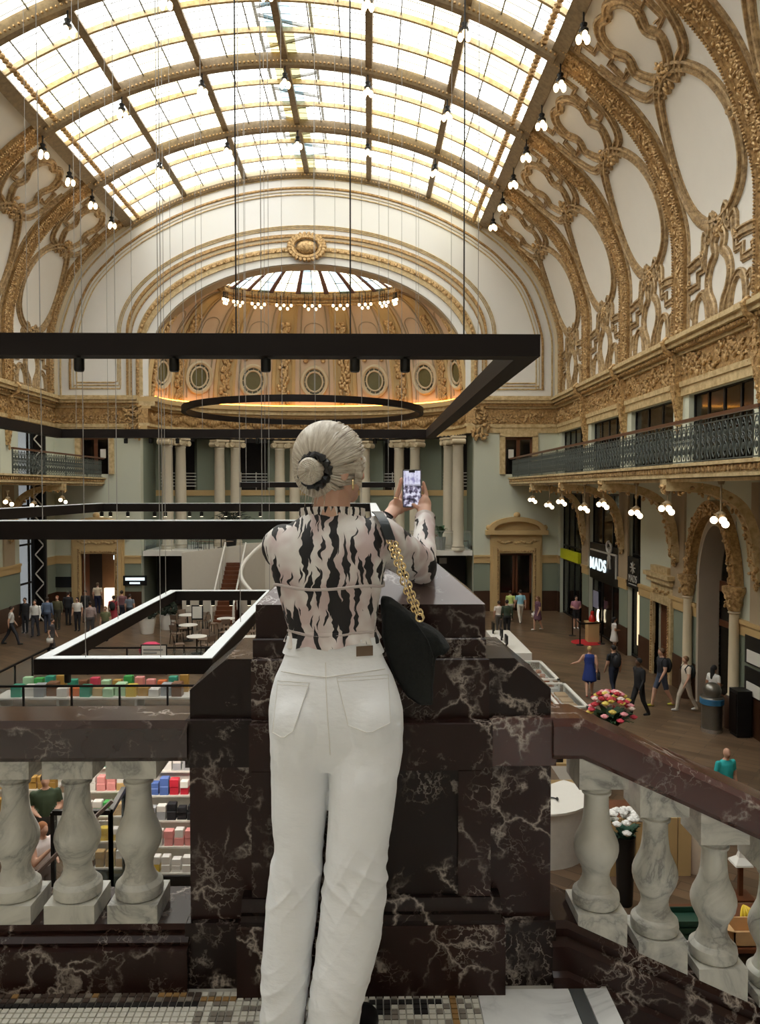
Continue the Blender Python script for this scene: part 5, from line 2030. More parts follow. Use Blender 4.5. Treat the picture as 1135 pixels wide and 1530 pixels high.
# --- body: one continuous skin surface from head to feet, inside the clothes
P = at_y
bd = MB()
hc = P(492, 692, 2.2)
FD = Vector((0.80, 0.60, 0)).normalized()          # where she looks
FS = Vector((FD.y, -FD.x, 0))
hrot = Matrix((FS, FD, Vector((0, 0, 1)))).transposed()
bd.ell(hc + Vector((0, 0, 0.012)), (0.074, 0.094, 0.098), 24, 16, 0, hrot)                    # skull
bd.ell(hc + FD * 0.04 + Vector((0, 0, -0.045)), (0.056, 0.06, 0.075), 18, 12, 0, hrot)       # face
bd.ell(hc + FD * 0.072 + Vector((0, 0, -0.092)), (0.026, 0.026, 0.024), 12, 8, 0, hrot)      # chin
bd.capsule(hc + FD * 0.092 + Vector((0, 0, 0.004)), hc + FD * 0.112 + Vector((0, 0, -0.036)), 0.008, 0.013, 8)   # nose
for s in (-1, 1):
    bd.ell(hc + FD * 0.078 + FS * s * 0.032 + Vector((0, 0, 0.012)), (0.018, 0.012, 0.010), 10, 6, 0, hrot)     # brow
    bd.ell(hc + FS * s * 0.076 + FD * -0.002 + Vector((0, 0, -0.022)), (0.010, 0.019, 0.031), 10, 8, 0, hrot)   # ear
bd.ell(hc + FD * 0.095 + Vector((0, 0, -0.06)), (0.022, 0.012, 0.009), 10, 6, 0, hrot)       # lips
bd.capsule(P(496, 742, 2.2), P(494, 790, 2.18), 0.052, 0.058, 16)                              # neck
bd.loft([px_ring(*t) for t in [(780, 440, 556, .05, 2.18), (810, 425, 562, .075, 2.17), (880, 430, 556, .08, 2.16), (960, 440, 556, .075, 2.14), (1050, 420, 584, .085, 2.11), (1120, 425, 582, .08, 2.105)]])
for a, b in (((448, 1100, 2.1), (440, 1330, 2.07)), ((545, 1100, 2.1), (530, 1330, 2.07))):
    bd.capsule(P(*a), P(*b), 0.075, 0.05)
bd.capsule(P(440, 1330, 2.07), Vector((P(425, 1560, 2.03).x, 2.03, 0.09)), 0.05, 0.036)
bd.capsule(P(530, 1330, 2.07), Vector((P(500, 1560, 2.03).x, 2.03, 0.09)), 0.05, 0.036)
for x in (P(425, 1560, 2.03).x, P(500, 1560, 2.03).x):
    bd.capsule((x, 2.02, 0.045), (x + 0.01, 2.17, 0.035), 0.036, 0.03)
RS, RE, RW = P(562, 812, 2.2), P(628, 856, 2.49), P(635, 775, 2.70)
LS, LE, LW = P(424, 815, 2.2), P(505, 884, 2.46), P(576, 777, 2.68)
bd.capsule(RS, RE, 0.045, 0.034); bd.capsule(RE, RW, 0.034, 0.024)
bd.capsule(LS, LE, 0.045, 0.034); bd.capsule(LE, LW, 0.034, 0.024)
PHC = P(615, 730, 2.76)


def finger(pts, r0=0.0085, r1=0.0065):
    n = len(pts) - 1
    for i in range(n):
        bd.capsule(pts[i], pts[i + 1], lerp(r0, r1, i / n), lerp(r0, r1, (i + 1) / n), 10)


def ph(dx, dz, dy=0.0):       # in the phone's frame, metres
    return PHC + Vector((dx, dy, dz))


# right hand: palm under the lower right corner, thumb over the glass, fingers up the side and behind
bd.capsule(RW, ph(0.044, -0.066, -0.006), 0.025, 0.026, sc=(1, 0.75))
bd.ell(ph(0.046, -0.06, 0.0), (0.026, 0.02, 0.036), 14, 10)
finger([ph(0.036, -0.072, -0.02), ph(0.022, -0.07, -0.024), ph(0.004, -0.058, -0.019)], 0.0105, 0.0075)
finger([ph(0.052, -0.04, 0.004), ph(0.051, -0.008, 0.006), ph(0.042, 0.022, 0.008)])
finger([ph(0.056, -0.046, 0.012), ph(0.054, -0.016, 0.02), ph(0.035, 0.004, 0.019)])
finger([ph(0.054, -0.055, 0.018), ph(0.046, -0.033, 0.027), ph(0.024, -0.018, 0.021)])
finger([ph(0.05, -0.066, 0.02), ph(0.04, -0.052, 0.028), ph(0.02, -0.04, 0.021)], 0.0075, 0.006)
# left hand: thumb up the left edge, four fingers behind the phone
bd.capsule(LW, ph(-0.062, -0.074, 0.004), 0.025, 0.027, sc=(1, 0.75))
bd.ell(ph(-0.052, -0.066, 0.01), (0.034, 0.02, 0.03), 14, 10)
finger([ph(-0.06, -0.06, -0.004), ph(-0.054, -0.025, -0.01), ph(-0.045, 0.004, -0.012), ph(-0.038, 0.034, -0.012)], 0.0105, 0.0075)
finger([ph(-0.045, -0.05, 0.02), ph(-0.03, -0.012, 0.03), ph(0.002, 0.024, 0.02)])
finger([ph(-0.038, -0.056, 0.026), ph(-0.014, -0.026, 0.034), ph(0.016, 0.002, 0.02)])
finger([ph(-0.032, -0.066, 0.026), ph(-0.004, -0.045, 0.034), ph(0.02, -0.028, 0.021)])
finger([ph(-0.03, -0.078, 0.022), ph(-0.006, -0.074, 0.03), ph(0.012, -0.066, 0.022)], 0.0075, 0.006)
body = place('person', fuse(bd, 0.0042, 3, 0.4), skin, None, FEET, label='blonde person in tiger print blouse and white jeans photographing from the terrace', category='person')
for s in (-1, 1):
    e = MB(); e.ell(hc + FD * 0.083 + FS * s * 0.031 + Vector((0, 0, -0.008)), 0.0125, 12, 8)
    e.build('eye', mat('eye_white', (225, 222, 216), 0.2) if s < 0 else bpy.data.materials['eye_white'], body)

# --- white jeans
tj = MB()
tj.loft([px_ring(y, a, b, d, c, 36, 2.2) for y, a, b, d, c in rings_at([(950, 433, 561, .086, 2.15), (985, 423, 574, .096, 2.142), (1010, 411, 587, .103, 2.132), (1035, 404, 596, .108, 2.122), (1060, 401, 602, .11, 2.115), (1090, 402, 603, .106, 2.11), (1120, 404, 600, .095, 2.106), (1142, 412, 592, .07, 2.106)], 10)])
LLEG = [(1075, 404, 499, .095, 2.105), (1120, 404, 497, .1, 2.10), (1160, 405, 494, .098, 2.095), (1221, 406, 489, .09, 2.08), (1262, 410, 485, .083, 2.07), (1295, 405, 482, .083, 2.065), (1332, 399, 479, .084, 2.06), (1370, 396, 475, .083, 2.055), (1407, 393, 470, .083, 2.05), (1444, 391, 466, .083, 2.04), (1518, 390, 457, .086, 2.035), (1575, 389, 453, .088, 2.03)]
RLEG = [(1075, 489, 602, .095, 2.105), (1120, 492, 601, .1, 2.10), (1160, 492, 595, .098, 2.095), (1221, 489, 587, .09, 2.08), (1262, 486, 581, .085, 2.07), (1295, 484, 578, .083, 2.065), (1332, 481, 576, .084, 2.06), (1351, 479, 575, .084, 2.058), (1407, 472, 568, .083, 2.05), (1444, 467, 557, .083, 2.04), (1496, 461, 542, .085, 2.035), (1518, 459, 538, .086, 2.035), (1575, 455, 532, .088, 2.03)]
for tab, sg in ((LLEG, -1), (RLEG, 1)):
    rows = []
    for y, a, b, d, c in rings_at(tab, 12):
        g = max(0.0, min(1.0, (y - 1110) / 50.0))
        if sg < 0: b -= 1.4 * g
        else: a += 0.8 * g
        rows.append(px_ring(y, a, b, d, c + (0.022 if sg < 0 else -0.018) * g, 28, 2.15))
    tj.loft(rows)
for x in (451, 549):
    tj.ell(P(x, 1082, 2.078), (0.084, 0.086, 0.105), 18, 12)
jm = fuse(tj, 0.0038, 10, 0.5, 'jeans')


def hem_sag(me, f):
    vs = me.vertices
    nn = [v.normal.copy() for v in vs]
    for v, n in zip(vs, nn):
        v.co += n * f(v.co)


def jeans_fold(p):
    z = p.z
    w = max(0.0, min(1.0, (0.80 - z) / 0.35))
    k = math.exp(-((z - 0.52) / 0.10) ** 2) * 0.9 + 0.55 * max(0, min(1, (0.42 - z) / 0.3))
    sgn = 1.0 if p.x > -0.115 - (0.8 - z) * 0.04 else -1.0
    q = (1 - abs(noise.noise(Vector((p.x * 5, p.y * 5, z * 17 + sgn * p.x * 13))))) ** 3 - 0.5
    r = (1 - abs(noise.noise(Vector((p.x * 4 + 4, p.y * 4, z * 9 - sgn * p.x * 16))))) ** 3 - 0.5
    up = math.exp(-((z - 0.80) / 0.07) ** 2)
    return (q * 0.009 + r * 0.008) * k * w + up * 0.005 * noise.noise(Vector((p.x * 26, 2, z * 22)))


hem_sag(jm, jeans_fold)


def denim():
    m, nt, b = new_mat('white_denim')
    p = mapped(nt)
    n1 = noise_node(nt, p, 9, 4)
    nt.links.new(mixc(nt, n1, rgb((232, 234, 237)), rgb((244, 246, 249))), b.inputs['Base Color'])
    b.inputs['Roughness'].default_value = 0.95
    b.inputs['Specular IOR Level'].default_value = 0.15
    bp = nt.nodes.new('ShaderNodeBump'); bp.inputs['Strength'].default_value = 0.28; bp.inputs['Distance'].default_value = 0.012
    h = noise_node(nt, mapped(nt, (14, 14, 34), (0.3, 0.25, 0)), 1.0, 4)
    nt.links.new(h, bp.inputs['Height']); nt.links.new(bp.outputs['Normal'], b.inputs['Normal'])
    return m


DEN = denim()
bvh_j = BVHTree.FromPolygons([v.co.copy() for v in jm.vertices], [tuple(p.vertices) for p in jm.polygons])
jeans = place('jeans', jm, DEN, body, FEET, label='loose white denim jeans')


def on(bvh, x, y, off=0.002):
    d = ray(x, y).normalized()
    h = bvh.ray_cast(CAM, d)
    if h[0] is None:
        return None
    return h[0] - d * off


def patch(bvh, quad, tip, nu=8, nv=9, off=0.003):
    TL, TR, BR, BL = [Vector((a, b, 0)) for a, b in quad]
    rows = []
    for j in range(nv):
        v = j / (nv - 1)
        r = []
        for i in range(nu):
            u = i / (nu - 1)
            q = TL.lerp(TR, u).lerp(BL.lerp(BR, u), v)
            q.y += tip * v * v * (1 - abs(2 * u - tipc[0])) if tip else 0
            r.append(on(bvh, q.x, q.y, off))
        rows.append(r)
    return rows


for quad, tip in ((((415, 1017), (462, 1020), (438, 1092), (407, 1094)), 10), (((503, 1013), (580, 1008), (583, 1080), (520, 1084)), 14)):
    tipc = [1.0]
    rows = patch(bvh_j, quad, tip)
    if any(p is None for r in rows for p in r):
        continue
    q = MB(); q.grid(rows, 0, True)
    o = q.build('back_pocket', DEN, jeans)
    loop = [r[0] for r in rows] + rows[-1][1:] + [r[-1] for r in rows[::-1]][1:] + rows[0][::-1][1:-1]
    q = MB(); q.tube([p + Vector((0, -0.0008, 0)) for p in loop], 0.0011, 5, closed=True)
    q.tube([lerp(p, rows[1][i], 0.55) + Vector((0, -0.001, 0)) for i, p in enumerate(rows[0])], 0.0008, 5)
    q.build('stitching', bpy.data.materials.get('white_thread') or mat('white_thread', (222, 220, 216), 0.8), o)
for pts, nm in (([(486, 990), (487, 1030), (489, 1070), (492, 1110), (493, 1128)], 'centre_seam'), ([(420, 1003), (450, 1008), (487, 1012)], 'yoke_seam'), ([(487, 1012), (530, 1006), (584, 998)], 'yoke_seam')):
    pp = [on(bvh_j, a, b, 0.0012) for a, b in [(lerp(p[0], q[0], k / 6), lerp(p[1], q[1], k / 6)) for p, q in zip(pts, pts[1:]) for k in range(7)]]
    pp = [p for p in pp if p is not None]
    q = MB(); q.tube(pp, 0.0014, 5); q.build(nm, bpy.data.materials.get('white_thread') or mat('white_thread', (222, 220, 216), 0.8), jeans)
wb = MB()
ra = [px_ring(y, a, b, .094, 2.148, 40, 2.2) for y, a, b in ((948, 429, 565), (960, 427, 568), (973, 422, 574))]
wb.loft(ra + [[c + (v - c) * 0.96 for v in r for c in [sum(r, Vector()) / len(r)]] for r in ra[::-1]], closed=True)
wbo = wb.build('waistband', DEN, jeans)
bvh_w = BVHTree.FromPolygons(wb.v, wb.f)
for x in (440, 486, 563):
    a, b = on(bvh_w, x, 963, .004), on(bvh_w, x, 985, .004)
    if a and b:
        q = MB(); q.bar(a, b, 0.011, 0.003, (0, 1, 0)); q.build('belt_loop', DEN, jeans)
rows = [[on(bvh_w, lerp(532, 557, i / 4), lerp(966, 981, j / 2) - i * 0.4, .003) for i in range(5)] for j in range(3)]
if all(p for r in rows for p in r):
    q = MB(); q.grid(rows, 0, True); q.build('leather_label', mat('tan_leather', (112, 92, 74), 0.7), jeans, label='small brown leather waist label')

# --- blouse
bl = MB()
bl.loft([px_ring(y, a, b, d, c, 40, 2.25) for y, a, b, d, c in rings_at([(764, 458, 536, .052, 2.195), (776, 444, 548, .066, 2.19), (786, 426, 562, .082, 2.185), (798, 412, 572, .094, 2.18), (815, 404, 577, .104, 2.175), (840, 403, 577, .108, 2.17), (862, 407, 574, .107, 2.167), (872, 411, 572, .102, 2.164), (890, 416, 568, .1, 2.161), (930, 428, 562, .096, 2.155), (944, 432, 560, .092, 2.152), (952, 432, 562, .092, 2.15)], 6)])
bl.ell(P(432, 822, 2.18), (0.062, 0.07, 0.075), 16, 10)
bl.ell(P(560, 812, 2.19), (0.06, 0.07, 0.072), 16, 10)
bl.capsule(P(566, 806, 2.21), P(627, 844, 2.46), 0.07, 0.058, 18)
bl.ell(P(630, 850, 2.475), (0.052, 0.06, 0.05), 16, 10)
bl.capsule(P(632, 846, 2.49), P(634, 780, 2.68), 0.046, 0.034, 16)
bl.capsule(P(426, 818, 2.21), P(498, 872, 2.44), 0.07, 0.055, 18)
bl.capsule(P(502, 874, 2.45), P(574, 781, 2.66), 0.046, 0.034, 16)
bm_ = fuse(bl, 0.0055, 6, 0.5, 'blouse')


def blouse_fold(p):
    q = noise.noise(Vector((p.x * 34, p.y * 20, p.z * 9)))
    r = noise.noise(Vector((p.x * 12, p.y * 16 + 3, p.z * 30)))
    arm = 1.0 if p.x > 0.09 else 0.55
    return q * 0.003 + r * 0.0035 * arm


hem_sag(bm_, blouse_fold)


def tiger():
    m, nt, b = new_mat('tiger_print_chiffon')
    pos = nt.nodes.new('ShaderNodeNewGeometry').outputs['Position']
    warp = noise_node(nt, mapped(nt, (1, 1, 1.6)), 13, 2, 0.5, 0, 'Color')
    cen = nt.nodes.new('ShaderNodeVectorMath'); cen.operation = 'SUBTRACT'; cen.inputs[1].default_value = (0.5, 0.5, 0.5)
    nt.links.new(warp, cen.inputs[0])
    ad = nt.nodes.new('ShaderNodeVectorMath'); ad.operation = 'MULTIPLY_ADD'
    ad.inputs[1].default_value = (0.05, 0.02, 0.06)
    nt.links.new(cen.outputs[0], ad.inputs[0]); nt.links.new(pos, ad.inputs[2])
    fac = None
    # long pointed flames: diamond-metric cells stretched upright, in two sizes
    for sc, loc, th in (((29, 4, 5.4), (0.2, 0.1, 0.3), 0.53), ((44, 5, 8.5), (4.3, 2.2, 1.4), 0.50)):
        mp = nt.nodes.new('ShaderNodeMapping'); mp.inputs['Scale'].default_value = sc; mp.inputs['Location'].default_value = loc
        nt.links.new(ad.outputs[0], mp.inputs['Vector'])
        vo = nt.nodes.new('ShaderNodeTexVoronoi'); vo.distance = 'MANHATTAN'; vo.inputs['Scale'].default_value = 1.0; vo.inputs['Randomness'].default_value = 0.9
        nt.links.new(mp.outputs[0], vo.inputs['Vector'])
        s1 = ramp(nt, vo.outputs['Distance'], [(th, (1, 1, 1)), (th + 0.02, (0, 0, 0))])
        fac = s1 if fac is None else math_node(nt, 'MAXIMUM', fac, s1)
    ground = mixc(nt, ramp(nt, noise_node(nt, pos, 9, 2), [(0.42, (0, 0, 0)), (0.58, (1, 1, 1))]), rgb((196, 176, 174)), rgb((224, 220, 216)))
    nt.links.new(mixc(nt, fac, ground, rgb((20, 17, 20))), b.inputs['Base Color'])
    b.inputs['Roughness'].default_value = 0.7
    bp = nt.nodes.new('ShaderNodeBump'); bp.inputs['Strength'].default_value = 0.2; bp.inputs['Distance'].default_value = 0.006
    nt.links.new(noise_node(nt, mapped(nt, (40, 40, 14)), 1.0, 3), bp.inputs['Height']); nt.links.new(bp.outputs['Normal'], b.inputs['Normal'])
    return m


TIG = tiger()
blouse = place('blouse', bm_, TIG, body, FEET, label='blush tiger print chiffon blouse')
# gathered collar
q = MB()
n = 72
rings = []
for z_y, rx, ry in ((786, 52, .063), (779, 50, .061), (770, 48.5, .058), (760, 48, .057)):
    a = P(496 - rx, z_y, 2.195); b = P(496 + rx, z_y, 2.195); c = (a + b) / 2
    rings.append([c + Vector((math.cos(2 * PI * k / n) * ((b.x - a.x) / 2 + 0.0022 * math.cos(PI * k)), math.sin(2 * PI * k / n) * (ry + 0.0022 * math.cos(PI * k)), -0.008 * math.sin(2 * PI * k / n))) for k in range(n)])
inn = [[(sum(r, Vector()) / n) + (v - sum(r, Vector()) / n) * 0.93 for v in r] for r in rings[::-1]]
q.loft(rings + inn, closed=True)


def collar_mat():
    m, nt, b = new_mat('striped_collar_chiffon')
    sp3 = nt.nodes.new('ShaderNodeSeparateXYZ')
    pos = nt.nodes.new('ShaderNodeNewGeometry').outputs['Position']
    nt.links.new(pos, sp3.inputs[0])
    w = math_node(nt, 'ADD', math_node(nt, 'MULTIPLY', sp3.outputs['X'], 330.0), math_node(nt, 'MULTIPLY', noise_node(nt, pos, 30, 2), 7.0))
    f = ramp(nt, math_node(nt, 'SINE', w), [(0.30, (0, 0, 0)), (0.42, (1, 1, 1))])
    nt.links.new(mixc(nt, f, rgb((222, 214, 208)), rgb((24, 20, 23))), b.inputs['Base Color'])
    b.inputs['Roughness'].default_value = 0.75
    return m


q.build('gathered_collar', collar_mat(), blouse)
# elastic seams and the frilled hem
for row, a, b, d in ((872, 410, 573, .107), (940, 431, 561, .095)):
    q = MB()
    c = px_ring(row, a, b, d, 2.165 if row < 900 else 2.152, 48, 2.25)
    q.tube([p + Vector((0, 0, 0.004 * math.sin(i * 0.5))) for i, p in enumerate(c)], 0.0042, 6, closed=True); q.build('elastic_seam', mat('blush_ribbing', (188, 176, 172), 0.8) if row < 900 else bpy.data.materials['blush_ribbing'], blouse)
q = MB()
n = 96
rings = []
for z_y, hw0, dd, am in ((937, 63, .094, 0), (943, 66, .098, .002), (949, 68, .101, .004), (955, 70, .104, .006)):
    r = px_ring(z_y, 497 - hw0, 497 + hw0, dd, 2.15, n, 2.2)
    c = sum(r, Vector()) / n
    rings.append([c + (v - c) * (1 + am * 9 * math.sin(k * 1.05)) + Vector((0, 0, am * math.sin(k * 0.41) - (am * 1.5 if v.x < c.x else 0))) for k, v in enumerate(r)])
inn = [[(sum(r, Vector()) / n) + (v - sum(r, Vector()) / n) * 0.97 for v in r] for r in rings[::-1]]
q.loft(rings + inn, closed=True); q.build('frilled_hem', TIG, blouse)
for w_, e_ in ((RW, RE), (LW, LE)):
    ax = (w_ - e_).normalized()
    q = MB()
    q.tube([w_ - ax * 0.045, w_ - ax * 0.03, w_ - ax * 0.028, w_ - ax * 0.012, w_ - ax * 0.01, w_ + ax * 0.006], [0.036, 0.038, 0.032, 0.036, 0.031, 0.037], 24)
    q.build('smocked_cuff', TIG, blouse)

# --- hair
def hair_mat():
    m, nt, b = new_mat('ash_blonde_hair')
    N, L = nt.nodes, nt.links
    geo = N.new('ShaderNodeNewGeometry')
    rel = N.new('ShaderNodeVectorMath'); rel.operation = 'SUBTRACT'
    L.new(geo.outputs['Position'], rel.inputs[0]); rel.inputs[1].default_value = tuple(P(466, 703, 2.11))
    sp3 = N.new('ShaderNodeSeparateXYZ'); L.new(rel.outputs[0], sp3.inputs[0])
    ang = math_node(nt, 'ARCTAN2', sp3.outputs['Z'], sp3.outputs['X'])
    cb = N.new('ShaderNodeCombineXYZ')
    L.new(math_node(nt, 'MULTIPLY', ang, 7.0), cb.inputs[0]); L.new(math_node(nt, 'MULTIPLY', sp3.outputs['Y'], 14.0), cb.inputs[1])
    ln = N.new('ShaderNodeVectorMath'); ln.operation = 'LENGTH'; L.new(rel.outputs[0], ln.inputs[0])
    L.new(math_node(nt, 'MULTIPLY', ln.outputs['Value'], 9.0), cb.inputs[2])
    n1 = noise_node(nt, cb.outputs[0], 1.6, 4, 0.6)
    nt.links.new(ramp(nt, n1, [(0.3, rgb((148, 134, 116))), (0.5, rgb((190, 180, 164))), (0.7, rgb((222, 216, 204)))]), b.inputs['Base Color'])
    b.inputs['Roughness'].default_value = 0.42
    return m


HAIR = hair_mat()
hb = MB()
BUN = P(464, 703, 2.095)
hb.ell(hc + Vector((0, 0, 0.017)) - FD * 0.008, (0.086, 0.106, 0.106), 28, 18, 0, hrot)
hb.ell(hc - FD * 0.045 + Vector((0, 0, -0.012)), (0.074, 0.066, 0.088), 22, 14, 0, hrot)
hb.capsule(P(470, 706, 2.13), BUN, 0.042, 0.032)
hm = fuse(hb, 0.005, 4)
for v in hm.vertices:                                  # open the face: push hair off the front
    d = v.co - hc
    f = d.dot(FD)
    if f > 0.045 and d.z < 0.055:
        v.co -= FD * (f - 0.04) * 0.95
hair = place('hair', hm, HAIR, body, FEET, label='ash blonde hair drawn back')
rh = random.Random(5)
q = MB()
for k in range(150):
    a = rh.uniform(-1.35, 1.35)            # around from the hairline over the crown
    el = rh.uniform(-0.35, 1.25)
    start = hc + Vector((0, 0, 0.017)) + hrot @ Vector((0.088 * math.sin(a) * math.cos(el * 0.6), 0.06 + 0.04 * math.cos(a) * (1 - max(0, el) * 0.5), 0.1 * math.sin(el)))
    pts = []
    for j in range(11):
        t = j / 10
        p = start.lerp(BUN, t)
        d = p - (hc + Vector((0, 0, 0.012)))
        e = hrot.transposed() @ d
        s = math.sqrt((e.x / 0.0885) ** 2 + (e.y / 0.111) ** 2 + (e.z / 0.1085) ** 2)
        if s < 1.0 or t < 0.6: d = d / max(s, 0.25)
        p = hc + Vector((0, 0, 0.012)) + d
        pts.append(p + Vector((rh.uniform(-.0006, .0006), 0, rh.uniform(-.0006, .0006))))
    q.tube(pts, [0.0008 + 0.0034 * math.sin(PI * j / 10) for j in range(11)], 5)
for k in range(26):                                   # wisps at the nape
    x = rh.uniform(449, 484)
    a = P(x + 6, rh.uniform(712, 722), 2.12); b = P(x, rh.uniform(735, 758), 2.12)
    q.tube([a, a.lerp(b, 0.5) + Vector((rh.uniform(-.006, .004), -0.006, 0)), b], [0.0022, 0.0016, 0.0005], 4)
for k in range(8):                                    # loose lock before the ear
    a = hc + FS * 0.078 + FD * (0.03 + 0.003 * k) + Vector((0, 0, 0.02)); b = a + Vector((0.004, -0.002, -0.075 - 0.004 * k))
    q.tube([a, a.lerp(b, .5) + FS * 0.004, b], [0.002, 0.002, 0.0006], 4)
q.build('hair_strands', HAIR, hair, kind='stuff')
q = MB(); q.ell(BUN + Vector((-0.004, -0.012, -0.002)), (0.032, 0.028, 0.038), 18, 12)
for k in range(5):
    q.tube([BUN + Vector((-0.004 + (0.024 - 0.004 * k) * math.cos(t), -0.03 - 0.003 * k, -0.002 + (0.03 - 0.005 * k) * math.sin(t))) for t in [2 * PI * j / 14 for j in range(14)]], 0.0045, 5, closed=True)
q.build('bun', HAIR, hair)
q = MB()
n = 40
q.tube([BUN + Vector((0.010 + (0.037 + 0.003 * math.sin(k * 2.1)) * math.cos(2 * PI * k / n), 0.008 + 0.004 * math.sin(k * 1.7), (0.042 + 0.003 * math.sin(k * 2.7)) * math.sin(2 * PI * k / n))) for k in range(n)], [0.011 + 0.003 * math.sin(k * 2.3) for k in range(n)], 8, closed=True)
q.build('scrunchie', mat('black_satin', (18, 18, 22), 0.35), hair, label='black satin scrunchie')
q = MB()
er = hc + FS * 0.083 + Vector((0, 0, -0.062))
er = P(527, 724, 2.14)
q.tube([er + Vector((0.0, 0.012 * math.cos(t), 0.014 * math.sin(t))) + FD * 0 for t in [2 * PI * k / 16 for k in range(16)]], 0.0028, 6, closed=True)
q.build('earring', mat('polished_gold', (236, 210, 156), 0.25, 0.8), body)
q = MB(); q.tube([ph(-0.0565 + 0.0102 * math.cos(t), -0.034, -0.009 + 0.0102 * math.sin(t)) for t in [2 * PI * k / 16 for k in range(16)]], 0.0016, 5, closed=True)
q.build('finger_ring', bpy.data.materials['polished_gold'], body)
for x in (P(425, 1560, 2.03).x, P(500, 1560, 2.03).x + 0.075):
    q = MB()
    q.loft([[Vector((x + w * math.cos(2 * PI * k / 16), y, max(0.0, h * (0.5 + 0.5 * math.sin(2 * PI * k / 16))))) for k in range(16)] for y, w, h in ((2.0, .01, .03), (2.005, .03, .075), (2.03, .037, .085), (2.08, .04, .08), (2.13, .046, .06), (2.18, .044, .045), (2.215, .03, .03), (2.225, .008, .012))])
    q.build('shoe', M['black'], body)

# --- phone in the hands
phone = empty('smartphone', PHC - Vector((0, 0, 0.069)), 'smartphone held upright with the hall bright on its screen', 'phone')
q = MB(); q.box(PHC.x - 0.0345, PHC.x + 0.0345, PHC.y - 0.0045, PHC.y + 0.0045, PHC.z - 0.069, PHC.z + 0.069); q.build('case', mat('pale_grey_case', (150, 148, 150), 0.4), phone, smooth=False)
q = MB(); q.box(PHC.x - 0.0325, PHC.x + 0.0325, PHC.y - 0.0058, PHC.y - 0.0046, PHC.z - 0.067, PHC.z + 0.067); q.build('bezel', M['black'], phone, smooth=False)


def screen_mat():
    """flat printed picture of the hall: pale roof above, busy dark floor below"""
    m, nt, b = new_mat('phone_screen_picture')
    N, L = nt.nodes, nt.links
    tc = N.new('ShaderNodeTexCoord').outputs['Generated']
    sp = N.new('ShaderNodeSeparateXYZ'); L.new(tc, sp.inputs[0])
    n1 = noise_node(nt, mapped(nt, (3.2, 1, 6), coord='Generated'), 1.3, 2, 0.5)
    c1 = ramp(nt, n1, [(0.38, rgb((30, 30, 48))), (0.5, rgb((120, 112, 140))), (0.6, rgb((226, 226, 244)))])
    n2 = noise_node(nt, mapped(nt, (5, 1, 5), coord='Generated'), 1.2, 2, 0.5)
    c2 = ramp(nt, n2, [(0.35, rgb((150, 146, 190))), (0.55, rgb((226, 226, 246)))])
    top = ramp(nt, sp.outputs['Z'], [(0.56, (0, 0, 0)), (0.64, (1, 1, 1))])
    col = mixc(nt, top, c1, c2)
    L.new(col, b.inputs['Emission Color']); b.inputs['Emission Strength'].default_value = 0.9
    b.inputs['Base Color'].default_value = (0.02, 0.02, 0.02, 1); b.inputs['Roughness'].default_value = 0.1
    return m


q = MB(); q.box(PHC.x - 0.0305, PHC.x + 0.0305, PHC.y - 0.0064, PHC.y - 0.0058, PHC.z - 0.0645, PHC.z + 0.0645); q.build('screen', screen_mat(), phone, smooth=False)
q = MB(); q.box(PHC.x - 0.011, PHC.x + 0.011, PHC.y - 0.0068, PHC.y - 0.0063, PHC.z + 0.058, PHC.z + 0.0646); q.build('camera_notch', M['black'], phone, smooth=False)

# --- shoulder bag
suede = mat('black_suede', (17, 21, 21), 0.9, var=0.3, scale=30, bump=0.3, bscale=70)
bgp = [(570, 893), (584, 894), (601, 906), (622, 922), (640, 934), (656, 947), (671, 965), (667, 973), (653, 977), (649, 992), (646, 1020), (645, 1051), (626, 1050), (607, 1036), (591, 1013), (579, 982), (571, 945)]
bag = empty('shoulder_bag', P(620, 1050, 2.2), 'slouchy black suede shoulder bag hanging from a gold chain at the hip', 'bag')
q = MB()
lay = []
cxp, cyp = 612, 980
for dyy, s in ((-0.05, 0.6), (-0.044, 0.92), (-0.02, 1.01), (0.0, 1.02), (0.02, 1.01), (0.044, 0.92), (0.05, 0.6)):
    lay.append([P(cxp + (a - cxp) * s, cyp + (b - cyp) * s, 2.215) + Vector((0, dyy, 0)) for a, b in bgp])
q.loft(lay)
bgm = fuse(q, 0.006, 2)
hem_sag(bgm, lambda p: 0.006 * noise.noise(Vector((p.x * 22, p.y * 22, p.z * 12))))
place('pouch', bgm, suede, bag, P(620, 1050, 2.2))
q = MB()
q.loft([[P(a, b, 2.155), P(a + 5, b + 9, 2.15), P(a + 6, b + 10, 2.16), P(a + 1, b + 1, 2.165)] for a, b in ((600, 905), (618, 925), (634, 948), (642, 972), (640, 985))]); q.build('flap_fold', suede, bag)
gold_ = bpy.data.materials['polished_gold']
ch = catmull([P(583, 806, 2.12), P(594, 838, 2.10), (P(608, 880, 2.11)), P(625, 920, 2.13)], 9)
q = MB()


def chain(q, pts, off):
    for i in range(len(pts) - 1):
        a, b = pts[i] + off, pts[i + 1] + off
        c = (a + b) / 2
        t = (b - a).normalized()
        s = Vector((0, 1, 0)) if i % 2 else t.cross(Vector((0, 1, 0))).normalized()
        L = (b - a).length * 0.72
        q.tube([c + t * L * math.cos(k) + s * 0.0065 * math.sin(k) for k in [2 * PI * j / 10 for j in range(10)]], 0.0023, 5, closed=True)


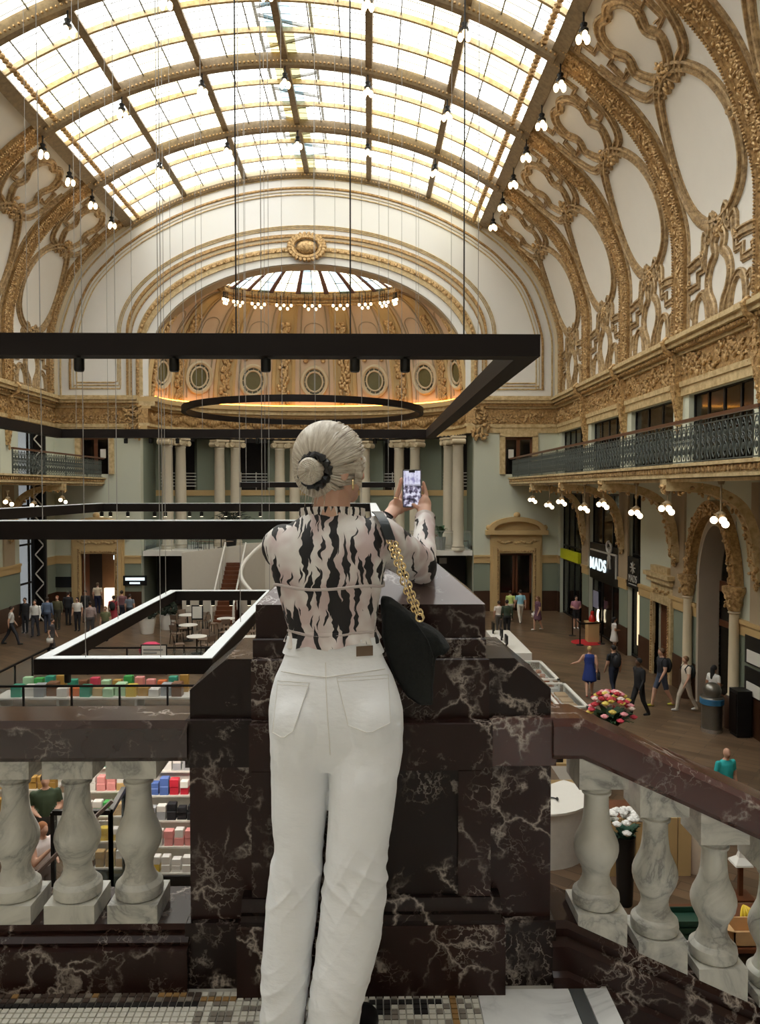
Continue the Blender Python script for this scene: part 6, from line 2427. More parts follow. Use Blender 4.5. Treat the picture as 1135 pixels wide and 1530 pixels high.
chain(q, catmull(ch[::3], 2), Vector((-0.005, -0.0, 0))); chain(q, catmull([p + Vector((0.013, -0.004, -0.008)) for p in ch[::3]], 2), Vector((0, 0, 0)))
q.build('chain', gold_, bag, label='gold link chain')
q = MB(); c = P(627, 923, 2.13); q.tube([c + Vector((0.011 * math.cos(t), 0, 0.011 * math.sin(t))) for t in [2 * PI * k / 18 for k in range(18)]], 0.003, 6, closed=True); q.build('eyelet', gold_, bag)
q = MB()
sp_ = catmull([P(562, 766, 2.24), P(566, 769, 2.17), P(574, 782, 2.115), P(583, 806, 2.112)], 6)
q.loft([[p + Vector((-0.014, 0, 0.004)), p + Vector((-0.013, -0.004, 0.0)), p + Vector((0.014, -0.004, -0.002)), p + Vector((0.013, 0.002, 0.004))] for p in sp_]); q.build('leather_strap', mat('blue_black_leather', (30, 38, 44), 0.45), bag)
# ================================================================ PEOPLE ON THE HALL FLOOR
SK = {'fair': mat('skin_fair', (196, 152, 128), 0.6), 'tan': mat('skin_tan', (160, 116, 90), 0.6), 'brown': mat('skin_brown', (96, 66, 50), 0.6)}
_cm = {}


def cmat(c, rough=0.8):
    if c not in _cm:
        _cm[c] = mat('cloth_%d_%d_%d' % c, c, rough, var=0.1, scale=9)
    return _cm[c]


def seg_d(p, a, b):
    ab = b - a
    t = max(0.0, min(1.0, (p - a).dot(ab) / max(1e-9, ab.length_squared)))
    return (p - a - ab * t).length, t


def person(loc, H, face, top, bottom, label, hair=(52, 40, 32), shoes=(40, 38, 36), skin_='fair', stride=0.0, style='trousers', sleeve='short', arms=('down', 'down'), hairlen=0.0, bald=False, pack=None, bag=None, pattern=None, seated=False, group='visitors on the hall floor'):
    """one standing or walking figure; local frame: x right, y forward"""
    k = H / 1.72
    V = lambda x, y, z: Vector((x, y, z)) * k
    mb = MB()
    bones = []

    def limb(a, b, ra, rb, region, sc=(1, 1)):
        mb.capsule(a, b, ra * k, rb * k, 10, 0, sc); bones.append((a, b, max(ra, rb) * k, region))

    hip = 0.92 if not seated else 0.52
    dz = hip - 0.92
    T = lambda x, y, z: V(x, y, z + dz)
    mb.loft([[T(rx * math.cos(2 * PI * i / 14), ry * math.sin(2 * PI * i / 14) + yo, z) for i in range(14)] for z, rx, ry, yo in ((0.86, .13, .1, 0), (0.93, .185, .13, -.01), (1.02, .178, .125, 0), (1.12, .165, .118, .01), (1.25, .185, .125, .01), (1.37, .2, .115, 0), (1.44, .14, .075, 0), (1.48, .07, .06, .01))])
    bones.append((T(0, 0, 1.06), T(0, 0, 1.42), 0.17 * k, 'torso')); bones.append((T(0, 0, 0.86), T(0, 0, 0.98), 0.17 * k, 'hips'))
    limb(T(0, 0.01, 1.44), T(0, 0.03, 1.54), 0.052, 0.05, 'head')
    mb.ell(T(0, 0.035, 1.615), (0.074 * k, 0.092 * k, 0.108 * k), 12, 9); bones.append((T(0, .03, 1.58), T(0, .03, 1.66), 0.085 * k, 'head'))
    mb.ell(T(0, 0.125, 1.60), (0.013 * k, 0.02 * k, 0.02 * k), 6, 5)
    for s in (-1, 1):
        st = stride * s
        if seated:
            kn, an = T(s * .1, .42, .9), T(s * .1, .40, .9 - .44)
        else:
            kn = T(s * .09 + 0, 0.5 * st * .5 + (.05 if st > 0 else .02), .50); an = T(s * .085, 0.5 * st - (.06 if st < 0 else 0), .09 + (.05 if st < -0.2 else 0))
        limb(T(s * .09, 0, .9), kn, .098, .072, 'thigh'); limb(kn, an, .068, .052 if style == 'trousers' else .042, 'calf')
        toe = an + V(0, .15, -.045)
        limb(an + V(0, -.02, -.045), toe, .042, .036, 'foot')
        mode = arms[0 if s < 0 else 1]
        sh = T(s * .19, 0, 1.39)
        if mode == 'down':
            el, wr = T(s * .245, -.02 - st * .12, 1.12), T(s * .25, .06 - st * .25, .88)
        elif mode == 'bent':
            el, wr = T(s * .25, -.03, 1.12), T(s * .12, .22, 1.10)
        elif mode == 'out':
            el, wr = T(s * .33, .03, 1.18), T(s * .55, .12, 1.08)
        else:
            el, wr = T(s * .24, .12, 1.16), T(s * .08, .26, 1.34)
        limb(sh, el, .064, .05, 'uarm'); limb(el, wr, .046, .033, 'farm')
        limb(wr, wr + (wr - el).normalized() * 0.09 * k, .034, .026, 'hand', (1, .6))
    if style == 'dress':
        mb.loft([[T(rx * math.cos(2 * PI * i / 14), ry * math.sin(2 * PI * i / 14), z) for i in range(14)] for z, rx, ry in ((0.98, .17, .12), (0.8, .21, .16), (0.58, .25, .2), (0.54, .22, .17))])
        bones.append((T(0, 0, .6), T(0, 0, .98), .21 * k, 'skirt'))
    me = fuse(mb, 0.021 * k, 2, 0.5)
    mats = [SK[skin_], cmat(top) if pattern is None else pattern, cmat(bottom), cmat(shoes)]
    reg = {'head': 0, 'torso': 1, 'hips': 2, 'skirt': 2, 'thigh': 2, 'calf': 2, 'foot': 3, 'hand': 0, 'uarm': 1, 'farm': 1 if sleeve == 'long' else 0}
    if sleeve == 'none': reg['uarm'] = 0
    if style == 'dress': reg.update({'thigh': 0, 'calf': 0, 'hips': 1, 'skirt': 1})
    if style == 'shorts': reg['calf'] = 0
    idx = []
    for p in me.polygons:
        c = p.center
        best, r = 1e9, 1
        for a, b, rad, name in bones:
            d, t = seg_d(c, a, b)
            d -= rad
            if d < best:
                best = d
                r = reg[name]
                if name == 'uarm' and sleeve == 'short' and t > 0.62: r = 0
                if name == 'thigh' and style == 'shorts' and t > 0.9: r = 0
        if c.z > (1.47 + dz) * k: r = 0
        idx.append(r)
    me.materials.clear()
    for m in mats: me.materials.append(m)
    me.polygons.foreach_set('material_index', idx)
    me.name = 'person'
    o = bpy.data.objects.new('person', me)
    COL.objects.link(o)
    o.location = loc; o.rotation_euler = (0, 0, face)
    tag(o, label, 'person', group)

    def child(mbx, nm, m):
        c = mbx.mesh(nm); c.materials.append(m); c.polygons.foreach_set('use_smooth', [True] * len(c.polygons))
        return inst(nm, c, (0, 0, 0), o)
    if not bald:
        h = MB()
        h.ell(T(0, 0.012, 1.645), (0.083 * k, 0.098 * k, 0.095 * k), 12, 8)
        if hairlen: h.capsule(T(0, -.05, 1.62), T(0, -.075, 1.62 - hairlen), .075 * k, .06 * k)
        child(h, 'hair', cmat(hair))
    if pack:
        h = MB(); h.ell(T(0, -.19, 1.22), (.15 * k, .10 * k, .22 * k), 12, 8)
        for s in (-1, 1):
            h.tube([T(s * .1, -.12, 1.4), T(s * .12, 0, 1.47), T(s * .13, .11, 1.35), T(s * .14, .02, 1.1)], .022 * k, 6)
        child(h, 'backpack', cmat(pack))
    if bag:
        b = empty('handbag', loc, None)
        COL.objects.unlink(b); bpy.data.objects.remove(b)
        h = MB(); h.loft([[T(.3 + x, .02 + y, z) for x, y in ((-.05, -.14), (.05, -.14), (.05, .14), (-.05, .14))] for z in (.62, .84)])
        h.tube([T(.3, -.09, .84), T(.28, 0, 1.0), T(.3, .09, .84)], .012 * k, 5)
        child(h, 'handbag', cmat(bag))
    return o


def stand(px, py):
    return at_z(px, py, FL)


AWAY, LEFT_, RIGHT_, NEAR = 0.0, PI / 2, -PI / 2, PI
stripe = mat('plaid_shirt', (150, 132, 128), 0.8, var=0.45, scale=14)
floral = mat('plum_floral_dress', (96, 62, 76), 0.8, var=0.6, scale=22)
person(stand(762, 929), 1.62, AWAY, (190, 204, 120), (206, 196, 180), 'person in a lime green top walking to the pedimented door', (60, 44, 34), stride=0.3)
person(stand(777, 932), 1.74, AWAY + 0.1, (140, 190, 206), (208, 198, 182), 'person in a light blue tee shirt and beige trousers near the pedimented door', (46, 36, 30), stride=0.4)
person(stand(803, 942), 1.68, LEFT_ + 0.3, (120, 80, 92), (96, 62, 76), 'person in a plum patterned dress carrying a white handbag', (120, 84, 58), (220, 214, 206), style='dress', pattern=floral, bag=(214, 206, 200), hairlen=.16, stride=0.3)
person(stand(860, 939), 1.62, NEAR, (176, 120, 136), (34, 32, 36), 'dark-haired person in pink top and black shorts behind the queue barrier', (26, 20, 20), (222, 220, 218), style='shorts', hairlen=.2, arms=('bent', 'bent'))
person(stand(917, 975), 1.5, RIGHT_, (214, 208, 204), (206, 200, 196), 'small person in a loose white dress facing the gift shop', (24, 20, 20), skin_='tan', style='dress', hairlen=.14, arms=('bent', 'bent'))
person(stand(880, 1041), 1.68, AWAY - 0.25, (30, 52, 120), (30, 52, 120), 'fair person in a sleeveless royal blue dress carrying a black handbag', (196, 166, 116), (170, 60, 50), style='dress', sleeve='none', arms=('out', 'down'), bag=(26, 24, 26), stride=0.35)
person(stand(916, 1041), 1.72, AWAY + 0.3, (24, 24, 28), (32, 38, 56), 'person in black tee shirt and navy trousers with a dark rucksack', (30, 24, 22), pack=(36, 36, 40), stride=0.25)
person(stand(954, 1072), 1.80, LEFT_ + 0.3, (22, 21, 24), (24, 24, 27), 'person all in black striding past the flower arrangement', (16, 14, 14), (30, 30, 32), 'brown', 0.42, sleeve='long')
person(stand(988, 1056), 1.86, LEFT_ + 0.15, (34, 34, 40), (58, 66, 84), 'tall person in dark tee, denim shorts and yellow trainers with a rucksack', (96, 74, 54), (196, 190, 70), stride=0.5, style='shorts', pack=(26, 26, 28))
person(stand(1024, 1063), 1.72, LEFT_ + 0.1, (204, 190, 172), (196, 184, 166), 'person in matching beige top and trousers with a dark rucksack', (120, 88, 60), (214, 210, 204), stride=0.5, pack=(34, 38, 38))
person(at_y(1092, 1040, 22.6) * 0 + Vector((10.35, 22.5, FL)), 1.62, RIGHT_ + 0.4, (214, 212, 208), (40, 40, 46), 'long-haired person in a white top waiting beside the metal bin', (20, 17, 18), skin_='tan', hairlen=.28, arms=('bent', 'bent'))
person(Vector((XR + 0.3, ARCH_Y - 0.7, FL)), 1.74, RIGHT_, (110, 120, 132), (50, 52, 60), 'person in a grey shirt entering the stone arch', (40, 32, 28), stride=0.2)
p_ = at_y(1084, 1117, 15.3)
person(Vector((p_.x, 15.3, FL)), p_.z - FL, NEAR + 0.25, (42, 168, 168), (120, 112, 100), 'balding person in a turquoise polo shirt below the sloping rail', bald=True, arms=('down', 'down'))
person(stand(745, 948), 1.6, AWAY, (214, 202, 190), (90, 84, 80), 'person in a cream top at the white kiosk counter', (70, 52, 40))
person(stand(757, 952), 1.74, AWAY, (52, 64, 48), (30, 30, 32), 'person in a dark green jacket at the white kiosk counter', (40, 32, 26), sleeve='long')
person(Vector((4.7, 22.4, FL)), 1.72, RIGHT_, (60, 58, 62), (40, 40, 44), 'dark-clad vendor behind the pastry cases, hair cropped', (58, 44, 36), skin_='tan', group='vendors in the kiosk')
person(Vector((4.74, 21.3, FL)), 1.66, LEFT_, (30, 28, 30), (40, 40, 44), 'vendor with bushy dark hair behind the pastry cases', (28, 22, 20), hairlen=.1, group='vendors in the kiosk')
# crowd by the lit doorway
crowd = [((17, 964), 1.72, RIGHT_ + .4, (196, 192, 186), (40, 40, 46), 'person in a pale shirt and dark trousers striding by the glazed bay', dict(stride=.6)),
         ((38, 946), 1.7, NEAR, (36, 36, 40), (44, 44, 50), 'person in black standing beside the zigzag mast', dict(sleeve='long')),
         ((53, 951), 1.72, NEAR, (220, 218, 214), (52, 52, 60), 'person in an open white jacket near the zigzag mast', dict(sleeve='long', stride=.2)),
         ((71, 946), 1.74, AWAY, (92, 108, 134), (60, 66, 84), 'person in a denim blue shirt in the crowd by the doorway', dict(sleeve='long')),
         ((86, 941), 1.68, NEAR, (86, 82, 58), (60, 56, 48), 'person in an olive jacket in the crowd by the doorway', dict(sleeve='long', hair=(150, 90, 60))),
         ((102, 934), 1.7, AWAY, (34, 34, 38), (30, 30, 34), 'person in a black coat near the black wall panel', dict(sleeve='long')),
         ((116, 943), 1.64, NEAR, (222, 218, 212), (34, 34, 40), 'dark-haired person in a white blouse and black skirt', dict(hairlen=.2, hair=(24, 20, 20))),
         ((135, 955), 1.74, AWAY + .3, (150, 132, 128), (74, 70, 70), 'broad person in a plaid shirt near the low light frame', dict(sleeve='long', pattern=stripe)),
         ((128, 930), 1.66, NEAR, (44, 40, 40), (40, 40, 44), 'person in charcoal near the lit doorway', dict(sleeve='long')),
         ((146, 917), 1.72, AWAY, (214, 196, 172), (30, 34, 62), 'person in a cream top and navy trousers entering the lit doorway', dict(hair=(110, 90, 70))),
         ((170, 941), 1.68, AWAY, (150, 50, 56), (120, 40, 50), 'person in a red top with a black rucksack', dict(pack=(28, 26, 28), style='dress')),
         ((182, 934), 1.76, AWAY, (122, 84, 88), (44, 46, 60), 'tall person in a maroon shirt facing the black shop sign', dict()),
         ((194, 935), 1.6, AWAY, (110, 122, 134), (50, 52, 60), 'person in a blue grey top by the black shop sign', dict()),
         ((158, 958), 1.58, NEAR, (104, 106, 74), (80, 76, 66), 'person in a moss green top behind the low light frame', dict(hair=(120, 96, 70))),
         ((78, 978), 1.5, RIGHT_, (58, 54, 56), (70, 66, 66), 'child in grey carrying a white bag', dict(bag=(222, 220, 216), stride=.3))]
for (x, y), H, f, t, b, lab, kw in crowd:
    person(stand(x, y), H, f, t, b, lab, **kw)
# shoppers at the stall below the terrace
person(Vector((at_y(68, 1190, 13.6).x, 13.6, FL)), 1.80, NEAR + .4, (52, 66, 44), (60, 58, 56), 'person in a dark green tee shirt behind the sweets stall', (70, 56, 44), arms=('bent', 'bent'), group='shoppers at the sweets stall')
person(Vector((at_y(62, 1240, 11.9).x, 11.9, FL)), 1.66, RIGHT_ - .5, (226, 214, 210), (120, 110, 110), 'auburn-haired person in a pale lace top at the sweets stall', (150, 96, 58), sleeve='none', hairlen=.12, arms=('bent', 'up'), group='shoppers at the sweets stall')

# ================================================================ STALLS
def box_thing(name, c, size, m, label, cat='box', group=None, rz=0.0):
    q = MB(); x, y, z = size
    e = min(size) * 0.08
    q.loft([[Vector((a * x / 2, b * y / 2, 0)) for a, b in ((-1, -1), (1, -1), (1, 1), (-1, 1))], [Vector((a * x / 2, b * y / 2, z - e)) for a, b in ((-1, -1), (1, -1), (1, 1), (-1, 1))], [Vector((a * (x / 2 - e), b * (y / 2 - e), z)) for a, b in ((-1, -1), (1, -1), (1, 1), (-1, 1))]])
    me = q.mesh(name); me.materials.append(m)
    o = inst(name, me, c, None, rz)
    return tag(o, label, cat, group)


CN = {'crimson': (196, 44, 62), 'cobalt': (84, 110, 176), 'black': (30, 30, 34), 'white': (226, 222, 216), 'pink': (226, 150, 146), 'lemon': (226, 196, 84), 'green': (70, 166, 84), 'tan': (190, 158, 108), 'brown': (122, 84, 60), 'orange': (214, 110, 54), 'teal': (58, 158, 132), 'mint': (178, 214, 176), 'silver': (160, 162, 166), 'gold': (180, 140, 70), 'rose': (214, 70, 96)}
rg = random.Random(21)


M['added_stall_light'] = emit('added_stall_strip', (255, 244, 228), 32.0)  # assumed strip lamp, added out of view to brighten the cartons


def tiered(xc, yc, w, label, tiers, stall):
    """stepped display: base, shelves, and rows of boxes that are things of their own"""
    root = empty('display_stand', (xc, yc, FL), label, 'display stand', 'stepped stands of the sweets stall')
    n = len(tiers)
    q = MB(); q.box(xc - w / 2, xc + w / 2, yc - 0.6, yc + 0.6, FL, FL + 0.42); q.build('base', M['black'], root, smooth=False)
    for i, row in enumerate(tiers):
        z = FL + 0.42 + i * 0.36
        y0 = yc - 0.55 + i * 0.2
        q = MB(); q.box(xc - w / 2, xc + w / 2, y0, yc + 0.6, z, z + 0.03); q.build('shelf', M['white_paint'], root, smooth=False)
        if i:
            q = MB(); q.box(xc - w / 2 + .02, xc + w / 2 - .02, y0 + 0.18, y0 + 0.2, z - 0.33, z); q.build('riser', M['white_paint'], root, smooth=False)
        if i == n - 1:
            q = MB(); q.box(xc - w / 2, xc + w / 2, yc - 0.5, yc - 0.44, z + 0.52, z + 0.56); q.build('added_strip_light', M['added_stall_light'], root, smooth=False)
            q = MB(); q.bar((xc - w / 2 + .02, yc + .55, z), (xc - w / 2 + .02, yc + .55, z + .54), .03, .03); q.bar((xc + w / 2 - .02, yc + .55, z), (xc + w / 2 - .02, yc + .55, z + .54), .03, .03); q.bar((xc - w / 2 + .02, yc + .55, z + .54), (xc - w / 2 + .02, yc - .47, z + .54), .03, .03); q.bar((xc + w / 2 - .02, yc + .55, z + .54), (xc + w / 2 - .02, yc - .47, z + .54), .03, .03); q.build('added_light_bracket', M['black'], root, smooth=False)
        k = max(3, round(w / 0.18))
        for j in range(k):
            c = row[(j * len(row)) // k]
            h = rg.uniform(0.11, 0.15)
            for lv in range(2):
                box_thing('product_box', (xc - w / 2 + (j + .5) * w / k, y0 + 0.09 + rg.uniform(-.01, .01), z + 0.032 + lv * (h + .001)), (w / k * rg.uniform(.76, .9), 0.13, h if lv == 0 else h * rg.uniform(.7, 1)), cmat(CN[c] if lv == 0 or rg.random() < .6 else CN['white'], 0.4), '%s carton%s on the %s of the %s' % (c if lv == 0 else 'small', '' if lv == 0 else ' stacked on another', ('lowest shelf', 'second shelf', 'third shelf', 'fourth shelf', 'top shelf')[i], stall), 'carton', 'cartons on the sweets stall')


tiered(at_y(266, 1200, 13.2).x, 13.2, 1.4, 'white stepped display stand of pink and red cartons beside the pier', [['lemon', 'white', 'white'], ['white', 'pink', 'pink'], ['silver', 'black', 'black'], ['cobalt', 'crimson', 'crimson'], ['white', 'silver', 'black']], 'stand beside the pier')
tiered(at_y(156, 1200, 13.4).x, 13.4, 1.05, 'stepped display stand of tan and rose cartons seen in the middle baluster gap', [['brown', 'tan'], ['tan', 'lemon'], ['rose', 'green', 'tan'], ['white', 'pink', 'tan'], ['white', 'teal', 'white']], 'middle stand')
tiered(at_y(30, 1200, 14.6).x, 14.6, 1.5, 'stepped display stand of dark bottles and gold cartons behind the green shirt', [['rose', 'green', 'brown'], ['gold', 'tan', 'white'], ['tan', 'gold', 'gold'], ['black', 'black', 'brown'], ['brown', 'brown', 'black']], 'stand behind the green shirt')
for x in (122 - 20, 165, 180):
    p = at_y(x, 1240, 11.3)
# dark-posted glass screen in front of the sweets stall
glass_rail('glass_screen', [Vector((at_y(80, 1300, 11.6).x, 11.6, FL)), Vector((at_y(166, 1300, 11.6).x, 11.6, FL)), Vector((at_y(186, 1300, 12.5).x, 12.5, FL))], 1.95, 'dark-posted glass screen around the sweets stall', 1.1, 'black', cat='screen', top=0.045)
q = MB(); q.bar(at_y(50, 1310, 11.2), at_y(168, 1196, 11.5), 0.07, 0.05)
q.build('stair_handrail', mat('taupe_handrail', (104, 90, 84), 0.45), label='sloping taupe handrail crossing before the sweets stall', category='handrail')

# railed opening with gift displays
RY1, RY2, RX = 22.8, 28.3, -11.9
glass_rail('glass_railing', [Vector((-13.2, RY1, FL)), Vector((-4.6, RY1, FL))], 1.0, 'black-posted glass railing before the colourful gift crates', 1.5, 'black', top=0.04)
glass_rail('glass_railing', [Vector((RX, RY2, FL)), Vector((-4.6, RY2, FL))], 1.0, 'black-posted glass railing behind the gift crates, by the poster', 1.5, 'black', top=0.04)
glass_rail('glass_railing', [Vector((RX, RY2, FL)), Vector((RX, RY1 + .2, FL))], 1.0, 'black-posted glass railing closing the side of the gift area', 1.5, 'black', top=0.04)
seq = ['teal', 'white', 'silver', 'brown', 'white', 'orange', 'teal', 'tan', 'mint', 'mint', 'lemon', 'gold', 'white', 'silver', 'brown']
tb = empty('display_table', (-8.3, 23.9, FL), 'long low white table of gift crates behind the glass railing', 'table')
q = MB(); q.box(-11.55, -4.8, 23.4, 24.4, FL + 0.42, FL + 0.47); q.build('top', M['white_paint'], tb, smooth=False)
for x in (-11.4, -9.6, -7.2, -5.0):
    q = MB(); q.box(x - .04, x + .04, 23.5, 24.3, FL, FL + 0.42); q.build('leg', M['white_paint'], tb, smooth=False)
for i, c in enumerate(seq):
    px = 28 + 17 * i
    x = at_y(px, 1045, 23.7).x
    h = rg.uniform(0.22, 0.45)
    box_thing('gift_crate', (x, 23.65 + 0.1 * (i % 2), FL + 0.472), (0.31, 0.3, h), cmat(CN[c], 0.45), '%s gift crate on the long low table%s' % (c, '' if i < 7 else ', towards the pier'), 'crate', 'gift crates on the long table')
    box_thing('gift_crate', (x + .1, 24.15, FL + 0.472), (0.26, 0.2, h + 0.12), cmat(CN[rg.choice(list(CN))], 0.45), 'small crate in the back row of the long low gift table', 'crate', 'gift crates on the long table')
po = empty('poster_board', (at_y(230, 990, 28.2).x, 28.2, FL), 'white poster board with grey lettering behind the glass railing', 'poster')
x0_, x1_ = at_y(211, 990, 28.2).x, at_y(250, 990, 28.2).x
q = MB(); q.box(x0_, x1_, 28.15, 28.2, FL + 0.05, -4.2); q.build('frame', M['black'], po, smooth=False)
q = MB(); q.box(x0_ + .04, x1_ - .04, 28.13, 28.15, FL + 0.1, -4.24); q.build('sheet', M['white_paint'], po, smooth=False)
for k, w_ in enumerate((0.72, 0.5, 0.62)):
    q = MB(); q.box(x0_ + .1, x0_ + .1 + w_, 28.12, 28.13, -4.42 - .12 * k, -4.36 - .12 * k); q.build('print_line', M['grey_paint'], po, smooth=False)
q = MB(); q.box(x0_ + .12, x1_ - .12, 28.12, 28.13, FL + .14, FL + .42); q.build('print_picture', cmat((196, 150, 130)), po, smooth=False)
st_ = empty('pink_stool', Vector((at_y(225, 960, 29.6).x, 29.6, FL)), 'bright pink domed pouffe beyond the glass railing', 'stool')
q = MB(); q.lathe([(0.0, 0.95), (0.22, 0.93), (0.38, 0.84), (0.45, 0.68), (0.42, 0.55), (0.3, 0.5), (0, 0.5)][::-1], st_.location, 20); q.build('seat', mat('hot_pink_fabric', (214, 66, 104), 0.7), st_)
q = MB(); q.lathe([(0.28, 0), (0.3, 0.04), (0.12, 0.1), (0.1, 0.5), (0.2, 0.52)], st_.location, 14); q.build('base', M['black'], st_)

# ---- white kiosk counters with pastry cases along the aisle
def counter(y0, y1, x0, x1, label, glass=True):
    root = empty('kiosk_counter', ((x0 + x1) / 2, y0, FL), label, 'counter', 'white counters of the aisle kiosk')
    zt = FL + 1.0
    q = MB(); q.box(x0, x1, y0, y1, FL, zt - 0.3); q.build('body', M['white_paint'], root, smooth=False)
    if not glass:
        q = MB(); q.box(x0 - .04, x1 + .04, y0 - .03, y1 + .03, zt - 0.3, zt); q.build('worktop', M['white_paint'], root, smooth=False)
        return root
    q = MB(); e = 0.09
    q.box(x0, x1, y0, y0 + e, zt - .05, zt); q.box(x0, x1, y1 - e, y1, zt - .05, zt); q.box(x0, x0 + e, y0, y1, zt - .05, zt); q.box(x1 - e, x1, y0, y1, zt - .05, zt)
    for x in (x0, x1 - .05):
        for y in (y0, y1 - .05): q.box(x, x + .05, y, y + .05, zt - .3, zt - .05)
    q.build('case_frame', M['white_paint'], root, smooth=False)
    q = MB(); q.box(x0 + e, x1 - e, y0 + e, y1 - e, zt - .03, zt - .02); q.build('glass_top', M['cglass'], root, smooth=False)
    return root


c1 = counter(27.2, 31.6, 4.95, 5.85, 'plain white kiosk worktop beside the cream and green jackets', False)
counter(23.4, 26.0, 5.1, 5.95, 'white framed pastry case with round cakes near the vendors')
counter(20.4, 23.0, 5.15, 6.0, 'white framed glass case with flat brown goods near the flowers')
counter(16.6, 20.0, 4.55, 5.3, 'long white framed glass case ending at the flower arrangement')
for i in range(12):
    x, y = 5.3 + 0.22 * (i % 3), 23.7 + 0.58 * (i // 3)
    q = MB(); q.lathe([(0, 0), (.1, 0), (.105, .05), (.08, .1), (0, .12)], (0, 0, 0), 12)
    me = q.mesh('cake'); me.materials.append(cmat([(226, 210, 186), (228, 220, 214), (170, 110, 80)][i % 3])); o = inst('cake', me, (x, y, FL + 0.702)); tag(o, ['cream', 'white iced', 'caramel brown'][i % 3] + ' round cake inside the white framed pastry case', 'cake', 'cakes in the pastry case')
for i in range(8):
    box_thing('pastry_tray', (5.36 + 0.42 * (i % 2), 20.8 + 0.6 * (i // 2), FL + 0.702), (.34, .42, .06), cmat([(150, 100, 66), (196, 160, 116)][i % 2]), ['brown', 'golden'][i % 2] + ' tray of flat pastries inside the glass case near the flowers', 'tray', 'trays in the glass case')
for i, (x, y) in enumerate(((5.1, 30.9), (5.2, 29.5), (5.15, 28.2))):
    o = empty('till_screen', (x, y, FL + 1.0), 'black till screen on the plain white kiosk worktop', 'till', 'till screens on the kiosk worktop')
    q = MB(); q.bar((x, y, FL + 1.16), (x + .12, y, FL + 1.42), .4, .04, (0, 1, 0)) if False else q.box(x - .03, x + .03, y - .22, y + .22, FL + 1.14, FL + 1.46); q.build('screen', M['black'], o, smooth=False)
    q = MB(); q.box(x - .03, x + .03, y - .04, y + .04, FL + 1.0, FL + 1.14); q.build('stand', M['black'], o, smooth=False)

# ---- curved white reception desk and wood kiosk seen between the sloping balusters
q = MB()
dc = Vector((at_y(798, 1240, 14.4).x, 14.4, FL))
dk = empty('reception_desk', dc, 'curved white reception desk behind the first sloping baluster', 'desk')
arc = [(1.05 * math.cos(t), 0.95 * math.sin(t)) for t in [-2.6 + 0.2 * k for k in range(18)]]
q.hexa([dc + Vector((a * .93, b * .93, 0)) for a, b in arc], [dc + Vector((a * .96, b * .96, 1.02)) for a, b in arc]); q.build('body', cmat((206, 202, 196)), dk, angle=50)
q = MB(); q.hexa([dc + Vector((a, b, 1.02)) for a, b in arc], [dc + Vector((a, b, 1.06)) for a, b in arc]); q.build('top', M['white_paint'], dk, smooth=False)
hp = empty('headphones', dc + Vector((0.25, -.35, 1.062)), 'black headphones lying on the curved white desk', 'headphones')
c = hp.location
q = MB(); q.tube([c + Vector((.1 * math.cos(t), .1 * math.sin(t), .02)) for t in [PI * k / 12 for k in range(13)]], .014, 6); q.build('headband', M['black'], hp)
for s in (-1, 1):
    q = MB(); q.ell(c + Vector((s * .1, 0, .035)), (.025, .045, .035), 10, 6); q.build('ear_cup', M['black'], hp)
ws = empty('shelf_unit', (at_y(835, 1180, 16.2).x, 16.2, FL), 'low timber shelf unit with black equipment behind the curved desk', 'shelf')
x = ws.location.x
for z in (0.0, 0.5, 1.0):
    q = MB(); q.box(x - .5, x + .5, 16.0, 16.4, FL + z, FL + z + .05); q.build('shelf', M['ochre'], ws, smooth=False)
for s in (-.5, .46):
    q = MB(); q.box(x + s, x + s + .04, 16.0, 16.4, FL, FL + 1.05); q.build('side_panel', M['white_paint'], ws, smooth=False)
box_thing('speaker', (x - .1, 16.2, FL + 1.052), (.3, .25, .4), M['black'], 'black speaker on the low timber shelf unit', 'speaker')
cw = empty('timber_counter', (at_y(962, 1250, 13.6).x, 13.6, FL), 'timber-clad counter with a pale rounded end beyond the balusters', 'counter')
x = cw.location.x
for k in range(6):
    q = MB(); q.box(x - .75 + .25 * k, x - .75 + .25 * k + .235, 13.3, 13.33, FL, FL + 1.05); q.build('plank', M['ochre'], cw, smooth=False)
q = MB(); q.box(x - .75, x + .75, 13.33, 14.1, FL, FL + 1.05); q.build('body', M['wood_red'], cw, smooth=False)
q = MB(); q.lathe([(.3, 0), (.32, .05), (.32, 1.0), (.3, 1.08)], (x + .95, 13.6, FL), 20); q.build('rounded_end', cmat((214, 196, 176)), cw)

# potted plants ----------------------------------------------------------
LEAF = {k: mat('leaf_' + k, c, 0.5, var=0.35, scale=8) for k, c in (('green', (58, 92, 62)), ('dark', (30, 42, 30)), ('blue', (72, 116, 96)))}


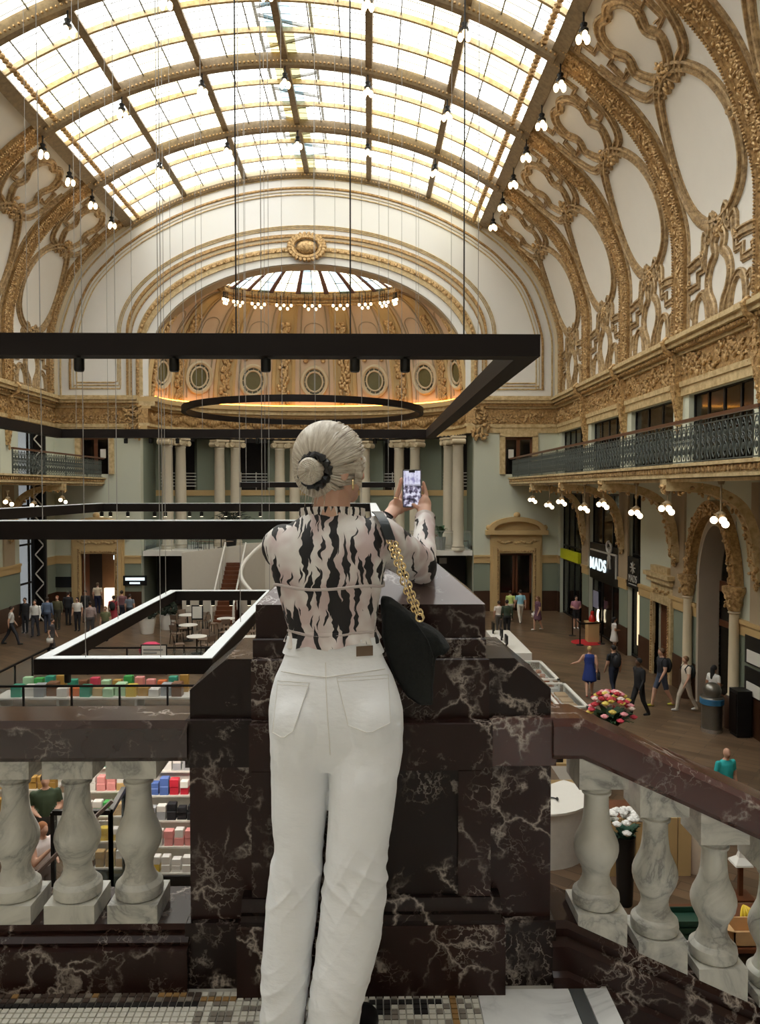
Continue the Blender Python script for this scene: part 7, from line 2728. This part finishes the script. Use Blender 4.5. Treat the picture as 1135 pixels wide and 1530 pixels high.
def plant(loc, pot_r, pot_h, potm, kind, h, n, label, leafm, blossoms=None, spread=0.5, droop=0.35):
    root = empty('potted_plant', loc, label, 'plant')
    L = Vector(loc)
    q = MB(); q.lathe([(0, 0), (pot_r * .75, 0), (pot_r * .8, .03), (pot_r, pot_h), (pot_r * .9, pot_h), (pot_r * .85, pot_h * .9), (0, pot_h * .9)], L, 18); q.build('pot', potm, root)
    r = random.Random(int(abs(L.x * 100 + L.y * 10)))
    q = MB()
    for k in range(n):
        a = 2 * PI * k / n + r.uniform(-.3, .3)
        ln = h * r.uniform(.65, 1.0); sp = spread * r.uniform(.4, 1.0)
        pts = [L + Vector((math.cos(a) * sp * t ** 1.3, math.sin(a) * sp * t ** 1.3, pot_h * .85 + ln * (t - droop * t ** 3))) for t in [j / 6 for j in range(7)]]
        d = Vector((-math.sin(a), math.cos(a), 0))
        if kind == 'palm':
            q.tube(pts, .012, 4)
            for j in range(2, 7):
                for s in (-1, 1):
                    b = pts[j]; e = b + d * s * .22 * h * .5 + (pts[j] - pts[j - 1]) * .9 + Vector((0, 0, -.05))
                    q.add([b, b.lerp(e, .5) + Vector((0, 0, .03)), e, b.lerp(e, .5) - (pts[j] - pts[j - 1]) * .25], [(0, 1, 2, 3)])
        else:
            w = [.0, .05, .075, .08, .065, .035, .003]
            q.grid([[p - d * w[j] * h, p + Vector((0, 0, -.01)), p + d * w[j] * h] for j, p in enumerate(pts)])
    q.build('leaves', leafm, root, kind='stuff')
    if blossoms:
        for k in range(blossoms[1]):
            a, e = r.uniform(0, 2 * PI), r.uniform(0.1, 1.3)
            c = L + Vector((math.cos(a) * math.cos(e) * spread * .9, math.sin(a) * math.cos(e) * spread * .9, pot_h * .9 + h * .35 + math.sin(e) * h * .55))
            m = blossoms[0][k % len(blossoms[0])]
            b = MB(); s = blossoms[2]
            b.ell(c, (s, s, s * .8), 8, 6)
            for j in range(5):
                t = 2 * PI * j / 5
                b.ell(c + Vector((math.cos(t) * s * .8, math.sin(t) * s * .8, 0)), (s * .6, s * .6, s * .4), 6, 4)
            b.build('blossom', m, root)
    return root


pal = [cmat((206, 66, 84), .6), cmat((226, 150, 156), .6), cmat((228, 208, 196), .6), cmat((214, 190, 92), .6), cmat((178, 40, 50), .6)]
fp = at_y(912, 1062, 19.0)
plant((fp.x, 19.0, FL), .34, 0.75, cmat((60, 54, 50)), 'leaf', 1.25, 60, 'large arrangement of pink, red and yellow flowers beside the aisle', LEAF['green'], (pal, 64, .075), .62, .45)
plant((at_y(345, 740, 45.2).x, 45.2, MEZ), .35, .6, M['black'], 'palm', 3.0, 22, 'dark feathery palm on the mezzanine before the columns', LEAF['dark'], None, 1.3, .45)
plant((at_y(658, 815, 43.5).x, 43.5, MEZ), .3, .75, cmat((150, 150, 146)), 'leaf', 1.35, 24, 'leafy green plant in a grey tub behind the mezzanine glass', LEAF['green'], None, .55, .4)
plant((at_y(934, 1240, 12.4).x, 12.4, FL), .16, 1.15, M['black'], 'leaf', .62, 34, 'green and white flowering plant on a tall dark stand by the timber counter', LEAF['blue'], ([cmat((228, 226, 222), .6)], 22, .06), .34, .4)
for px, py, lab in ((220, 946, 'clipped dark shrub in a white tub by the café entrance'), (250, 940, 'clipped dark shrub in a larger white tub beside the menu stand')):
    p = stand(px, py)
    root = empty('potted_shrub', p, lab, 'plant')
    q = MB(); q.lathe([(0, 0), (.3, 0), (.42, .72), (.36, .72), (.34, .6), (0, .6)], p, 18); q.build('tub', M['white_paint'], root)
    q = MB()
    r = random.Random(px)
    for k in range(160):
        a, e = r.uniform(0, 2 * PI), r.uniform(-.6, 1.5)
        c = p + Vector((math.cos(a) * math.cos(e) * .42, math.sin(a) * math.cos(e) * .42, 1.0 + .4 * math.sin(e)))
        q.ell(c, (.09, .06, .07), 5, 4, 0, Euler((r.uniform(0, 3), r.uniform(0, 3), 0)).to_matrix())
    q.build('foliage', LEAF['dark'], root, kind='stuff')

# café furniture -----------------------------------------------------------
def make_chair():
    root = empty('cafe_chair', (0, 0, 0))
    def part(mbx, nm, m):
        me = mbx.mesh(nm); me.materials.append(m); return inst(nm, me, (0, 0, 0), root)
    q = MB(); q.loft([[(x, y, z) for x, y in ((-.21, -.2), (.21, -.2), (.2, .2), (-.2, .2))] for z in (.44, .475)]); part(q, 'seat', cmat((120, 100, 84)))
    q = MB(); q.loft([[(-.2, .2, .62), (.2, .2, .62), (.2, .225, .62), (-.2, .225, .62)], [(-.21, .25, .86), (.21, .25, .86), (.21, .275, .86), (-.21, .275, .86)]]); part(q, 'backrest', cmat((120, 100, 84)))
    for x, y in ((-.19, -.18), (.19, -.18), (-.19, .19), (.19, .19)):
        q = MB(); q.tube([(x, y, .45), (x * 1.15, y * 1.15, 0)], .018, 6); part(q, 'leg', M['black'])
    for x in (-.18, .18):
        q = MB(); q.tube([(x, .19, .46), (x, .25, .84)], .016, 6); part(q, 'back_post', M['black'])
    return root


def make_table(r):
    root = empty('cafe_table', (0, 0, 0))
    def part(mbx, nm, m):
        me = mbx.mesh(nm); me.materials.append(m); return inst(nm, me, (0, 0, 0), root)
    q = MB(); q.lathe([(0, .71), (r, .71), (r + .01, .725), (r, .74), (0, .74)], (0, 0, 0), 24); part(q, 'tabletop', M['white_paint'])
    q = MB(); q.tube([(0, 0, .03), (0, 0, .71)], .035, 8); part(q, 'pedestal', M['black'])
    q = MB(); q.lathe([(0, 0), (.24, 0), (.23, .025), (.05, .05), (0, .05)], (0, 0, 0), 18); part(q, 'foot', M['black'])
    return root


chair0, table0 = make_chair(), make_table(.42)
used = [False, False]
spots = [(-8.9, 37.4), (-6.8, 36.3), (-4.7, 36.9), (-8.2, 34.6), (-5.8, 34.0), (-7.2, 31.9), (-4.9, 31.7)]
seat_no = 0
for i, (px, py) in enumerate(spots):
    p = Vector((px, py, FL))
    t = copy_tree(table0) if used[0] else table0
    used[0] = True
    t.location = p
    tag(t, 'round white café table on the parquet under the low light frame', 'table', 'café tables under the low light frame')
    for j in range(3):
        a = 2 * PI * j / 3 + i * .7
        c = copy_tree(chair0) if used[1] else chair0
        used[1] = True
        c.location = p + Vector((math.cos(a) * .72, math.sin(a) * .72, 0)); c.rotation_euler = (0, 0, a - PI / 2)
        tag(c, 'brown café chair with black legs at a round white table', 'chair', 'café chairs under the low light frame')
for px in (284, 298, 312, 340):
    p = at_y(px, 815, 44.0)
    c = copy_tree(chair0); c.location = (p.x, 44.0 + (px % 3) * .3, MEZ); c.rotation_euler = (0, 0, px)
    tag(c, 'café chair on the mezzanine above the white retaining wall', 'chair', 'café chairs on the mezzanine')
for px in (291, 326):
    p = at_y(px, 815, 44.4)
    t = copy_tree(table0); t.location = (p.x, 45.3, MEZ); tag(t, 'round café table on the mezzanine above the white retaining wall', 'table', 'café tables on the mezzanine')
for px, lab, dx in ((655, 'pale bucket chair beside the leafy plant behind the mezzanine glass', 0), (692, 'café chair between the leafy plant and the end wall', .2)):
    c = copy_tree(chair0); c.location = (at_y(px, 815, 44.4).x, 44.4, MEZ); c.rotation_euler = (0, 0, 2.2); tag(c, 'café chair beside the leafy plant behind the mezzanine glass' if dx == 0 else lab, 'chair', 'café chairs on the mezzanine')
for px, py, f, tcol, lab in ((338, 992, 0.6, (220, 214, 208), 'grey-haired seated person in a white shirt at the café'), (412, 958, 2.4, (150, 60, 60), 'seated person in a red top at the café')):
    p = stand(px, py)
    person(p, 1.7, f, tcol, (60, 58, 60), lab, (170, 166, 160), seated=True, arms=('bent', 'bent'), group='seated café guests')
    q = copy_tree(chair0); q.location = p; q.rotation_euler = (0, 0, f + PI if False else f + PI); tag(q, 'café chair under the seated %s guest' % ('white-shirted' if px == 338 else 'red-topped'), 'chair', 'café chairs under the low light frame')
mp_ = stand(295, 948)
ms = empty('menu_stand', mp_, 'black framed menu stand with a white sheet by the larger tub', 'sign')
q = MB(); q.bar(mp_ + Vector((0, 0, .7)), mp_ + Vector((0, 0, 1.4)), .55, .04, (0, 1, 0)); q.build('board', M['black'], ms, smooth=False)
q = MB(); q.box(mp_.x - .22, mp_.x + .22, mp_.y - .06, mp_.y - .03, mp_.z + .78, mp_.z + 1.34); q.build('sheet', M['white_paint'], ms, smooth=False)
for s in (-.25, .25):
    q = MB(); q.tube([mp_ + Vector((s, 0, .7)), mp_ + Vector((s, .15, 0))], .02, 6); q.tube([mp_ + Vector((s, 0, .7)), mp_ + Vector((s, -.15, 0))], .02, 6); q.build('leg', M['black'], ms)

# ---- barrier and red carpet at the gift shop
cp_ = stand(876, 960)
q = MB(); q.lathe([(0, 0), (.68, 0), (.68, .015), (0, .015)], cp_, 36); q.build('round_rug', mat('scarlet_carpet', (186, 36, 40), 0.9), label='round scarlet rug inside the queue barrier at the gift shop', category='rug')
for k, (px, py) in enumerate(((855, 950), (866, 964), (884, 944), (898, 962))):
    p = stand(px, py)
    o = empty('barrier_post', p, 'black queue barrier post standing round the scarlet rug', 'barrier', 'queue barrier posts round the scarlet rug')
    q = MB(); q.lathe([(0, 0), (.17, 0), (.16, .03), (.03, .05), (.03, 1.0), (.045, 1.02), (.03, 1.06), (0, 1.06)], p, 14); q.build('post', M['black'], o)
    if k in (0, 1):
        e = stand(*((866, 964), (898, 962))[k])
        q = MB(); q.bar(p + Vector((0, 0, .95)), e + Vector((0, 0, .95)), .01, .06); q.build('belt', M['black'], o)

# ---- metal bin and black cabinet by the arch
bp_ = Vector((9.8, 21.4, FL))
bn = empty('litter_bin', bp_, 'brushed steel litter bin with a domed lid and blue liner by the arch', 'bin')
steel = mat('brushed_steel', (128, 124, 116), 0.32, 0.8)
q = MB(); q.lathe([(0, 0), (.30, 0), (.30, .1)], bp_, 24); q.build('foot_ring', mat('bright_steel', (200, 200, 198), 0.2, 0.9), bn)
q = MB(); q.lathe([(.28, .1), (.28, .78), (.3, .8)], bp_, 24); q.build('drum', steel, bn)
q = MB(); q.lathe([(.3, .78), (.325, .8), (.33, .95), (.3, .97)], bp_, 24); q.build('liner', mat('blue_liner', (52, 110, 150), 0.4), bn)
q = MB(); q.lathe([(.32, .96), (.3, 1.0), (.2, 1.02), (.24, 1.1), (.25, 1.2), (.2, 1.32), (.1, 1.38), (0, 1.4)], bp_, 24); q.build('domed_lid', steel, bn)
cb = empty('equipment_cabinet', (10.42, 21.0, FL), 'black equipment cabinet beside the steel litter bin', 'cabinet')
q = MB(); q.box(10.22, 10.62, 20.75, 21.25, FL + .05, FL + 1.3); q.build('body', M['black'], cb, smooth=False)
q = MB(); q.box(10.2, 10.22, 20.8, 21.2, FL + .1, FL + 1.2); q.build('door', M['bronze'], cb, smooth=False)
q = MB(); q.box(10.24, 10.6, 20.78, 21.22, FL, FL + .05); q.build('plinth', M['black'], cb, smooth=False)

# ---- fruit stall below the stair
fy = 10.9
fx = at_y(1105, 1380, fy).x
fs = empty('fruit_table', (fx, fy, FL), 'dark timber fruit table below the stair balustrade', 'table')
zt_ = at_y(1115, 1400, fy).z
q = MB(); q.box(fx - 1.2, fx + 1.4, fy - .3, fy + .9, zt_ - .06, zt_); q.build('tabletop', M['wood_red'], fs, smooth=False)
for a, b in ((-1.1, -.2), (1.3, -.2), (-1.1, .8), (1.3, .8)):
    q = MB(); q.box(fx + a - .04, fx + a + .04, fy + b - .04, fy + b + .04, FL, zt_ - .06); q.build('leg', M['wood_red'], fs, smooth=False)
cbx = empty('cardboard_box', (fx + .1, fy - .05, zt_), 'open cardboard box on the fruit table', 'box')
q = MB()
for a in ((-.3, -.28, -.2, .2), (.28, .3, -.2, .2), (-.3, .3, -.2, -.18), (-.3, .3, .18, .2)):
    q.box(fx + .1 + a[0], fx + .1 + a[1], fy - .05 + a[2], fy - .05 + a[3], zt_, zt_ + .22)
q.box(fx - .2, fx + .4, fy - .25, fy + .15, zt_, zt_ + .02); q.build('walls', cmat((196, 158, 112)), cbx, smooth=False)
for s in (-1, 1):
    q = MB(); q.bar((fx + .1 + s * .3, fy - .05, zt_ + .22), (fx + .1 + s * .46, fy - .05, zt_ + .26), .4, .01, (0, 0, 1)); q.build('flap', cmat((196, 158, 112)), cbx, smooth=False)
by = mat('banana_yellow', (228, 196, 50), 0.5)
for j, (dx, dy) in enumerate(((-.05, .45), (.3, .5), (.62, .42))):
    o = empty('banana_bunch', (fx + dx, fy + dy, zt_), 'bunch of yellow bananas behind the cardboard box', 'bananas', 'banana bunches on the fruit table')
    for k in range(5):
        a = -.6 + .3 * k
        q = MB(); q.tube([Vector((fx + dx, fy + dy, zt_ + .2)) + Vector((math.sin(a) * .2 * math.sin(t), -.16 * math.sin(t), -.17 * (1 - math.cos(t)))) for t in [PI / 2 * i / 6 for i in range(7)]], [.008, .018, .022, .023, .021, .015, .006], 7); q.build('banana', by, o)
for j in range(3):
    o = empty('plastic_crate', (fx - .75, fy + .1, zt_ + .1 * j), 'dark green plastic crate in the stack on the fruit table', 'crate', 'green crates on the fruit table')
    x, y, z = fx - .75, fy + .1, zt_ + .1 * j + .002
    for a in ((-.3, -.28, -.2, .2), (.28, .3, -.2, .2), (-.3, .3, -.2, -.18), (-.3, .3, .18, .2)):
        q = MB(); q.box(x + a[0], x + a[1], y + a[2], y + a[3], z, z + .095); q.build('side', mat('crate_green', (28, 62, 48), 0.5) if 'crate_green' not in bpy.data.materials else bpy.data.materials['crate_green'], o, smooth=False)
    q = MB(); q.box(x - .3, x + .3, y - .2, y + .2, z, z + .012); q.build('floor_panel', bpy.data.materials['crate_green'], o, smooth=False)
ap = at_y(1106, 1290, 12.6)
aw = empty('price_stand', (ap.x, 12.6, FL), 'slim timber post with a small white peaked card top behind the bananas', 'stand')
q = MB(); q.box(ap.x - .035, ap.x + .035, 12.57, 12.63, FL, ap.z); q.build('post', M['wood_red'], aw, smooth=False)
q = MB(); q.loft([[ap + Vector((a * .15 * s, b * .15 * s, z)) for a, b in ((-1, -1), (1, -1), (1, 1), (-1, 1))] for s, z in ((1, 0), (.95, .03), (.35, .12), (.05, .32))]); q.build('card_top', M['white_paint'], aw, smooth=False)
q = MB(); q.box(ap.x - .18, ap.x + .18, 12.42, 12.78, FL, FL + .03); q.build('foot', M['wood_red'], aw, smooth=False)

# ---- lit shop behind the open doorway, its fascia sign and the dark wall panels
xd = CX - DOOR_X
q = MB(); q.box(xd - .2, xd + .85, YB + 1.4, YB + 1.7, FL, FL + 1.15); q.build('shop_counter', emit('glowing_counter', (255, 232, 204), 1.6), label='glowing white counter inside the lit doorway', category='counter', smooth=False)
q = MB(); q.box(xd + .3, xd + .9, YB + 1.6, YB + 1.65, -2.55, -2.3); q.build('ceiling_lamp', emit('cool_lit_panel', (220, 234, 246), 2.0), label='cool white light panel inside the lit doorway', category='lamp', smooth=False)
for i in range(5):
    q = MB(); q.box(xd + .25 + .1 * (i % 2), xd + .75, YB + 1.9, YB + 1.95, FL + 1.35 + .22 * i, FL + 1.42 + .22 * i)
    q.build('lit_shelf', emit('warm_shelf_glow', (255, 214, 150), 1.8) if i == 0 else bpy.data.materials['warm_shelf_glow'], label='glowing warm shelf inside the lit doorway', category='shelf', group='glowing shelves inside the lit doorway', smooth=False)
a, b = at_y(184, 866, YB - .12), at_y(219, 866, YB - .12)
sg = empty('shop_sign', (a.x, YB - .12, -3.9), 'black sign box with two glowing white lines beside the lit doorway', 'sign')
q = MB(); q.box(a.x, b.x, YB - .15, YB - .03, -3.85, -3.3); q.build('panel', M['black'], sg, smooth=False)
for z0, f0, f1 in ((-3.56, .1, .92), (-3.76, .28, .72)):
    q = MB(); q.box(lerp(a.x, b.x, f0), lerp(a.x, b.x, f1), YB - .17, YB - .15, z0, z0 + (.16 if f0 < .2 else .1)); q.build('lettering', M['sign_white'], sg, smooth=False)
a, b = at_y(82, 866, YB - .1), at_y(119, 866, YB - .1)
q = MB(); q.box(a.x, b.x, YB - .12, YB - .04, -3.95, -3.35); q.build('wall_panel', M['black'], label='plain black panel between the zigzag mast and the lit doorway', category='panel', smooth=False)
a, b = at_y(656, 836, YB + 1.0), at_y(667, 836, YB + 1.0)
q = MB(); q.box(a.x, b.x, YB + .95, YB + 1.0, -2.75, -2.42); q.build('small_sign', M['grey_paint'], label='small grey sign under the mezzanine near the pedimented door', category='sign', smooth=False)
q = MB(); c = at_y(674, 826, YB + .5); q.lathe([(0, 0), (.16, 0), (.16, .04), (0, .04)], c, 16); q.build('ceiling_downlight', M['downlight'], label='round downlight under the mezzanine edge near the pedimented door', category='lamp')
